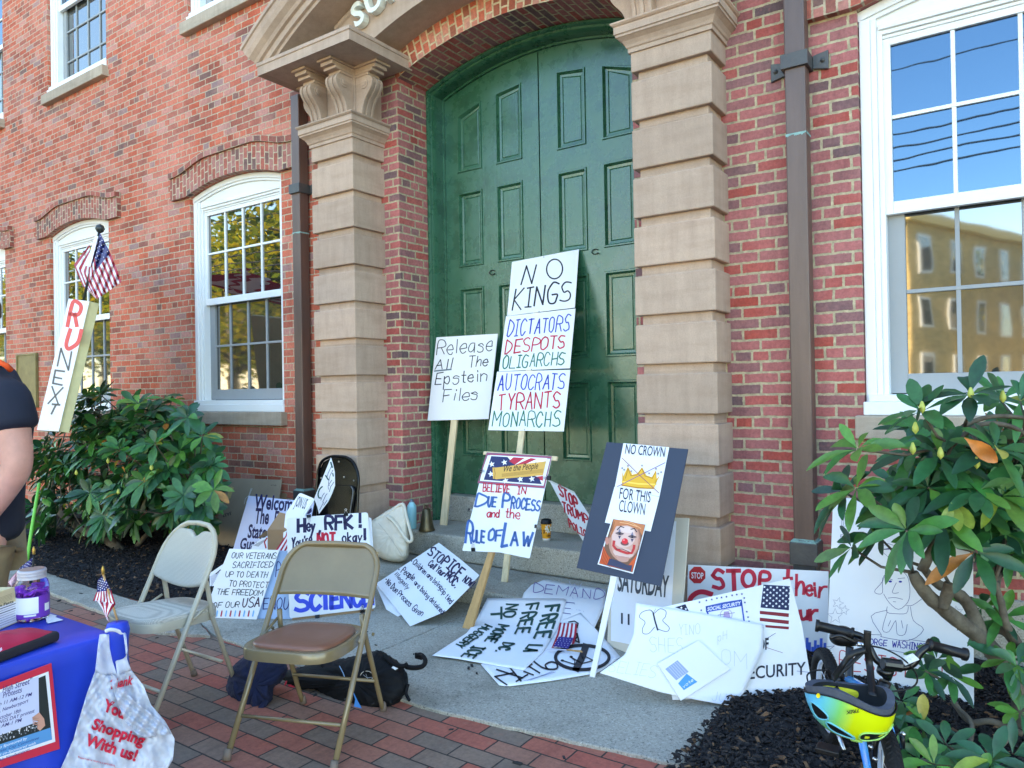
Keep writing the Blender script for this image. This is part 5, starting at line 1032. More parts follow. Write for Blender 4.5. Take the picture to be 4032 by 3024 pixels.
MB().tube([pl.hit(cG(*p), .02) for p in spline([(1690, 735), (1722, 790), (1718, 900), (1690, 1080), (1665, 1260)], 4)], .004, 6).build('seat_rim', mat('worn_black', (.2, .2, .21), .3), s, smooth=True)
for p in ((1480, 300), (1740, 632), (1172, 585), (1570, 570)): MB().lathe([(.009, 0), (.007, .005), (0, .006)], pl.hit(cG(*p), .002), 8, M=Matrix.Rotation(math.pi/2, 3, 'X')).build('rivet', M_STEEL, s)
# ------------------------------------------------------------------ cardboard
a, c = onZ(cP(88, 918), .035), onZ(cP(250, 942), .035); pl = plane_to(a, cP(430, 385), -.05, math.degrees(math.atan2(c[1]-a[1], c[0]-a[0]))*0); s = empty('flattened_carton', a, 'large flattened brown carton leaning on the brick wall behind the shrub', 'cardboard carton')
board(pl, [cP(212, 378), cP(640, 392), cP(628, 470), cP(560, 960), cP(250, 942), cP(62, 905)], .012, M_CARTON, s)
I = Ink(pl); TP = (190, 168, 110)
I.poly([cP(205, 490), cP(228, 445), cP(250, 455), cP(222, 545), cP(188, 545)], TP); I.poly([cP(90, 850), cP(112, 858), cP(100, 910), cP(78, 905)], TP); I.line([cP(*p) for p in ((392, 462), (372, 520), (345, 545), (335, 590))], 1., (196, 196, 190)); I.line([cP(*p) for p in ((400, 462), (385, 500), (352, 580))], .8, (196, 196, 190))
I.type('3A37', cP(230, 652), cP(160, 672), (0, 7), (70, 60, 54), .02); I.type('8A21A', cP(596, 432), cP(552, 430), (0, 3.4), (70, 60, 54)); I.build(s, 'print')
board(Plane(pl.p-pl.n*.10, pl.n), [cP(628, 415), cP(698, 405), cP(680, 520), cP(645, 660), cP(600, 640)], .01, M_KRAFT, s, 'paper_bag')
fb = onY(cP(610, 830), -1.02); s = empty('cardboard_box', fb*np.array([1, 1, 0]), 'small brown cardboard box with flaps open between the Welcome board and flag', 'box')
pf = lean(onY(cP(610, 880), -1.08), 0, 35); bk_ = np.array([-math.sin(math.radians(35)), math.cos(math.radians(35)), 0])
p = [pf.hit(cP(*q)) for q in ((525, 800), (700, 800), (700, 1060), (525, 1060))]; mb = MB(); mb.prism(p, bk_*.2); mb.build('body', M_KRAFT, s, bevel=.003)
t = [pf.hit(cP(525, 800))+bk_*.0, pf.hit(cP(700, 800))]; ps = P3(t[0], t[1], t[0]+bk_*.12+np.array([0, 0, .13]))
board(ps, [cP(526, 800), cP(622, 656), cP(735, 682), cP(700, 800)], .004, M_KRAFT, s, 'flap'); board(lean(p[0], 10, 50), [cP(525, 806), cP(505, 812), cP(440, 872), cP(525, 850)], .004, mat('kraft_inside', rgb(112, 88, 64), .9), s, 'flap')
# ------------------------------------------------------------------ flags
class Wave(Plane):
    def __init__(s, p, n, amp, k): Plane.__init__(s, p, n); s.amp, s.k = amp, k
    def hit(s, px, off=0.): return Plane.hit(s, px, off+s.amp*(math.sin(px[0]*s.k[0]+px[1]*s.k[1])+.5*math.sin(px[0]*s.k[1]*1.7-px[1]*s.k[0]*1.3)))
def samp(P, t):
    P = [np.array(p, float) for p in P]; L = [0]
    for a, b in zip(P[:-1], P[1:]): L.append(L[-1]+np.linalg.norm(b-a))
    q = t*L[-1]
    for i in range(len(P)-1):
        if q <= L[i+1]+1e-9 or i == len(P)-2: return P[i]+(P[i+1]-P[i])*((q-L[i])/max(1e-9, L[i+1]-L[i]))
M_FR = mat('flag_red', rgb(172, 26, 56), .75, var=.12, scale=10); M_FW = mat('flag_white', rgb(226, 224, 232), .75); M_FB = mat('flag_blue', rgb(34, 38, 104), .75, var=.15, scale=10)
def flag_cloth(surf, top, bot, parent, v0=0, v1=13, canton=(.0, .40, 7), stars=2.0, nu=24, off=0.):
    """top and bottom pixel edges from hoist to fly; stripes v0..v1"""
    n = (v1-v0)*2; px = lambda u, v: samp(top, u)*(1-v)+samp(bot, u)*v
    V = [surf.hit(px(i/nu, j/n), off) for j in range(n+1) for i in range(nu+1)]; F, M = [], []
    for j in range(n):
        for i in range(nu):
            F.append((j*(nu+1)+i, j*(nu+1)+i+1, (j+1)*(nu+1)+i+1, (j+1)*(nu+1)+i)); s_ = v0+j//2
            M.append(2 if canton and canton[0] <= (i+.5)/nu < canton[1] and s_ < canton[2] else s_ % 2)
    o = obj('cloth', V, F, [M_FR, M_FW, M_FB], parent, smooth=True, mi=M); k = o.modifiers.new('s', 'SOLIDIFY'); k.thickness = .0012; k.offset = 0
    if canton and stars:
        I = Ink(surf, off+.0022); cv = (canton[2]-v0)/(v1-v0)
        for r in range(6):
            for q in range(5 if r % 2 == 0 else 4):
                u = canton[0]+(canton[1]-canton[0])*((q+.5+(.5 if r % 2 else 0))/5.3); v = cv*(r+.6)/6.2; p = px(u, v); I.star(p, stars, (236, 236, 244))
        I.build(o, 'stars')
    return o
# RUN NEXT: tall foam block on a green pole with a flag on top
bs = np.array([-6.42, -1.99, 0.]); pl = plane_to(bs, D(178, 650), -1.35, -18); s = sign(bs, 'tall narrow RUN NEXT foam sign on a green pole rising behind the left shrub', 'sign', 'foam_sign', None)
fl, fr, br_, bl_ = c5(498, 692), c5(648, 712), cU(850, 1285), cU(535, 1265)
M_FOAMY = mat('yellowed_foam', rgb(206, 198, 150), .85, var=.1, scale=8)
F4 = [pl.hit(p) for p in (fl, fr, br_, bl_)]; mb = MB(); mb.prism(F4, -pl.n*.075); mb.build('foam_block', M_FOAMY, s, bevel=.003)
board(Plane(pl.p+pl.n*.0025, pl.n), [fl, fr, br_, bl_], .002, M_PAPER, s, 'face')
M_LIME = mat('lime_green_pole', rgb(112, 196, 74), .5)
MB().tube([pl.hit(cY(285, 560), -.03), pl.hit(cY(235, 860), -.03), bs], .014, 8).build('pole', M_LIME, s, smooth=True)
I = Ink(pl, .0035); OR = (226, 48, 36); GK = (66, 64, 62)
I.hand('R', c5(492, 886), c5(574, 886), (10, -50), 8.5, OR); I.hand('U', c5(462, 1058), c5(545, 1058), (12, -40), 8.5, OR)
I.hand('N', cU(832, 340), cU(975, 382), (9, -38), 3.6, GK); I.hand('E', cU(762, 598), cU(900, 625), (7, -29), 4, GK); I.hand('X', cU(695, 875), cU(850, 890), (7, -34), 4, GK); I.hand('T', cU(690, 1030), cU(800, 1040), (8, -20), 4, GK); I.build(s)
fs = empty('flag', pl.hit(c5(608, 700), -.03), 'small American flag on a black pole on top of the RUN NEXT sign', 'flag')
M_BP = mat('black_pole', (.02, .03, .03), .4); top_ = pl.hit(c5(726, 185), -.03); btm = pl.hit(c5(606, 705), -.03)
pm = MB().tube([btm, top_], .012, 8).build('pole', M_BP, fs, smooth=True); MB().lathe([(0, -.045), (.028, -.03), (.042, 0), (.03, .03), (0, .045)], top_, 14).build('ball_finial', M_BP, pm, smooth=True)
wv = Wave(pl.p+pl.n*.01, pl.n, .012, (.35, .12))
flag_cloth(wv, [c5(726, 215), c5(808, 378), c5(882, 572)], [c5(652, 450), c5(640, 560), c5(705, 697)], fs, canton=(0, .42, 8), stars=1.6, off=-.008)
flag_cloth(Wave(pl.p-pl.n*.05, pl.n, .012, (.3, .1)), [c5(650, 300), c5(535, 448), c5(600, 600), c5(702, 697)], [c5(650, 440), c5(655, 520), c5(700, 697)], fs, 0, 7, None, 0)
board(Plane(pl.p+pl.n*.02, pl.n), [c5(690, 235), c5(712, 240), c5(655, 462), c5(622, 455)], .002, M_FW, fs, 'hoist_band')
# folded flag beside the RFK sign
pl = lean(onY(cP(630, 900), -1.15), 10, 10); s = empty('flag', pl.hit(cP(640, 1000)), 'American flag stuffed between the cardboard box and the Hey RFK sign', 'flag')
flag_cloth(pl, [cP(690, 780), cP(672, 850), cP(570, 996)], [cP(760, 800), cP(740, 900), cP(690, 1022)], s, 0, 7, (0, .18, 7), 0)
# little flag lying on the crown paper
class Off:
    def __init__(s, su, o): s.s, s.o = su, o
    def hit(s, px, off=0.): return s.s.hit(px, off+s.o)
sfl = Off(Surf(stepf, (-2.5, -.58, .018), 0), .020)
s = empty('flag', sfl.hit(c6(1300, 520)), 'tiny American flag on a wooden stick lying on the crown paper', 'flag')
flag_cloth(sfl, [c6(1330, 470), c6(1345, 400), c6(1352, 312)], [c6(1150, 505), c6(1195, 395), c6(1215, 305)], s, 0, 9, None, 0)
I = Ink(sfl, .004); I.poly([c6(1208, 415), c6(1325, 425), c6(1280, 512), c6(1165, 492)], (44, 38, 130)).up()
for r in range(5):
    for q in range(5): I.star(c6(1196+q*25-r*8+(6 if r % 2 else 0), 430+r*16+q*2), 1., (236, 236, 244))
I.poly([c6(1120, 512), c6(1280, 516), c6(1268, 526), c6(1110, 520)], (210, 210, 226)); I.build(s, 'canton')
MB().tube([sfl.hit(c6(1268, 520), .006), sfl.hit(c6(1385, 533), .006), sfl.hit(c6(1394, 540), .006)], [.004, .006, .002], 6).build('stick', M_OAK, s, smooth=True)
# ------------------------------------------------------------------ small things on the steps
M_AQUA = mat('aqua_enamel', rgb(142, 206, 214), .35, var=.05, scale=4)
p = onZ(cE(415, 722), .32); p = np.array([p[0], .07, .322]); s = empty('water_bottle', p, 'pale aqua drinks bottle standing on the upper step', 'bottle'); h = .245; r = .039
MB().lathe([(0, 0), (r*.95, 0), (r, .004), (r, h*.70), (r*.96, h*.76), (r*.8, h*.82), (r*.56, h*.87), (r*.52, h*.885), (r*.52, h*.90), (0, h*.90)], p, 28).build('body', M_AQUA, s, smooth=True); MB().lathe([(r*.5, h*.90), (r*.5, h*.93), (r*.4, h*.935), (r*.4, h), (r*.2, h), (0, h)], p, 18).build('cap', mat('grey_cap', rgb(130, 136, 142), .3, metal=.8), s, smooth=True)
M_BRASS = mat('tarnished_brass', rgb(104, 92, 70), .38, var=.4, scale=9, metal=.75, bump=.06, bscale=20)
p = np.array([-4.03, .05, .322]); s = empty('hand_bell', p, 'tarnished brass cowbell shaped hand bell beside the aqua bottle', 'bell')
MB().lathe([(.0, .001), (.066, 0), (.068, .006), (.058, .035), (.048, .09), (.036, .165), (.033, .17), (.033, .178), (.02, .186), (0, .188)], p, 28).build('body', M_BRASS, s, smooth=True)
MB().tube([p+np.array(q) for q in ((-.02, 0, .186), (-.02, 0, .21), (.02, 0, .21), (.02, 0, .188))], .005, 6).build('lug', M_BRASS, s); MB().tube([p+np.array(q) for q in ((0, -.01, .205), (.05, -.03, .20), (.085, -.03, .185))], .004, 6).build('pin', M_BRASS, s)
p = onZ(cE(2060, 880), .32); p[2] = .322; s = empty('coffee_cup', p, 'yellow paper coffee cup with black lid on the upper step', 'cup'); M_CUP = mat('yellow_cup', rgb(232, 158, 36), .5, var=.05, scale=6)
MB().lathe([(0, .012), (.030, .012), (.0315, .02), (.0415, .135)], p, 30).build('body', M_CUP, s, smooth=True); MB().lathe([(0, 0), (.029, 0), (.0312, .018), (.0314, .021)], p, 30).build('base_band', M_WHITE, s, smooth=True)
MB().lathe([(.0425, .128), (.044, .131), (.044, .139), (.041, .143), (.039, .158), (.036, .161), (.034, .156), (0, .154)], p, 30).build('lid', M_BLKP, s, smooth=True)
def on_cup(px): 
    r_ = ray(*px); lo, hi = 2., 6.
    for _ in range(60):
        m_ = (lo+hi)/2; q = CAM+r_*m_; d = math.hypot(q[0]-p[0], q[1]-p[1]) - (.0305+.011*(q[2]-p[2]-.012)/.123+.0006)
        # march to the first crossing
        if q[1]-p[1] > -.0 or d < 0: hi = m_
        else: lo = m_
    return CAM+r_*hi
class Cup:
    def hit(s, px, off=0.): q = on_cup(px); v = q-p; v[2] = 0; return q+v/np.linalg.norm(v)*off
I = Ink(Cup(), .0006); cx, cy = 2080, 735
I.poly([cE(cx+(46 if k % 2 else 30)*math.cos(k*math.pi/9), cy+(60 if k % 2 else 42)*math.sin(k*math.pi/9)) for k in range(18)], (236, 232, 220)).up(); I.poly([cE(2052, 720), cE(2104, 714), cE(2106, 762), cE(2056, 766)], (36, 120, 70)); I.poly([cE(2086, 716), cE(2104, 714), cE(2106, 762), cE(2090, 764)], (150, 150, 50))
I.line([cE(1985, 685), cE(2010, 690)], 1.6, (150, 90, 20)); I.line([cE(1992, 720), cE(2005, 724)], 1.6, (150, 90, 20)); I.hand('XX', cE(2000, 790), cE(2040, 792), (0, -7), 1.3, (50, 30, 20)); I.hand('vibe', cE(2062, 830), cE(2104, 826), (1, -4), .8, (120, 60, 20)); I.build(s, 'print')
# canvas tote bag slumped on the lower step
M_CANV = mat('natural_canvas', rgb(212, 204, 186), .9, var=.1, scale=4, bump=.15, bscale=14)
cpt = onY(cP(1560, 850), -.28); s = empty('tote_bag', (cpt[0], -.3, .117), 'natural canvas tote bag with one strap hanging out on the steps', 'bag'); pl = lean(cpt, 12, 12)
outl = [cP(*q) for q in spline([(1360, 760), (1420, 700), (1530, 630), (1625, 584), (1650, 600), (1672, 720), (1676, 900), (1672, 1010), (1625, 1060), (1520, 1055), (1440, 1020), (1398, 985), (1375, 900)], 3, True)]
ctr = np.mean(outl, 0)
def loft_px(rings, m, parent, name, cap=True, sub=1):
    n = len(rings[0]); V = [q for r in rings for q in r]; F = [(i*n+k, i*n+(k+1) % n, (i+1)*n+(k+1) % n, (i+1)*n+k) for i in range(len(rings)-1) for k in range(n)]
    if cap: F += [tuple(range(n-1, -1, -1)), tuple((len(rings)-1)*n+k for k in range(n))]
    return obj(name, V, F, m, parent, smooth=True, sub=sub)
def puff(pl, outl, prof, m, parent, name, jit=.004, ctr=None, sub=1, crease=0):
    """cushion-like body from a pixel outline: prof = [(scale, depth offset)]"""
    c = np.mean(outl, 0) if ctr is None else np.array(ctr); rg = []
    for sc, of in prof: rg.append([pl.hit(c+(np.array(q)-c)*sc, of+rnd.uniform(-jit, jit)) for q in outl])
    o = loft_px(rg, m, parent, name, True, 2 if crease else sub)
    if crease:
        tx = bpy.data.textures.get('cloth_folds') or bpy.data.textures.new('cloth_folds', 'CLOUDS'); tx.noise_scale = .055; tx.noise_depth = 3; tx.noise_basis = 'VORONOI_F2_F1'
        k = o.modifiers.new('d', 'DISPLACE'); k.texture = tx; k.strength = crease; k.mid_level = .3; k.texture_coords = 'LOCAL'
    return o
bag = puff(pl, outl, [(.75, -.16), (.97, -.14), (1., -.07), (.99, -.01), (.9, .035), (.72, .055), (.35, .062)], M_CANV, s, 'body', crease=.022)
MB().tube([pl.hit(cP(*q), o) for q, o in zip(spline([(1405, 720), (1520, 660), (1625, 590), (1660, 700), (1688, 800), (1705, 870), (1690, 898), (1660, 880), (1560, 740), (1500, 690)], 4), np.linspace(.02, .075, 37))], .013, 6).build('strap', M_CANV, s, smooth=True)
I = Ink(pl, .066)
for P in ([(1430, 745), (1500, 830), (1570, 930), (1620, 1010)], [(1540, 690), (1600, 760), (1640, 850)]): I.line([cP(*q) for q in spline(P, 4)], .8, (168, 162, 150))
I.build(s, 'seams'); puff(Plane(pl.p+pl.n*.03, pl.n), [cP(1400, 955), cP(1425, 962), cP(1440, 1000), (cP(1415, 990))], [(1, -.02), (1, .0), (.4, .004)], mat('yellow_dab', rgb(214, 186, 70), .8), s, 'yellow_corner')
# ------------------------------------------------------------------ jacket and backpack under the metal chair
M_FLEECE = mat('navy_fleece', rgb(18, 28, 60), .95, var=.35, scale=9, bump=.35, bscale=70)
o = onZ(cB(400, 1200), .0); o = np.array([-2.98, -2.36, 0]); pl = lean((o[0], -2.30, .0), 24, 8); s = empty('fleece_jacket', o, 'crumpled navy fleece jacket on the pavers under the metal chair', 'jacket')
outl = [cB(*q) for q in spline([(330, 690), (420, 620), (560, 600), (700, 680), (760, 760), (700, 880), (630, 930), (618, 1060), (560, 1130), (455, 1215), (385, 1180), (340, 1110), (250, 1075), (205, 1010), (215, 900), (265, 760)], 3, True)]
j = puff(pl, outl, [(.8, -.10), (1, -.06), (1, -.01), (.86, .05), (.62, .075), (.3, .08)], M_FLEECE, s, 'body', .012, crease=.022)
for P, r_ in (([(440, 760), (400, 860), (420, 960), (400, 1080)], .022), ([(330, 800), (300, 900), (320, 1000), (360, 1080)], .02), ([(520, 740), (470, 850), (520, 960), (470, 1120)], .018), ([(600, 1000), (540, 1100), (450, 1190)], .016)):
    Q = spline(P, 4); MB().tube([pl.hit(cB(*q), .062-.05*abs(i/len(Q)-.5)) for i, q in enumerate(Q)], [r_*(.4+.6*math.sin(math.pi*(i+.5)/len(Q))) for i in range(len(Q))], 8).build('fold', M_FLEECE, s, smooth=True)
for q in ((520, 1015), (590, 1028)): MB().lathe([(.006, 0), (0, .004)], pl.hit(cB(*q), .045), 8).build('snap', M_STEEL, s)
M_PACK = mat('black_nylon', (.005, .0055, .007), .75, var=.4, scale=12, bump=.2, bscale=22, spec=.22)
pl = lean((-2.62, -2.02, 0.), 26, 8); s = empty('backpack', (-2.55, -1.98, 0), 'stuffed black backpack with loose straps lying behind the metal chair', 'backpack')
outl = [cB(*q) for q in spline([(700, 800), (860, 760), (1050, 700), (1250, 680), (1420, 640), (1580, 600), (1660, 640), (1800, 740), (1845, 900), (1800, 1020), (1700, 1120), (1560, 1160), (1300, 1150), (1080, 1040), (980, 930), (800, 950), (720, 900)], 3, True)]
puff(pl, outl, [(.8, -.14), (.97, -.12), (1, -.05), (.97, .02), (.86, .06), (.6, .085), (.3, .09)], M_PACK, s, 'body', .006, cB(1400, 900), crease=.03)
strap = lambda P, w=.011, nm='strap', m=M_PACK, o=.06: MB().tube([pl.hit(cB(*q), o) for q in spline(P, 4)], w, 6).build(nm, m, s, smooth=True)
strap([(1640, 660), (1720, 720), (1800, 740), (1840, 720)]); strap([(1830, 745), (1900, 755), (1980, 740), (2005, 690), (1975, 645), (1935, 640)], .012, 'webbing_strap', M_PACK, .0); strap([(1850, 900), (1830, 980), (1850, 1030), (1862, 1050)], .008, 'strap', M_PACK, .02); strap([(1480, 640), (1560, 720), (1620, 900), (1700, 1080)], .008); strap([(1060, 720), (1150, 820), (1240, 920)], .009)
MB().box((-.022, -.006, -.014), (.022, .006, .014), M=Matrix.Translation(Vector(pl.hit(cB(1945, 650), .0)))).build('buckle', M_BLKP, s, bevel=.003)
I = Ink(pl, .094); I.line([cB(1475+56*math.cos(t), 830+46*math.sin(t)) for t in np.linspace(0, 6.283, 26, False)], 1.4, (190, 186, 176), True); I.line([cB(1440, 815), cB(1480, 845), cB(1520, 840)], 1., (150, 160, 170)); I.line([cB(1468, 810), cB(1490, 870)], .8, (150, 160, 170)); I.build(s, 'patch')
Ib = Ink(pl, .10); Ib.poly([cB(1330, 920), cB(1362, 985), cB(1392, 1050), cB(1442, 1140), cB(1400, 1185), cB(1320, 1240), cB(1310, 1190), cB(1360, 1100), cB(1372, 1040)], (44, 130, 200)); Ib.line([cB(1230, 740), cB(1262, 800), cB(1280, 850)], 2., (120, 160, 200)); Ib.build(s, 'blue_lining')
pt = [pl.hit(cB(1715, 740), .075), pl.hit(cB(1760, 760), .075), pl.hit(cB(1735, 775), .075), pl.hit(cB(1702, 755), .075)]; mb = MB(); mb.prism(pt, pl.n*.003); mb.build('white_tag', M_PAPER, s)
M_REDC = mat('red_cord', rgb(200, 40, 56), .7)
for P in ([(752, 872), (735, 920), (722, 950), (700, 985)], [(770, 910), (790, 925), (822, 935), (800, 915), (770, 915)]): MB().tube([pl.hit(cB(*q), .05) for q in spline(P, 4)], .0045, 6).build('red_cord', M_REDC, s, smooth=True)
# ------------------------------------------------------------------ table with blue cloth
TX1, TX0, TY1, TY0, TZ = -2.40, -4.2, -3.335, -4.25, .715
t = empty('folding_table', (-3.3, -3.8, 0), 'folding table under the blue plastic cloth at the left edge', 'table'); MB().box((TX0+.02, TY0+.02, TZ-.035), (TX1-.02, TY1-.02, TZ-.004)).build('tabletop', M_FOAM, t, bevel=.006)
for x in (TX0+.25, TX1-.22):
    for y in (TY0+.1, TY1-.1): MB().tube([(x, y, 0), (x, y, TZ-.03)], .015, 8).build('leg', mat('grey_leg', rgb(150, 152, 156), .35, metal=.7), t, smooth=True)
M_BLUEC = mat('royal_blue_plastic', rgb(10, 62, 186), .36, var=.1, scale=3, bump=.05, bscale=9)
V, F = [], []; per = []; NX, NY = 30, 30
for i in range(NX+1): per.append((TX0+(TX1-TX0)*i/NX, TY1, 0, 1))
for i in range(1, NY+1): per.append((TX1, TY1+(TY0-TY1)*i/NY, 1, 0))
for i in range(1, NX+1): per.append((TX1+(TX0-TX1)*i/NX, TY0, 0, -1))
for i in range(1, NY): per.append((TX0, TY0+(TY1-TY0)*i/NY, -1, 0))
M_ = len(per); NZ = 16
for j in range(NZ+1):
    for k, (x, y, nx, ny) in enumerate(per):
        d = (0, .006, .012)[min(j, 2)] if j < 3 else .012; z = TZ+.004-(0, .003, .014)[min(j, 2)] if j < 3 else TZ-.010-(TZ-.06)*(j-2)/(NZ-2)
        a = .022*max(0, (j-2)/(NZ-2))**.8; w = a*(math.sin(k*.9)+.6*math.sin(k*.37+2))
        V.append((x+nx*(d+w+a*.4), y+ny*(d+w+a*.4), z))
F = [(j*M_+k, j*M_+(k+1) % M_, (j+1)*M_+(k+1) % M_, (j+1)*M_+k) for j in range(NZ) for k in range(M_)]+[tuple(range(M_-1, -1, -1))]
cl = obj('tablecloth', V, F, M_BLUEC, None, smooth=False); smooth_by_angle(cl, 60); tag(cl, 'royal blue plastic tablecloth draped over the folding table', 'tablecloth')
def onP(px, x=TX1+.022): return onX(px, x)
class XPl(Plane): pass
px_ = Plane((TX1+.030, -3.5, .5), (1, 0, 0))
gath = MB()
cc = px_.hit(cZ(855, 770)); rings = []
prof = [(.004, .075, .0), (.03, .072, .004), (.036, .05, .0), (.032, .02, .002), (.03, -.03, .0), (.033, -.07, .002), (.02, -.10, 0), (.002, -.105, 0)]
gath.lathe([(r_, z) for r_, z, _ in prof], cc, 16); g_ = gath.build('corner_gather', M_BLUEC, cl, smooth=True)
mb = MB(); mb.tube([px_.hit(cZ(*q), .03) for q in spline([(765, 668), (800, 655), (845, 660), (880, 680), (900, 678)], 4)], .006, 6); mb.build('white_tape', M_PAPER, cl, smooth=True)
# poster on the table end
pp = Plane((TX1+.034, -3.5, .5), (1, 0, -.03)); s = empty('poster', pp.hit(cZ(250, 1500)), 'red framed High Street protests poster pinned to the blue tablecloth', 'poster')
q = [cZ(-160, 1100), cZ(375, 898), cZ(436, 1520), cZ(-160, 1712)]; board(pp, q, .004, mat('crimson_card', rgb(206, 40, 66), .7), s)
I = Ink(pp, .0012); I.poly([cZ(-160, 1150), cZ(352, 958), cZ(402, 1468), cZ(-160, 1652)], (228, 230, 238)).up(); I.poly([cZ(-160, 1190), cZ(330, 985), cZ(378, 1452), cZ(-160, 1632)], (30, 40, 40)).up(); I.poly([cZ(-160, 1180), cZ(280, 992), cZ(285, 1320), cZ(-160, 1480)], (196, 204, 232)); I.poly([cZ(-160, 1540), cZ(366, 1366), cZ(378, 1452), cZ(-160, 1632)], (74, 148, 204)).up()
TN = (46, 40, 120)
for tx, p0, p1, h in (('High Street”', (18, 1112), (232, 1042), (1, -13)), ('Protests', (20, 1152), (158, 1108), (1, -12)), ('in 11 AM-12 PM', (-14, 1210), (230, 1135), (1, -8)), ('. Newburyport', (0, 1255), (205, 1180), (1, -8)), ('ctober 18th', (0, 1305), (152, 1252), (1, -8)), ('KINGS DAY protest', (-40, 1350), (250, 1254), (1, -8)), ('0 AM-1 PM', (-20, 1376), (156, 1322), (1, -8))): I.type(tx, cZ(*p0), cZ(*p1), h, TN, .006, .12)
for tx, p0, p1 in (('Protests Sponsored by', (-90, 1548), (196, 1450)), ('Democratic City Committee', (-110, 1582), (282, 1448)), ('Event co-Sponsored with', (-60, 1590), (258, 1486)), ('Indivisible Newburyport', (-90, 1640), (216, 1532))): I.type(tx, cZ(*p0), cZ(*p1), (1, -6), (226, 234, 246) if 'City' not in tx and 'Indiv' not in tx else (40, 70, 140), .006, .12)
for k in range(110): x = rnd.uniform(-20, 275); y = 1440-(x-0)*.29+rnd.uniform(-28, 24)-6; I.poly([cZ(x, y), cZ(x+7, y-2), cZ(x+7, y+8), cZ(x, y+9)], [(190, 196, 206), (70, 76, 86), (120, 126, 136), (226, 226, 230), (40, 44, 50)][k % 5])
I.up(); SKN = (206, 152, 132); I.poly([cZ(*q) for q in ((235, 1290), (285, 1255), (320, 1300), (328, 1350), (290, 1390), (270, 1370), (275, 1320), (240, 1310))], SKN)
for k in range(4): I.line([cZ(236+k*2, 1296+k*14), cZ(280, 1300+k*16)], 2.2, (188, 132, 114))
I.build(s, 'print')
# things on the table
def tz(x, y, z=TZ+.006): return onZ(cZ(x, y), z)
jb = tz(236, 575); JD = np.linalg.norm(jb-CAM); jr = .0505; s = empty('candy_jar', jb, 'clear plastic jar of purple earplugs with a grey screw lid on the table', 'jar')
M_CLR = mat('clear_plastic', rgb(236, 234, 244), .08, trans=1., ior=1.25)
MB().lathe([(0, .002), (jr*.95, .002), (jr, .008), (jr, .115), (jr*.93, .128), (jr*.8, .136), (jr*.8, .146)], jb, 28).build('jar_wall', M_CLR, s, smooth=True)
MB().lathe([(0, .170), (jr*.80, .170), (jr*.86, .166), (jr*.86, .160), (jr*.83, .158), (jr*.86, .156), (jr*.86, .150), (jr*.83, .148), (jr*.86, .146), (jr*.86, .140)], jb, 28).build('lid', mat('grey_lid', rgb(176, 172, 178), .35, var=.1), s, smooth=True); MB().lathe([(0, .1712), (jr*.74, .1712)], jb, 20).build('lid_sticker', mat('tan_sticker', rgb(166, 128, 112), .8), s)
M_PUR = mat('purple_foam', rgb(150, 56, 214), .7, var=.15, scale=20)
for k in range(120):
    a, r_ = rnd.uniform(0, 6.28), math.sqrt(rnd.random())*jr*.82; c = Vector(jb)+Vector((r_*math.cos(a), r_*math.sin(a), rnd.uniform(.012, .105))); R_ = Matrix.Rotation(rnd.uniform(0, 3), 3, 'X') @ Matrix.Rotation(rnd.uniform(0, 3), 3, 'Z')
    if k == 0: ear = MB().lathe([(0, -.013), (.0045, -.012), (.006, -.008), (.006, .008), (.0045, .012), (0, .013)], (0, 0, 0), 8)
    mb = MB(); mb.add([c+R_ @ Vector(v) for v in ear.V], ear.F) if k else None
    if k == 0: allp = MB()
    allp.add([c+R_ @ Vector(v) for v in ear.V], ear.F)
tag(allp.build('earplugs', M_PUR, s, smooth=True), kind='stuff')
def lbl(a0, a1, z0, z1, m, name, r_=jr+.0006): V = [(jb[0]+r_*math.cos(a), jb[1]+r_*math.sin(a), jb[2]+z) for z in (z0, z1) for a in np.linspace(a0, a1, 14)]; return obj(name, V, [(i, i+1, 15+i, 14+i) for i in range(13)], m, s, smooth=True)
ac = math.atan2(CAM[1]-jb[1], CAM[0]-jb[0]); lbl(ac-1.5, ac+1.6, .012, .085, mat('purple_label', rgb(112, 48, 172), .5), 'label'); lbl(ac-1.5, ac+.35, .028, .083, M_PAPER, 'white_label_panel', jr+.0012); lbl(ac+.75, ac+1.2, .03, .055, M_PAPER, 'barcode_panel', jr+.0012); lbl(ac-.5, ac+.2, .02, .026, M_PAPER, 'label_stripe', jr+.0012)
bp_ = P3(tz(0, 655), tz(128, 600), tz(0, 655)+np.array([0, 0, .1])); s = empty('food_box', tz(60, 640), 'cream carton box with a nutrition facts panel at the left table edge', 'box')
q = [cZ(-150, 420), cZ(108, 345), cZ(132, 600), cZ(-150, 720)]; F4 = [bp_.hit(p_) for p_ in q]; mb = MB(); mb.prism(F4, -bp_.n*.05); mb.build('carton', mat('cream_carton', rgb(226, 206, 156), .6), s, bevel=.002)
I = Ink(bp_, .0008); I.poly([cZ(-150, 545), cZ(112, 448), cZ(128, 595), cZ(-150, 705)], (232, 232, 234)).up(); I.type('Nutrition Facts', cZ(-120, 530), cZ(98, 458), (0, -6), (30, 30, 36), .02)
for k in range(8): I.line([cZ(-120, 548+k*18), cZ(112, 465+k*17)], 1.6 if k in (0, 2) else .6, (70, 70, 80))
for k in range(5): I.line([cZ(-120, 470+k*9), cZ(88, 392+k*10)], .5, (150, 130, 90))
I.build(s, 'print')
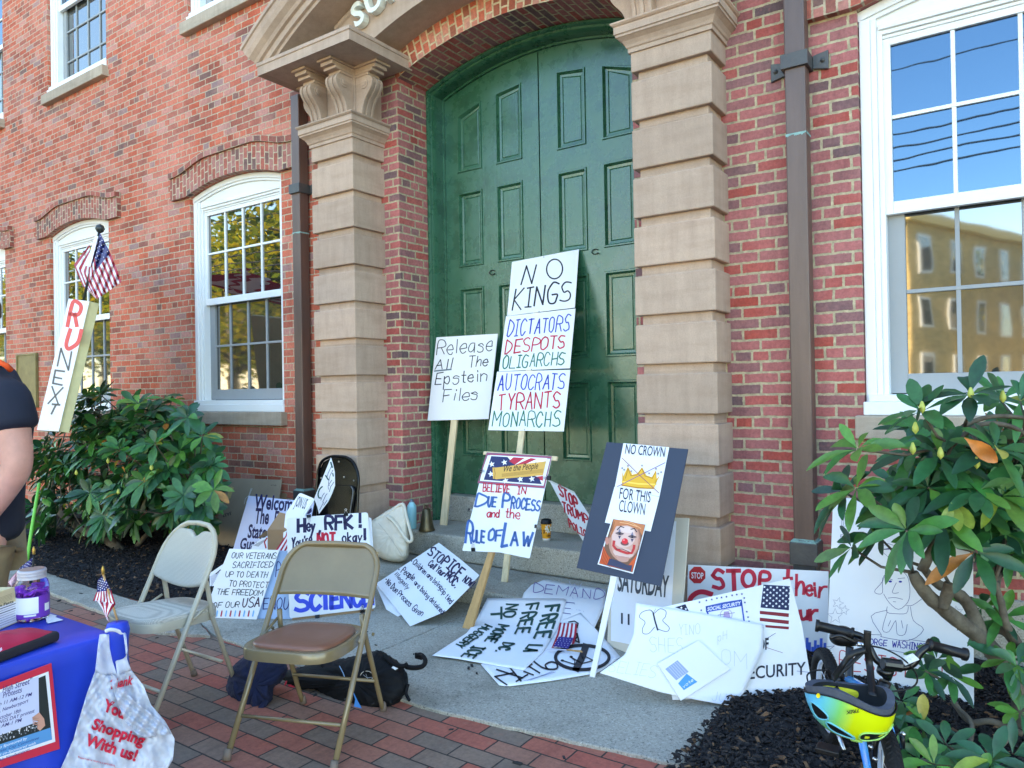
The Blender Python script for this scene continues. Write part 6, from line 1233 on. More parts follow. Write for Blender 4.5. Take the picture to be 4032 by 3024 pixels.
# red zip pouch
M_RP = mat('crimson_nylon', rgb(188, 22, 62), .6, var=.14, scale=6, bump=.12, bscale=16); M_RB = mat('black_fabric', (.014, .014, .018), .8)
zz = TZ+.006; cr = [onZ(cZ(*q), zz) for q in ((-260, 980), (40, 880), (455, 715), (300, 600))]; s = empty('zip_pouch', np.mean(cr, 0), 'red zip pouch with a black underside lying on the blue tablecloth', 'pouch')
A_, B_, C_ = onZ(cZ(-300, 1015), zz), onZ(cZ(445, 735), zz), onZ(cZ(330, 640), zz+.02); u_ = (B_-A_)/np.linalg.norm(B_-A_); w_ = np.array([-u_[1], u_[0], 0]); w_ = w_ if w_ @ (C_-B_) > 0 else -w_; Lp = np.linalg.norm(B_-A_); Wp = .17
def pouch(z0, z1, dome, m, nm, ins):
    nu, nv = 24, 14; V = []
    for j in range(nv+1):
        for i in range(nu+1):
            a, b = i/nu, j/nv; e = min(a, 1-a, .12)/.12*1.; e2 = min(b, 1-b, .2)/.2; h_ = math.sqrt(max(0, 1-(1-min(1, e))**2))*math.sqrt(max(0, 1-(1-min(1, e2))**2))
            q_ = A_+u_*(ins+(Lp-2*ins)*a)+w_*(ins+(Wp-2*ins)*b); V.append((q_[0], q_[1], zz+z0+(z1-z0)*h_+dome*math.sin(math.pi*a)*math.sin(math.pi*b)+.003*math.sin(a*19)*math.sin(b*9)*h_))
    o = obj(nm, V, [(j*(nu+1)+i, j*(nu+1)+i+1, (j+1)*(nu+1)+i+1, (j+1)*(nu+1)+i) for j in range(nv) for i in range(nu)], m, s, smooth=True)
    return o
mb = MB(); mb.prism([A_+np.array([0, 0, .0]), B_, B_+w_*Wp, A_+w_*Wp], (0, 0, .032)); mb.build('black_base', M_RB, s, bevel=.012, seg=3); pouch(.026, .036, .018, M_RP, 'red_top', .003)
pc = P3(A_+np.array([0, 0, .045]), B_+np.array([0, 0, .045]), A_+w_*.1+np.array([0, 0, .06])); I = Ink(pc, .004); I.type('nes', cZ(-14, 824), cZ(16, 800), (-2, -8), WHT, .02); I.build(s, 'printed_mark')
pz = Plane((0, 0, zz+.002), (0, 0, 1)); s = empty('paper_slips', pz.hit(cZ(400, 575)), 'white paper slips fanned out beside the jar', 'paper'); mb = MB()
board(pz, [cZ(330, 570), cZ(345, 535), cZ(415, 552), cZ(400, 562), cZ(460, 583), cZ(345, 608)], .0008, M_SHEET, s, 'slip'); board(Plane((0, 0, zz+.004), (0, 0, 1)), [cZ(336, 600), cZ(350, 540), cZ(395, 552), cZ(380, 580)], .0008, M_SHEET, s, 'slip')
def stick_flag(base, tip, quad_t, quad_b, surf, label, canton=(.0, .45, 7), st=1.5):
    s = empty('flag', surf.hit(base), label, 'flag'); MB().tube([surf.hit(base, -.002), surf.hit(tip, -.002)], .0035, 6).build('stick', M_OAK if st > 1.2 else M_BLKP, s, smooth=True)
    tp = surf.hit(tip, -.002); MB().lathe([(0, -.004), (.006, 0), (.0045, .006), (.006, .010), (.0025, .024), (0, .027)], tp, 10).build('gold_finial', mat('gold_tip', rgb(176, 140, 70), .35, metal=.7), s, smooth=True)
    flag_cloth(surf, quad_t, quad_b, s, 0, 13, canton, st); return s
wf = Wave((-2.40, -3.32, .8), (.55, -.8, 0), .006, (.25, .09))
stick_flag(cZ(884, 690), cZ(748, 250), [cZ(752, 258), cZ(805, 365), cZ(838, 470)], [cZ(708, 300), cZ(705, 372), cZ(675, 445)], wf, 'small American flag with a gold tip standing at the table corner', (0, .55, 13), 1.7)
flag_cloth(wf, [cZ(838, 470), cZ(800, 520), cZ(780, 560), cZ(795, 605)], [cZ(700, 440), cZ(740, 500), cZ(755, 530), cZ(778, 585)], COL.objects[-3] if False else [o for o in COL.objects if o.name.startswith('flag') and o.type == 'EMPTY' and 'corner' in o.get('label', '')][0], 0, 6, None, 0)
wf2 = Wave((-2.78, -3.36, .8), (.55, -.8, 0), .005, (.3, .12))
stick_flag(cZ(226, 330), cZ(246, 105), [cZ(246, 125), cZ(150, 200), cZ(60, 310)], [cZ(222, 275), cZ(140, 275), cZ(85, 345)], wf2, 'small American flag on a dark stick rising behind the jar', (0, .58, 7), 1.1)
# plastic shopping bag hanging at the corner
def bag_mat():
    m = mat('thin_white_plastic', rgb(216, 222, 236), .35, var=.1, scale=7, bump=.5, bscale=11); b = m.node_tree.nodes['Principled BSDF']; b.inputs['Alpha'].default_value = .62; b.inputs['Subsurface Weight'].default_value = 0.; return m
M_BAG = bag_mat(); 
class Crumple(Plane):
    def hit(s, px, off=0.):
        x, y = px; w_ = .008*math.sin(x*.10+y*.035)+.006*math.sin(x*.21-y*.05+2)+.0035*math.sin(x*.45+y*.31)+.003*math.sin(y*.22-x*.17+1)+.0025*abs(math.sin(x*.33-y*.12))
        return Plane.hit(s, px, off+w_)
bp2 = Crumple((TX1+.06, -3.4, .4), (.86, -.5, .0)); s = empty('shopping_bag', bp2.hit(cZ(860, 1400)), 'white plastic shopping bag with red lettering hanging from the table corner', 'bag')
def bagsheet(off, nm): return coons(bp2, [cZ(690, 960), cZ(760, 985), cZ(850, 985), cZ(955, 950)], [cZ(955, 950), cZ(1045, 1065), cZ(1095, 1200), cZ(1200, 1320), cZ(1268, 1450), cZ(1255, 1600), cZ(1180, 1720)], [cZ(425, 1700), cZ(700, 1740), cZ(1000, 1740), cZ(1180, 1720)], [cZ(690, 960), cZ(640, 1090), cZ(590, 1250), cZ(530, 1460), cZ(425, 1700)], M_BAG, s, nm, 44, 48, off, 0, .0008)
bagsheet(.0, 'back_film')
fr_ = bagsheet(.03, 'front_film')
coons(bp2, [cZ(722, 690), cZ(752, 685), cZ(792, 690)], [cZ(792, 690), cZ(796, 790), cZ(815, 880), cZ(850, 985)], [cZ(690, 960), cZ(760, 985), cZ(850, 985)], [cZ(722, 690), cZ(708, 790), cZ(690, 960)], M_BAG, s, 'handle', 8, 12, .034, 0, .0008)
coons(bp2, [cZ(895, 680), cZ(905, 676), cZ(915, 684)], [cZ(915, 684), cZ(926, 800), cZ(922, 870), cZ(955, 950)], [cZ(850, 985), cZ(900, 970), cZ(955, 950)], [cZ(895, 680), cZ(918, 860), cZ(870, 885), cZ(835, 872), cZ(850, 985)], M_BAG, s, 'handle', 8, 12, .034, 0, .0008)
coons(Wave(bp2.p, bp2.n, .014, (.22, .13)), [cZ(808, 955), cZ(850, 1020), cZ(985, 1190)], [cZ(985, 1190), cZ(1060, 1230), cZ(1150, 1310), cZ(1245, 1410)], [cZ(910, 1330), cZ(1000, 1420), cZ(1080, 1440), cZ(1245, 1410)], [cZ(808, 955), cZ(812, 1060), cZ(860, 1200), cZ(910, 1330)], M_BAG, s, 'folded_flap', 30, 30, .05, 0, .0012)
I = Ink(bp2, .0375); RB_ = (206, 30, 62)
I.type('Thank', cZ(790, 1090), cZ(960, 1050), (4, -20), RB_, .03); I.type('You', cZ(752, 1240), cZ(900, 1305), (4, -25), RB_, .045, .15); I.type('Shopping', cZ(662, 1372), cZ(1045, 1500), (5, -23), RB_, .04, .15); I.type('With us!', cZ(622, 1490), cZ(990, 1612), (5, -24), RB_, .04, .15); I.type('Please reuse or return to a participating', cZ(570, 1588), cZ(835, 1648), (-1, -5), RB_, .01); I.build(s)
# ------------------------------------------------------------------ rhododendrons
def leaf_mat():
    m = bpy.data.materials.new('rhododendron_leaf'); m.use_nodes = True; n = m.node_tree.nodes; l = m.node_tree.links; p = n['Principled BSDF']
    at = n.new('ShaderNodeVertexColor'); at.layer_name = 'tint'; tc = n.new('ShaderNodeTexCoord'); t = noise(n, l, tc.outputs['Object'], 26, 4)
    r = ramp(n, [(.3, (.72, .72, .72)), (.7, (1.2, 1.2, 1.2))]); l.new(t.outputs['Fac'], r.inputs[0]); c = mixc(n, l, 1., at.outputs[0], r.outputs[0], 'MULTIPLY'); l.new(c, p.inputs['Base Color'])
    p.inputs['Roughness'].default_value = .38; p.inputs['Specular IOR Level'].default_value = .5
    tr = n.new('ShaderNodeBsdfTranslucent'); l.new(c, tr.inputs[0]); mx = n.new('ShaderNodeMixShader'); mx.inputs[0].default_value = .12; l.new(p.outputs[0], mx.inputs[1]); l.new(tr.outputs[0], mx.inputs[2]); l.new(mx.outputs[0], n['Material Output'].inputs[0]); return m
M_LEAF = leaf_mat(); M_BARK = mat('mottled_bark', rgb(66, 56, 46), .9, col2=rgb(112, 104, 90), scale=14, bump=.5, bscale=30)
M_BUD = mat('yellow_green_bud', rgb(176, 182, 84), .5)
GREENS = [rgb(34, 88, 46), rgb(44, 102, 52), rgb(56, 116, 52), rgb(28, 72, 44), rgb(80, 130, 54), rgb(38, 92, 58)]
class Foliage:
    def __init__(s): s.V, s.F, s.C = [], [], []
    def leaf(s, o, d, up, L, w, col, droop=.3, fold=.25):
        d = Vector(d).normalized(); side = d.cross(Vector(up)); side = side.normalized() if side.length > 1e-3 else Vector((1, 0, 0)); nrm = side.cross(d)
        prof = ((0, .05), (.12, .22), (.35, .8), (.58, 1.), (.8, .78), (.94, .36), (1, .03)); k = len(s.V); o = Vector(o)
        for t, ww in prof:
            c = o+d*(L*t)+Vector((0, 0, -1))*(droop*L*t*t); 
            for e in (-1, 0, 1): s.V.append(c+side*(e*w*ww*.5)+nrm*(abs(e)*fold*w*ww*.5))
        for i in range(len(prof)-1):
            for e in (0, 1): s.F.append((k+i*3+e, k+i*3+e+1, k+(i+1)*3+e+1, k+(i+1)*3+e)); s.C.append(col)
    def whorl(s, o, axis, n, L, cols=GREENS, tilt=.15, yellow=.03, wr=(.27, .36)):
        ax = Vector(axis).normalized(); a = ax.orthogonal().normalized(); b = ax.cross(a); ph = rnd.uniform(0, 6); base = rnd.choice(cols)
        for k in range(n):
            an = ph+k*2.399; el = rnd.uniform(-.35, .55)*(1 if k < n*.7 else 1.6)+tilt
            d = (a*math.cos(an)+b*math.sin(an))*math.cos(el)+ax*math.sin(el); col = base if rnd.random() < .6 else rnd.choice(cols)
            if rnd.random() < yellow: col = rnd.choice((rgb(176, 160, 60), rgb(170, 110, 44), rgb(140, 150, 60)))
            col = tuple(min(1, x*rnd.uniform(.8, 1.2)) for x in col); l_ = L*rnd.uniform(.75, 1.15); s.leaf(Vector(o)+d*.008, d, ax, l_, l_*rnd.uniform(*wr), col, rnd.uniform(.05, .45), rnd.uniform(.1, .4))
    def build(s, parent, name='foliage'):
        o = obj(name, s.V, s.F, M_LEAF, parent, smooth=True); ca = o.data.color_attributes.new('tint', 'BYTE_COLOR', 'CORNER')
        for p in o.data.polygons:
            for li in p.loop_indices: ca.data[li].color_srgb = (*[1.055*x**(1/2.4)-.055 if x > .0031308 else 12.92*x for x in s.C[p.index]], 1)
        return o
def branchy(paths, parent, name='branch'):
    for P, r0, r1 in paths:
        Q = spline(P, 5); MB().tube(Q, [r0+(r1-r0)*i/(len(Q)-1)+rnd.uniform(-.06, .06)*r0 for i in range(len(Q))], 9).build(name, M_BARK, parent, smooth=True)
# left shrub
bl = onZ(cY(905, 1130), .03); s = empty('rhododendron', bl, 'broad dark green rhododendron shrub in the mulch bed below the left windows', 'shrub')
fo = Foliage(); dep = lambda p, y: onY(p, y)
ell = [((205, 885), 62, 48), ((330, 905), 82, 66), ((255, 985), 150, 82), ((390, 1010), 92, 90), ((150, 985), 66, 80), ((300, 1075), 130, 72), ((200, 1090), 90, 62), ((95, 1010), 26, 70), ((100, 1110), 36, 60), ((430, 1090), 52, 50)]
tips = []
for (c, a, b), nn in zip(ell, (26, 38, 60, 44, 30, 60, 36, 14, 16, 20)):
    for k in range(nn):
        t, r_ = rnd.uniform(0, 6.283), math.sqrt(rnd.random())*.92; p = (c[0]+a*r_*math.cos(t), c[1]+b*r_*math.sin(t)); y = rnd.uniform(-1.35, -.45) if rnd.random() < .75 else rnd.uniform(-.5, -.3)
        q = dep(p, y); 
        if q[2] < .12: continue
        ax = Vector((rnd.uniform(-.5, .5)+(p[0]-270)/300, -.75+rnd.uniform(-.3, .3), .75+(1000-p[1])/260+rnd.uniform(-.2, .3))); fo.whorl(q, ax, rnd.randint(8, 12), .175, wr=(.32, .42)); tips.append(q)
fo.build(s)
T = lambda x, y, yy: onY(cY(x, y), yy)
tr = [([T(940, 1150, -.95), T(800, 975, -.95), T(690, 935, -.98), T(540, 850, -1.0), T(420, 740, -1.0), T(370, 620, -.95), T(400, 500, -.9), T(420, 360, -.8)], .055, .03), ([T(940, 1140, -.9), T(820, 950, -.7), T(760, 500, -.6), T(735, 160, -.6), T(720, 60, -.6)], .05, .028), ([T(700, 1040, -.8), T(640, 980, -.8), T(600, 1010, -.85), T(560, 930, -.9), T(450, 850, -.9)], .03, .02), ([T(820, 1000, -.7), T(980, 700, -.6), T(1090, 430, -.6), T(1120, 200, -.55)], .035, .02), ([T(930, 1100, -.8), T(1100, 900, -.8), T(1340, 800, -.8), T(1420, 640, -.8)], .025, .012), ([T(350, 840, -1.0), T(250, 840, -1.1), T(300, 700, -1.1)], .02, .01)]
branchy(tr, s)
nodes = [np.array(q) for P, a, b in tr for q in spline(P, 3)[4:]]
tw = MB()
for q in tips[::2]:
    d = sorted(nodes, key=lambda n_: np.linalg.norm(n_-q))[0]
    if .05 < np.linalg.norm(d-q) < .8: m_ = (d+q)/2+np.array([0, 0, -.04]); tw.tube([d, m_, q], [.009, .007, .005], 5)
tag(tw.build('twigs', M_BARK, s, smooth=True), kind='stuff')
for c in ((785, 405), (738, 335), (555, 490), (1100, 455), (860, 630)):
    q = onY(cY(*c), -1.38); MB().lathe([(0, -.012), (.014, 0), (.013, .018), (.004, .036), (0, .038)], q, 10).build('bud', M_BUD, s, smooth=True)
# right shrub, close to the camera
DB = 2.95
br = atd(c8(1850, 1250), 3.0); br[2] = .03; s = empty('rhododendron', br, 'tall rhododendron with thick leaning stem and long leaves below the right window', 'shrub'); fo = Foliage()
WH = [(855, 185), (1000, 210), (1090, 215), (630, 262), (598, 352), (590, 450), (715, 472), (690, 540), (890, 515), (770, 655), (895, 632), (1005, 560), (545, 742), (330, 440), (262, 640), (322, 625), (1000, 660), (1085, 650), (480, 700), (700, 850), (560, 820), (430, 850), (640, 700), (880, 920), (1040, 780), (940, 760), (800, 560), (500, 600), (1080, 860), (660, 620), (980, 440), (300, 900), (840, 700), (730, 760), (1100, 420)]
tips = []
for k, c in enumerate(WH):
    d = 2.75+.5*((k*37) % 10)/10; q = atd(cW(*c), d); ax = Vector((rnd.uniform(-.4, .4)+(c[0]-700)/700, -.7+rnd.uniform(-.3, .2), .8+(600-c[1])/700)); fo.whorl(q, ax, rnd.randint(8, 11), .165, yellow=.02); tips.append(q)
for k in range(190):
    c = (rnd.gauss(930, 190), rnd.gauss(660, 230)); 
    if c[0] < 330 or c[1] < 380 or c[0] > 1190 or c[1] > (740 if c[0] < 960 else 1020) or (c[0] < 620 and c[1] < 620): continue
    q = atd(cW(*c), rnd.uniform(2.95, 3.6)); fo.whorl(q, Vector((rnd.uniform(-.6, .6), -.6, rnd.uniform(.3, 1.1))), rnd.randint(7, 10), .135, yellow=.03); tips.append(q)
for c, tip, w in (((790, 690), (800, 800), .33), ((770, 690), (740, 790), .34), ((800, 690), (860, 790), .33), ((1690, 0), (0, 0), 0)):
    if w: a, b = atd(cW(*c), 2.72), atd(cW(*tip), 2.72); fo.leaf(a, b-a, (0, -1, .1), np.linalg.norm(b-a)*1.15, np.linalg.norm(b-a)*.5, rgb(134, 160, 70), .05)
a, b = atd(cW(830, 385), 2.7), atd(cW(985, 500), 2.7); fo.leaf(a, b-a, (0, -1, .4), np.linalg.norm(b-a), np.linalg.norm(b-a)*.4, rgb(206, 120, 52), .0)
fo.build(s); J = lambda x, y, d: atd(c8(x, y), d)
tr = [([br, J(1770, 1050, 3.0), J(1660, 860, 3.), J(1480, 640, 2.98), J(1280, 480, 2.95), J(1090, 330, 2.92), J(980, 200, 2.9), J(930, 110, 2.9)], .042, .022), ([J(1480, 640, 2.98), J(1380, 380, 3.0), J(1250, 250, 3.0), J(1130, 200, 3.), J(1000, 60, 3.)], .03, .016), ([J(1640, 850, 3.), J(1480, 600, 3.05), J(1560, 545, 3.05), J(1680, 580, 3.0), J(1770, 700, 3.)], .03, .022), ([J(1820, 760, 3.), J(1680, 540, 2.95), J(1630, 340, 2.95), J(1580, 180, 2.95)], .018, .011), ([atd(cW(770, 410), 2.9), atd(cW(830, 330), 2.9), atd(cW(960, 285), 2.9), atd(cW(1120, 292), 2.9)], .011, .008), ([atd(cW(770, 420), 2.88), atd(cW(900, 325), 2.88), atd(cW(1040, 330), 2.88), atd(cW(1130, 380), 2.88)], .011, .008), ([J(1000, 100, 2.92), atd(cW(760, 700), 2.95), atd(cW(770, 420), 2.9)], .02, .010), ([J(1170, 380, 2.9), J(1200, 290, 2.88), J(1235, 200, 2.87)], .022, .024)]
branchy(tr, s); nodes = [np.array(q) for P, a, b in tr for q in spline(P, 3)]; tw = MB()
for q in tips:
    d = sorted(nodes, key=lambda n_: np.linalg.norm(n_-q))[0]
    if .03 < np.linalg.norm(d-q) < .6: tw.tube([d, (d+q)/2+np.array([0, 0, -.03]), q], [.008, .006, .005], 5)
tag(tw.build('twigs', M_BARK, s, smooth=True), kind='stuff')
for c in ((860, 190), (1010, 205), (632, 255), (600, 352), (588, 448), (888, 515), (718, 470)):
    q = atd(cW(*c), 2.73); MB().lathe([(0, -.014), (.011, 0), (.011, .012), (.004, .032), (0, .034)], q, 10).build('bud', M_BUD, s, smooth=True)
# low shoots beside the bicycle
bl_ = atd(c8(1330, 1700), 2.75); bl_[2] = .03; s = empty('rhododendron', bl_, 'low leafy rhododendron shoots spreading over the mulch beside the bicycle', 'shrub'); fo = Foliage()
for x, y, d in ((1040, 895, 3.0), (1235, 930, 3.0), (1120, 800, 3.1), (1010, 1330, 2.8), (860, 1250, 2.85), (1190, 1480, 2.7), (985, 1600, 2.6), (1560, 1600, 2.5), (1720, 1560, 2.55), (1780, 1220, 2.8), (1760, 860, 2.85), (1690, 800, 2.9), (1100, 1640, 2.5), (840, 1130, 2.9), (1480, 1720, 2.5), (1640, 470, 3.0), (1480, 380, 3.05)):
    fo.whorl(atd(c8(x, y), d), Vector((rnd.uniform(-.4, .4), -.7, .9)), rnd.randint(7, 9), .125, yellow=.01)
fo.build(s)
branchy([([bl_, J(1300, 1560, 2.75), J(1200, 1480, 2.72)], .008, .005), ([bl_, J(1400, 1320, 2.85), J(1250, 1130, 2.95), J(1235, 940, 3.)], .010, .005), ([J(1250, 1130, 2.95), J(1380, 1290, 2.9), J(1560, 1290, 2.85), J(1800, 1390, 2.8)], .012, .012), ([bl_, J(1100, 1620, 2.6), J(990, 1590, 2.6)], .007, .005), ([J(1235, 1000, 3.), J(1100, 930, 3.), J(1030, 890, 3.)], .006, .004), ([bl_, J(1150, 1420, 2.8), J(1020, 1340, 2.8)], .006, .004), ([bl_, J(1620, 1500, 2.6), J(1720, 1380, 2.65)], .008, .005)], s)
# ------------------------------------------------------------------ child's bicycle
M_TYRE = mat('black_tyre', (.008, .008, .009), .75, bump=.3, bscale=120, spec=.3); M_RIM = mat('white_blue_rim', rgb(186, 200, 220), .3); M_BLKM = mat('black_metal', (.006, .006, .007), .28, spec=.5); M_SPK = M_STEEL
M_BLUF = mat('bright_blue_frame', rgb(30, 110, 220), .25, col2=rgb(60, 190, 240), scale=6, coat=.4)
atb = lambda p, d: atd(p, 2.40+(d-2.86)*(1.6 if d < 2.95 else .85))
FH, RH, WR = np.array([-.345, -2.0, .215]), np.array([-.648, -1.375, .215]), .185
bd = np.array([FH[0]-RH[0], FH[1]-RH[1], 0]); print('wheelbase', np.linalg.norm(FH-RH), FH, RH); bd /= np.linalg.norm(bd); 
sdv = np.array([bd[1], -bd[0], 0.]); upv = np.array([0, 0, 1.]); s = empty('bicycle', (FH+RH)/2*np.array([1, 1, 0])+np.array([0, 0, .03]), "child's small black and blue bicycle parked on the mulch at the right", 'bicycle')
LG, RG = atb(c8(170, 530), 2.92), atb(c8(1345, 758), 2.84); hb = RG-LG; hb[2] = 0; hb /= np.linalg.norm(hb); fdir = np.array([-hb[1], hb[0], 0]); fdir = fdir if fdir @ bd > 0 else -fdir
def wheel(c, ax, par):
    fw = np.array([-ax[1], ax[0], 0]); ring = lambda r, o=0., n=40: [c+fw*r*math.cos(t)+upv*r*math.sin(t)+ax*o for t in np.linspace(0, 2*math.pi, n, False)]
    w = MB().tube(ring(WR-.024), .0245, 12, closed=True).build('wheel', M_TYRE, par, smooth=True)
    MB().tube(ring(WR-.052), .009, 8, closed=True).build('rim', M_RIM, w, smooth=True)
    mb = MB()
    for k in range(60):     # tread blocks
        t = 2*math.pi*k/60
        for e in (-1, 1): a_ = c+fw*(WR-.0005)*math.cos(t)+upv*(WR-.0005)*math.sin(t); mb.tube([a_+ax*e*.004, c+fw*(WR-.006)*math.cos(t+.05)+upv*(WR-.006)*math.sin(t+.05)+ax*e*.018], .0028, 4)
    mb.build('tread', M_TYRE, w)
    mb = MB()
    for k in range(20): t = 2*math.pi*k/20; mb.tube([c+ax*(.022 if k % 2 else -.022), c+fw*(WR-.055)*math.cos(t)+upv*(WR-.055)*math.sin(t)], .0012, 4)
    mb.build('spokes', M_SPK, w); MB().tube([c-ax*.04, c+ax*.04], .014, 10).build('hub', M_STEEL, w, smooth=True); return w
wheel(RH, sdv, s); wheel(FH, hb, s)
ST = atb(c8(765, 835), 2.86); HT = atb(c8(700, 1010), 2.87); crown = HT+(HT-ST)*1.35
for k, mtl in ((1, M_BLUF), (-1, M_BLUF)):
    MB().tube([crown, crown+hb*.045*k-upv*.02, FH+hb*.05*k], [.016, .015, .010], 10).build('fork_leg', mtl, s, smooth=True)
MB().tube([HT+(ST-HT)*.2, crown], .019, 12).build('head_tube', M_BLKM, s, smooth=True); MB().tube([atb(c8(715, 865), 2.86), atb(c8(702, 905), 2.865)], [.024, .024], 12).build('headset', M_BLKM, s, smooth=True)
bars = [LG, atb(c8(390, 580), 2.90), atb(c8(530, 620), 2.89), atb(c8(585, 700), 2.88), atb(c8(640, 800), 2.87), atb(c8(715, 838), 2.86), atb(c8(850, 860), 2.855), atb(c8(935, 830), 2.85), atb(c8(990, 745), 2.85), atb(c8(1060, 700), 2.85), atb(c8(1180, 715), 2.845), RG]
MB().tube(spline(bars, 5), .0115, 10).build('handlebar', M_BLKM, s, smooth=True)
for a, b in ((LG, bars[1]), (RG, bars[-2])):
    d_ = (b-a)/np.linalg.norm(b-a); MB().tube([a-d_*.004, a+d_*.006, a+d_*.008, a+d_*.105, a+d_*.107, a+d_*.115], [.021, .021, .0165, .0165, .021, .021], 12).build('grip', M_BLKP, s, smooth=True)
MB().tube([atb(c8(690, 830), 2.84), atb(c8(840, 850), 2.84)], .020, 12).build('stem_clamp', M_BLKM, s, bevel=.004)
MB().tube([ST, HT+(ST-HT)*.35], .015, 10).build('stem', M_BLKM, s, smooth=True)
MB().tube(spline([atb(c8(545, 640), 2.87), atb(c8(470, 660), 2.85), atb(c8(360, 610), 2.85), atb(c8(275, 632), 2.86)], 4), [.006]*13, 6).build('brake_lever', M_BLKM, s, smooth=True); MB().tube([atb(c8(490, 676), 2.85), atb(c8(560, 682), 2.85)], .008, 8).build('lever_barrel', M_STEEL, s, smooth=True)
board(Plane(atb(c8(905, 800), 2.84), (CAM-atb(c8(905, 800), 2.84))+np.array([0, 0, .1])), rounded([c8(822, 790), c8(930, 748), c8(985, 800), c8(870, 848)], 2), .012, mat('clear_reflector', rgb(196, 202, 206), .5, var=.3, scale=90), s, 'reflector')
def cable(P, d=2.84, r=.0028): MB().tube(spline([atb(c8(x, y), d) for x, y in P], 5), r, 6).build('cable', M_BLKP, s, smooth=True)
cable([(600, 690), (720, 720), (860, 800), (950, 900), (962, 980), (900, 1030), (745, 1055)]); cable([(560, 690), (480, 780), (360, 900)]); cable([(275, 885), (160, 885), (95, 920), (100, 980)], 3.0)
sp0 = atb(c8(430, 700), 3.25); sp1 = atb(c8(425, 960), 3.25); bb_ = (FH+RH)/2+np.array([0, 0, .03]); MB().tube([sp0, sp1, bb_+np.array([0, 0, .05])], [.014, .015, .017], 10).build('seat_tube', M_BLKM, s, smooth=True)
MB().tube([sp1, HT+(crown-HT)*.4], .017, 10).build('top_tube', M_BLUF, s, smooth=True); MB().tube([bb_, crown+(HT-crown)*.2], .02, 10).build('down_tube', M_BLKM, s, smooth=True)
for k in (-1, 1): MB().tube([sp1+sdv*.03*k, RH+sdv*.055*k], .009, 8).build('seat_stay', M_BLKM, s, smooth=True); MB().tube([bb_+sdv*.035*k, RH+sdv*.055*k], .010, 8).build('chain_stay', M_BLKM, s, smooth=True)
for k in (-1, 1): a_ = bb_+sdv*.06*k; b_ = a_+bd*.09*k-upv*.04*k; MB().tube([a_, b_], .008, 8).build('crank', M_STEEL, s, smooth=True); MB().box((-.04, -.03, -.01), (.04, .03, .01), M=Matrix.Translation(Vector(b_+sdv*.05*k))).build('pedal', M_BLKP, s, bevel=.004)
MB().tube([atb(c8(640, 1400), 2.8), atb(c8(632, 1480), 2.8), atb(c8(628, 1590), 2.8)], [.010, .009, .008], 8).build('brake_arm', M_BLKP, s, smooth=True); MB().tube([atb(c8(845, 1395), 2.82), atb(c8(852, 1500), 2.82)], [.009, .007], 8).build('brake_arm', M_BLKP, s, smooth=True)
for p_ in ((632, 1592), (852, 1392), (598, 1495)): MB().lathe([(0, -.004), (.008, -.003), (.008, .003), (0, .004)], atb(c8(*p_), 2.78), 10, M=Matrix.Rotation(math.pi/2, 3, 'X')).build('bolt', M_STEEL, s, smooth=True)
sad = [c8(*q) for q in spline([(268, 640), (285, 560), (340, 528), (420, 540), (490, 600), (505, 680), (440, 695), (330, 690)], 4, True)]
puff(Plane(atb(c8(390, 620), 3.3), CAM-atb(c8(390, 620), 3.3)), sad, [(.8, -.10), (1, -.06), (1, -.02), (.8, .015), (.4, .025)], M_BLKP, s, 'saddle', .001)
cable([(690, 1300), (720, 1370), (780, 1390), (850, 1390)], 2.8, .002)
# ------------------------------------------------------------------ bicycle helmet hanging from the handlebar
DH = 2.24; hc = atd(c8(428, 1040), DH); vx = (atd(c8(775, 1100), DH)-atd(c8(78, 1010), DH))/2; a_ = np.linalg.norm(vx); vx /= a_
tow = CAM-hc; tow /= np.linalg.norm(tow); nv = np.cross(vx, tow); nv = nv if nv[2] > 0 else -nv; nv = nv*.96+tow*.28; nv /= np.linalg.norm(nv); vy = np.cross(nv, vx)
s = empty('bicycle_helmet', hc-nv*.14, 'upside down yellow green and blue bicycle helmet hanging from the handlebar by its straps', 'helmet'); BW, BD = .10, .142
def hm(t, v, off=0.):        # t around the rim, v from rim (0) to crown (1)
    r_ = math.cos(v*math.pi/2)**.8; z = -BD*math.sin(v*math.pi/2); rim = .012*math.sin(2*t+.4)+.008*math.cos(3*t)
    return hc+vx*(a_+off)*r_*math.cos(t)+vy*(BW+off)*r_*math.sin(t)+nv*((rim*(1-v)**1.5)+z*(1+off/BD))
def hgrid(v0, v1, off, n=56, m_=14): return [hm(2*math.pi*i/n, v0+(v1-v0)*j/m_, off) for j in range(m_+1) for i in range(n)], [(j*n+i, j*n+(i+1) % n, (j+1)*n+(i+1) % n, (j+1)*n+i) for j in range(m_) for i in range(n)]
def helm_mat():
    m = bpy.data.materials.new('blue_to_yellow_gloss'); m.use_nodes = True; n = m.node_tree.nodes; l = m.node_tree.links; p = n['Principled BSDF']; uv = n.new('ShaderNodeUVMap'); sx = n.new('ShaderNodeSeparateXYZ'); l.new(uv.outputs[0], sx.inputs[0])
    r = ramp(n, [(0, rgb(70, 176, 226)), (.1, rgb(84, 196, 222)), (.27, rgb(120, 206, 110)), (.42, rgb(206, 222, 36)), (1, rgb(226, 232, 30))]); l.new(sx.outputs[0], r.inputs[0]); l.new(r.outputs[0], p.inputs['Base Color']); p.inputs['Roughness'].default_value = .28; p.inputs['Coat Weight'].default_value = .3; return m
V, F = hgrid(.085, .995, .0); obj('shell', V, F, helm_mat(), s, smooth=True, uv=lambda v, i: ((np.dot(v-hc, vx)/a_+1)/2, 0))
M_HG = mat('grey_foam_band', rgb(70, 76, 88), .8, var=.2, scale=50); V, F = hgrid(.0, .10, -.004, 56, 4); bnd = obj('foam_band', V, F, M_HG, s, smooth=True)
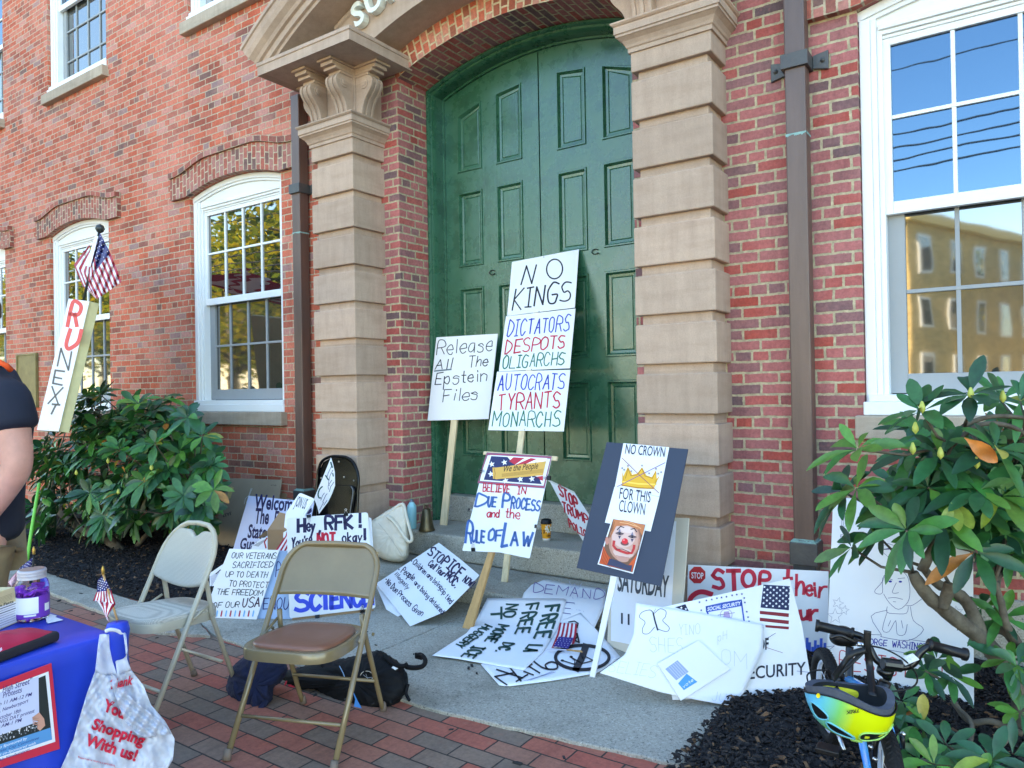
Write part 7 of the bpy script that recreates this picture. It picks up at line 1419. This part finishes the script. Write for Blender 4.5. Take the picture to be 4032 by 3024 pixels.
V, F = hgrid(.0, .8, -.026, 56, 8); obj('inner_liner', V, F, mat('dark_liner', rgb(30, 32, 36), .9), s, smooth=True)
V = [hm(2*math.pi*i/56, 0, o) for o in (-.004, -.026) for i in range(56)]; obj('rim_edge', V, [(i, (i+1) % 56, 56+(i+1) % 56, 56+i) for i in range(56)], M_HG, s, smooth=True)
MB().tube([hm(2*math.pi*i/56, .09, .001) for i in range(56)], .0022, 5, closed=True).build('trim_line', M_BLKP, s, smooth=True)
for (t0, v0, dt, dv, sk) in ((-2.72, .34, .26, .10, .25), (-2.2, .60, .44, .085, .3), (-1.18, .50, .46, .10, -.3), (-.5, .48, .2, .15, -.6), (-1.6, .80, .3, .05, 0), (.6, .5, .3, .08, 0), (1.6, .5, .3, .08, 0), (2.5, .5, .25, .08, 0)):
    P = []
    for k in range(22):
        an = 2*math.pi*k/22; x, y = sup(an, 2.6); P.append(hm(t0+dt*x, v0+dv*y*(1-.45*x)+sk*dt*x*.5, .0016))
    c_ = hm(t0, v0, .0016); obj('vent', P+[c_], [(k, (k+1) % 22, 22) for k in range(22)], M_BLKP, s)
    MB().tube(P, .0028, 5, closed=True).build('vent_lip', mat('helmet_lip', rgb(150, 206, 110), .3) if -2 < t0 < 0 else mat('helmet_lip_blue', rgb(90, 180, 200), .3), s, smooth=True)
for (t0, v0, dt, dv, m_) in ((1.75, .16, .75, .10, mat('yellow_pad', rgb(210, 196, 40), .8)), (1.7, .16, .6, .03, M_BLKP), (1.3, .60, .5, .04, mat('yellow_pad', rgb(210, 196, 40), .8))):
    P = [hm(t0+dt*sup(2*math.pi*k/22, 3)[0], v0+dv*sup(2*math.pi*k/22, 3)[1], -.031) for k in range(22)]; c_ = hm(t0, v0, -.031); obj('pad', P+[c_], [(k, (k+1) % 22, 22) for k in range(22)], m_, s)
class Hel:
    def hit(s, px, off=0.):
        r_ = ray(*px); best = None
        for t in np.linspace(DH-.25, DH+.02, 140):
            q = CAM+r_*t-hc; x, y, z = q @ vx, q @ vy, q @ nv; 
            if z < .01 and (abs(x/a_)**2.4+abs(y/BW)**2.4)**(1/2.4) <= math.cos(math.asin(min(1, max(0, -z/BD))))**.8: best = t; break
        return CAM+r_*(best or DH-.1)+tow*(off+.0012)
I = Ink(Hel(), .001); I.type('TREK', c8(512, 1188), c8(405, 1208), (-2, 8), (24, 26, 24), .02); I.build(s)
I = Ink(Hel(), .001); I.poly([c8(181+16*math.cos(t), 1086+20*math.sin(t)) for t in np.linspace(0, 6.283, 14, False)], (236, 206, 20)); I.build(s, 'round_sticker')
for P, w in (([(572, 570), (570, 700), (590, 860), (612, 1085)], .011), ([(560, 720), (440, 760), (370, 850), (300, 950)], .010), ([(545, 740), (430, 850), (340, 935), (300, 960)], .004), ([(250, 880), (300, 980), (350, 1060)], .006)):
    Q = spline([atd(c8(x, y), 2.34 if i < len(P)-1 else 2.24) for i, (x, y) in enumerate(P)], 5); e_ = np.cross(Q[1]-Q[0], tow); e_ /= np.linalg.norm(e_); V = [q+e_*w for q in Q]+[q-e_*w for q in Q]; n = len(Q)
    o = obj('strap', V, [(i, i+1, n+i+1, n+i) for i in range(n-1)], M_BLKP, s, smooth=True); k_ = o.modifiers.new('s', 'SOLIDIFY'); k_.thickness = .002
# ------------------------------------------------------------------ person at the left edge
PD = 3.05
def skin_mesh(name, joints, edges, m, parent, sub=2):
    org = np.array(root_of(parent).location); me = bpy.data.meshes.new(name); names = list(joints); me.from_pydata([tuple(np.array(joints[k][0])-org) for k in names], [(names.index(a), names.index(b)) for a, b in edges], [])
    o = bpy.data.objects.new(name, me); COL.objects.link(o); o.parent = parent; me.materials.append(m); sk = o.modifiers.new('sk', 'SKIN'); sk.use_smooth_shade = True
    for i, k in enumerate(names):
        r_ = joints[k][1]; me.skin_vertices[0].data[i].radius = r_ if isinstance(r_, tuple) else (r_, r_); me.skin_vertices[0].data[i].use_root = (i == 0)
    sb = o.modifiers.new('sb', 'SUBSURF'); sb.levels = sub; sb.render_levels = sub; return o
pc = atd(D(-40, 1100), 3.16); gx, gy = pc[0], pc[1]; rt = pc-CAM; rt[2] = 0; rt /= np.linalg.norm(rt); fwd_ = np.array([-rt[1], rt[0], 0]); near = -rt
W_ = lambda f, r_, z: np.array([gx, gy, 0])+fwd_*f+rt*r_+np.array([0, 0, z])
s = empty('person', (gx, gy, 0), 'person in navy short sleeved shirt and khaki trousers behind the table at the left edge', 'person')
sh_n = atd(D(18, 862), 3.0); el_n = atd(D(40, 1012), 2.97); wr_n = atd(D(-52, 1150), 2.98)
M_SKIN = mat('fair_skin', rgb(206, 150, 132), .55, var=.12, scale=18, sub=.15)
jt = {'pelvis': (W_(0, 0, .98), .11), 'spine': (W_(.0, 0, 1.22), .105), 'chest': (W_(.0, 0, 1.47), .12), 'neck': (W_(.0, 0, 1.66), .062), 'jaw': (W_(.04, 0, 1.76), .075), 'head': (W_(.045, 0, 1.84), .095), 'crown': (W_(.03, 0, 1.92), .07),
      'sn': (sh_n, .078), 'en': (el_n, .060), 'fn': (el_n*.55+wr_n*.45, .052), 'wn': (wr_n, .032), 'sf': (W_(.04, .2, 1.56), .06), 'ef': (W_(.06, .24, 1.24), .048), 'wf': (W_(.22, .22, 1.02), .032),
      'hn': (W_(0, -.1, .92), .1), 'kn': (W_(.02, -.12, .52), .065), 'an': (W_(-.02, -.12, .09), .045), 'hf': (W_(0, .1, .92), .1), 'kf': (W_(.02, .12, .52), .065), 'af': (W_(-.02, .12, .09), .045)}
ed = [('pelvis', 'spine'), ('spine', 'chest'), ('chest', 'neck'), ('neck', 'jaw'), ('jaw', 'head'), ('head', 'crown'), ('chest', 'sn'), ('sn', 'en'), ('en', 'fn'), ('fn', 'wn'), ('chest', 'sf'), ('sf', 'ef'), ('ef', 'wf'), ('pelvis', 'hn'), ('hn', 'kn'), ('kn', 'an'), ('pelvis', 'hf'), ('hf', 'kf'), ('kf', 'af')]
# hands: palm and five fingers each
for sd_, w_, dr in (('n', wr_n, (wr_n-el_n)/np.linalg.norm(wr_n-el_n)), ('f', jt['wf'][0], np.array([-.4, .2, -.85]))):
    dr = dr/np.linalg.norm(dr); ac_ = np.cross(dr, rt); ac_ /= np.linalg.norm(ac_); jt['p'+sd_] = (w_+dr*.07, (.036, .018)); ed.append(('w'+sd_, 'p'+sd_))
    for k, (o_, L_) in enumerate(((-.030, .062), (-.010, .075), (.010, .072), (.028, .056))):
        a = w_+dr*.095+ac_*o_; jt[f'k{sd_}{k}'] = (a, .0105); jt[f'm{sd_}{k}'] = (a+dr*L_*.5+rt*.006, .0092); jt[f't{sd_}{k}'] = (a+dr*L_*.9+rt*.022, .008); ed += [('p'+sd_, f'k{sd_}{k}'), (f'k{sd_}{k}', f'm{sd_}{k}'), (f'm{sd_}{k}', f't{sd_}{k}')]
    a = w_+dr*.035-ac_*.032; jt['th'+sd_] = (a, .012); jt['tt'+sd_] = (a+dr*.04-ac_*.022, .010); ed += [('w'+sd_, 'th'+sd_), ('th'+sd_, 'tt'+sd_)]
skin_mesh('body', jt, ed, M_SKIN, s)
M_NAVY = mat('navy_cotton', rgb(24, 30, 46), .9, var=.25, scale=7, bump=.25, bscale=12); M_KHA = mat('khaki_cotton', rgb(138, 118, 86), .9, var=.15, scale=6, bump=.2, bscale=14)
e2 = sh_n+(el_n-sh_n)*.50
skin_mesh('shirt', {'b0': (W_(-.01, 0, .84), (.18, .16)), 'b': (W_(-.01, 0, .95), (.185, .155)), 'a': (W_(-.01, 0, 1.12), (.185, .15)), 'c': (W_(-.02, 0, 1.44), (.2, .16)), 'n': (W_(-.01, 0, 1.62), .085), 's': (sh_n+np.array([0, 0, .01]), .088), 'e': (sh_n+(el_n-sh_n)*.3, .102), 'f': (e2, .104), 's2': (W_(.04, .2, 1.55), .085), 'f2': (W_(.05, .22, 1.36), .088)}, [('b0', 'b'), ('b', 'a'), ('a', 'c'), ('c', 'n'), ('c', 's'), ('s', 'e'), ('e', 'f'), ('c', 's2'), ('s2', 'f2')], M_NAVY, s)
skin_mesh('trousers', {'p': (W_(0, 0, .94), (.165, .15)), 'hn': (W_(0, -.09, .82), .115), 'kn': (W_(.02, -.12, .5), .088), 'an': (W_(-.02, -.12, .10), .075), 'hf': (W_(0, .09, .82), .115), 'kf': (W_(.02, .12, .5), .088), 'af': (W_(-.02, .12, .10), .075)}, [('p', 'hn'), ('hn', 'kn'), ('kn', 'an'), ('p', 'hf'), ('hf', 'kf'), ('kf', 'af')], M_KHA, s)
for k in (-1, 1): MB().tube([W_(-.09, .12*k, .045), W_(-.02, .12*k, .06), W_(.1, .12*k, .045), W_(.17, .12*k, .035)], [.03, .05, .045, .03], 12).build('shoe', M_BLKP, s, smooth=True)
hd = MB(); hd.lathe([(0, .115), (.05, .105), (.085, .07), (.1, .02), (.1, -.03), (.085, -.05)], W_(.02, 0, 1.865), 20); hd.build('hair', mat('brown_hair', rgb(84, 64, 50), .8), s, smooth=True)
for k in (-1, 1): MB().lathe([(0, -.03), (.018, -.02), (.02, .01), (0, .032)], W_(.02, .098*k, 1.80), 10).build('ear', M_SKIN, s, smooth=True); MB().lathe([(0, -.012), (.012, 0), (0, .012)], W_(.135, .035*k, 1.83), 10).build('eye', M_PAPER, s, smooth=True)
MB().tube([W_(.135, 0, 1.83), W_(.165, 0, 1.79), W_(.135, 0, 1.785)], [.01, .016, .01], 8).build('nose', M_SKIN, s, smooth=True); MB().tube([W_(.135, -.025, 1.745), W_(.142, 0, 1.743), W_(.135, .025, 1.745)], .006, 6).build('mouth', mat('lip', rgb(170, 100, 96), .5), s, smooth=True)
M_ORG = mat('orange_vest_fabric', rgb(232, 82, 30), .8, bump=.2, bscale=40)
vp = Plane(atd(D(-6, 985), 3.06), CAM-atd(D(-6, 985), 3.06)); puff(vp, [D(*q) for q in spline([(-70, 930), (-20, 925), (6, 950), (15, 985), (10, 1008), (-10, 1022), (-60, 1030)], 3, True)], [(.9, -.12), (1, -.05), (.9, .0), (.5, .02)], M_ORG, s, 'orange_vest', .002)
MB().tube([atd(D(-40, 770), 3.08), atd(D(-8, 778), 3.07), atd(D(14, 790), 3.06), atd(D(24, 800), 3.08)], .012, 8).build('orange_strap', M_ORG, s, smooth=True)
# ------------------------------------------------------------------ across the street (seen mirrored in the glass)
M_TL = leaf_mat()
def street_tree(x, y, h, cols, n, label):
    s = empty('street_tree', (x, y, -.03), label, 'tree', 'trees across the street'); b = Vector((x, y, 0)); pts = []
    mb = MB().tube([b, b+Vector((.1, .1, h*.3)), b+Vector((-.1, .2, h*.55)), b+Vector((0, 0, h*.85))], [.28, .22, .15, .04], 9); mb.build('trunk', M_BARK, s, smooth=True)
    tw = MB()
    for k in range(26):
        a = rnd.uniform(0, 6.28); z0 = h*rnd.uniform(.22, .7); L = h*.36*rnd.uniform(.6, 1.1); e = b+Vector((L*math.cos(a), L*math.sin(a), z0+L*rnd.uniform(.2, .8))); c = b+Vector((0, 0, z0)); m_ = (c+e)/2+Vector((0, 0, .2)); tw.tube([c, m_, e], [.09, .06, .02], 5); pts += [e, m_, (m_+e)/2, e+Vector((rnd.uniform(-1, 1), rnd.uniform(-1, 1), rnd.uniform(-.5, 1)))]
    tag(tw.build('limbs', M_BARK, s, smooth=True), kind='stuff'); V, F, C = [], [], []
    for k in range(n):
        c = rnd.choice(pts)+Vector((rnd.gauss(0, .75), rnd.gauss(0, .75), rnd.gauss(0, .6))); u = Vector((rnd.gauss(0, 1), rnd.gauss(0, 1), rnd.gauss(0, .6))).normalized(); w = u.orthogonal().normalized(); r_ = rnd.uniform(.11, .24); i = len(V)
        V += [c-u*r_, c+w*r_*.6, c+u*r_, c-w*r_*.6]; F.append((i, i+1, i+2, i+3)); C.append(rnd.choice(cols))
    o = obj('crown', V, F, M_TL, s); ca = o.data.color_attributes.new('tint', 'BYTE_COLOR', 'CORNER')
    for p in o.data.polygons:
        for li in p.loop_indices: ca.data[li].color_srgb = (*[1.055*v**(1/2.4)-.055 if v > .0031308 else 12.92*v for v in C[p.index]], 1)
YG = [rgb(200, 186, 50), rgb(164, 170, 52), rgb(214, 190, 60), rgb(126, 146, 50)]; GG = [rgb(84, 108, 44), rgb(66, 92, 40), rgb(120, 130, 50), rgb(52, 78, 40)]
for k, (x, y, h) in enumerate(((-21, -18, 11), (-27, -19.5, 12), (-33, -18, 10.5), (-40, -19, 12.5), (-47, -18.5, 11), (-56, -20, 12), (-67, -19, 12), (-80, -21, 13), (14, -21, 10), (7.5, -44, 11), (-24, -22, 12), (-30, -23.5, 13), (-36.5, -22.5, 12))):
    street_tree(x, y, h, YG if k % 3 != 1 else YG+GG, 7000 if k < 6 or k > 9 else 2400, 'yellow green autumn street tree across the road' )
M_TANB = brick_mat('tan_brick', [(0, rgb(176, 146, 84)), (.5, rgb(206, 172, 104)), (1, rgb(220, 186, 122))], rgb(190, 176, 140), .3, .1, .012)
def far_house(name, o, yaw, w, d, h, m, roof_m, label, gable=False, wins=(5, 3)):
    s = empty(name, o, label, 'building'); c, n_ = math.cos(math.radians(yaw)), math.sin(math.radians(yaw)); T_ = lambda x, y, z: np.array([o[0]+x*c-y*n_, o[1]+x*n_+y*c, o[2]+z])
    mb = MB(); P = [(0, 0), (w, 0), (w, -d), (0, -d)]
    for a, b in zip(P, P[1:]+P[:1]):
        L = math.dist(a, b); mb.add([T_(*a, 0), T_(*b, 0), T_(*b, h), T_(*a, h)], [(0, 1, 2, 3)], U=[(0, 0), (L, 0), (L, h), (0, h)])
    mb.build('wall', m, s, uvs=True)
    mb = MB(); mb.prism([T_(-.4, .4, h), T_(w+.4, .4, h), T_(w+.4, -d-.4, h), T_(-.4, -d-.4, h)], (0, 0, .5))
    if gable: mb.prism([T_(-.4, .4, h+.5), T_(-.4, -d-.4, h+.5), T_(-.4, -d/2, h+3.)], T_(w+.8, 0, 0)-T_(0, 0, 0))
    mb.build('roof', roof_m, s)
    for face in range(4):
        L = w if face % 2 == 0 else d
        for k in range(wins[0]):
            for r_ in range(wins[1]):
                q = (k+.5)*L/wins[0]; z = 1.2+r_*(h-.6)/wins[1]; pt = {0: lambda t, e: T_(t, e, 0), 1: lambda t, e: T_(w+e, -t, 0), 2: lambda t, e: T_(w-t, -d-e, 0), 3: lambda t, e: T_(-e, -d+t, 0)}[face]
                V = [pt(q-.55, .06), pt(q+.55, .06), pt(q+.55, -.05), pt(q-.55, -.05)]; mb = MB(); mb.prism([v+np.array([0, 0, z]) for v in V], (0, 0, 1.7)); f = mb.build('window', M_WHITE, s)
                mb = MB(); V = [pt(q-.43, .065), pt(q+.43, .065)]; mb.quad(V[0]+np.array([0, 0, z+.12]), V[1]+np.array([0, 0, z+.12]), V[1]+np.array([0, 0, z+1.58]), V[0]+np.array([0, 0, z+1.58])); mb.build('pane', M_GLL, f)
far_house('tan_building', (-17, -40, 0), 22, 14, 14, 9.2, M_TANB, mat('pale_cornice', rgb(206, 180, 120), .8), 'three storey tan brick building across the street with pale cornice')
far_house('clapboard_house', (3.5, -37, 0), 0, 9, 10, 6.5, mat('white_clapboard', rgb(226, 226, 222), .7), mat('grey_shingle', rgb(90, 90, 94), .9), 'white clapboard house with grey gabled roof across the street', True, (3, 2))
far_house('clapboard_house', (-60, -34, 0), 6, 12, 10, 7, mat('cream_clapboard', rgb(220, 210, 186), .7), mat('grey_shingle', rgb(90, 90, 94), .9), 'cream clapboard house behind the autumn trees across the street', True, (4, 2))
for x in (-30, 12):
    s = empty('utility_pole', (x, -8.3, -.03), 'weathered utility pole on the street kerb, the one %s' % ('beside the autumn trees' if x < 0 else 'opposite the clapboard house'), 'pole'); MB().tube([(x, -8.3, -.03), (x, -8.3, 9.5)], [.16, .11], 10).build('shaft', M_BARK, s, smooth=True); MB().box((x-.06, -9.5, 8.6), (x+.06, -7.1, 8.75)).build('crossarm', M_BARK, s)
for k, (z, y) in enumerate(((6.6, -8.45), (5.55, -8.4), (5.35, -8.5), (5.15, -8.42), (5.0, -8.55), (7.4, -8.2))):
    P = [(-30+42*t, y, z+.9*(2*t-1)**2-.2) for t in np.linspace(-.6, 1.6, 40)]; o = MB().tube(P, .016 if k else .012, 5).build('power_line', M_BLKP, None, smooth=True); tag(o, 'black overhead power line strung along the street', 'cable', 'overhead lines along the street')
# loose chips of bark on the slab and pavers
M_DK = mat('dark_chip', (.02, .02, .022), .9)
for k in range(26):
    x, y = rnd.uniform(-3.6, -1.2), rnd.uniform(-2.2, -1.15)
    if k < 8: x, y = rnd.uniform(-5.8, -4.2), rnd.uniform(-2.2, -1.8)
    mb = MB(); q = rnd.uniform(.006, .014); a = rnd.uniform(0, 3.1); R_ = Matrix.Rotation(a, 3, 'Z'); P = [Vector((x, y, .019))+R_ @ Vector(v) for v in ((-q*1.6, -q*.3, 0), (q, -q*.7, 0), (q*1.5, q*.2, 0), (-q*.4, q*.6, 0))]; mb.prism(P, (0, 0, q*.6))
    tag(mb.build('bark_chip', M_DK), 'stray dark bark chip lying on the granite slab' if k >= 8 else 'stray dark bark chip lying by the granite kerb', 'bark chip', 'bark chips scattered on the slab' if k >= 8 else 'bark chips scattered by the kerb')
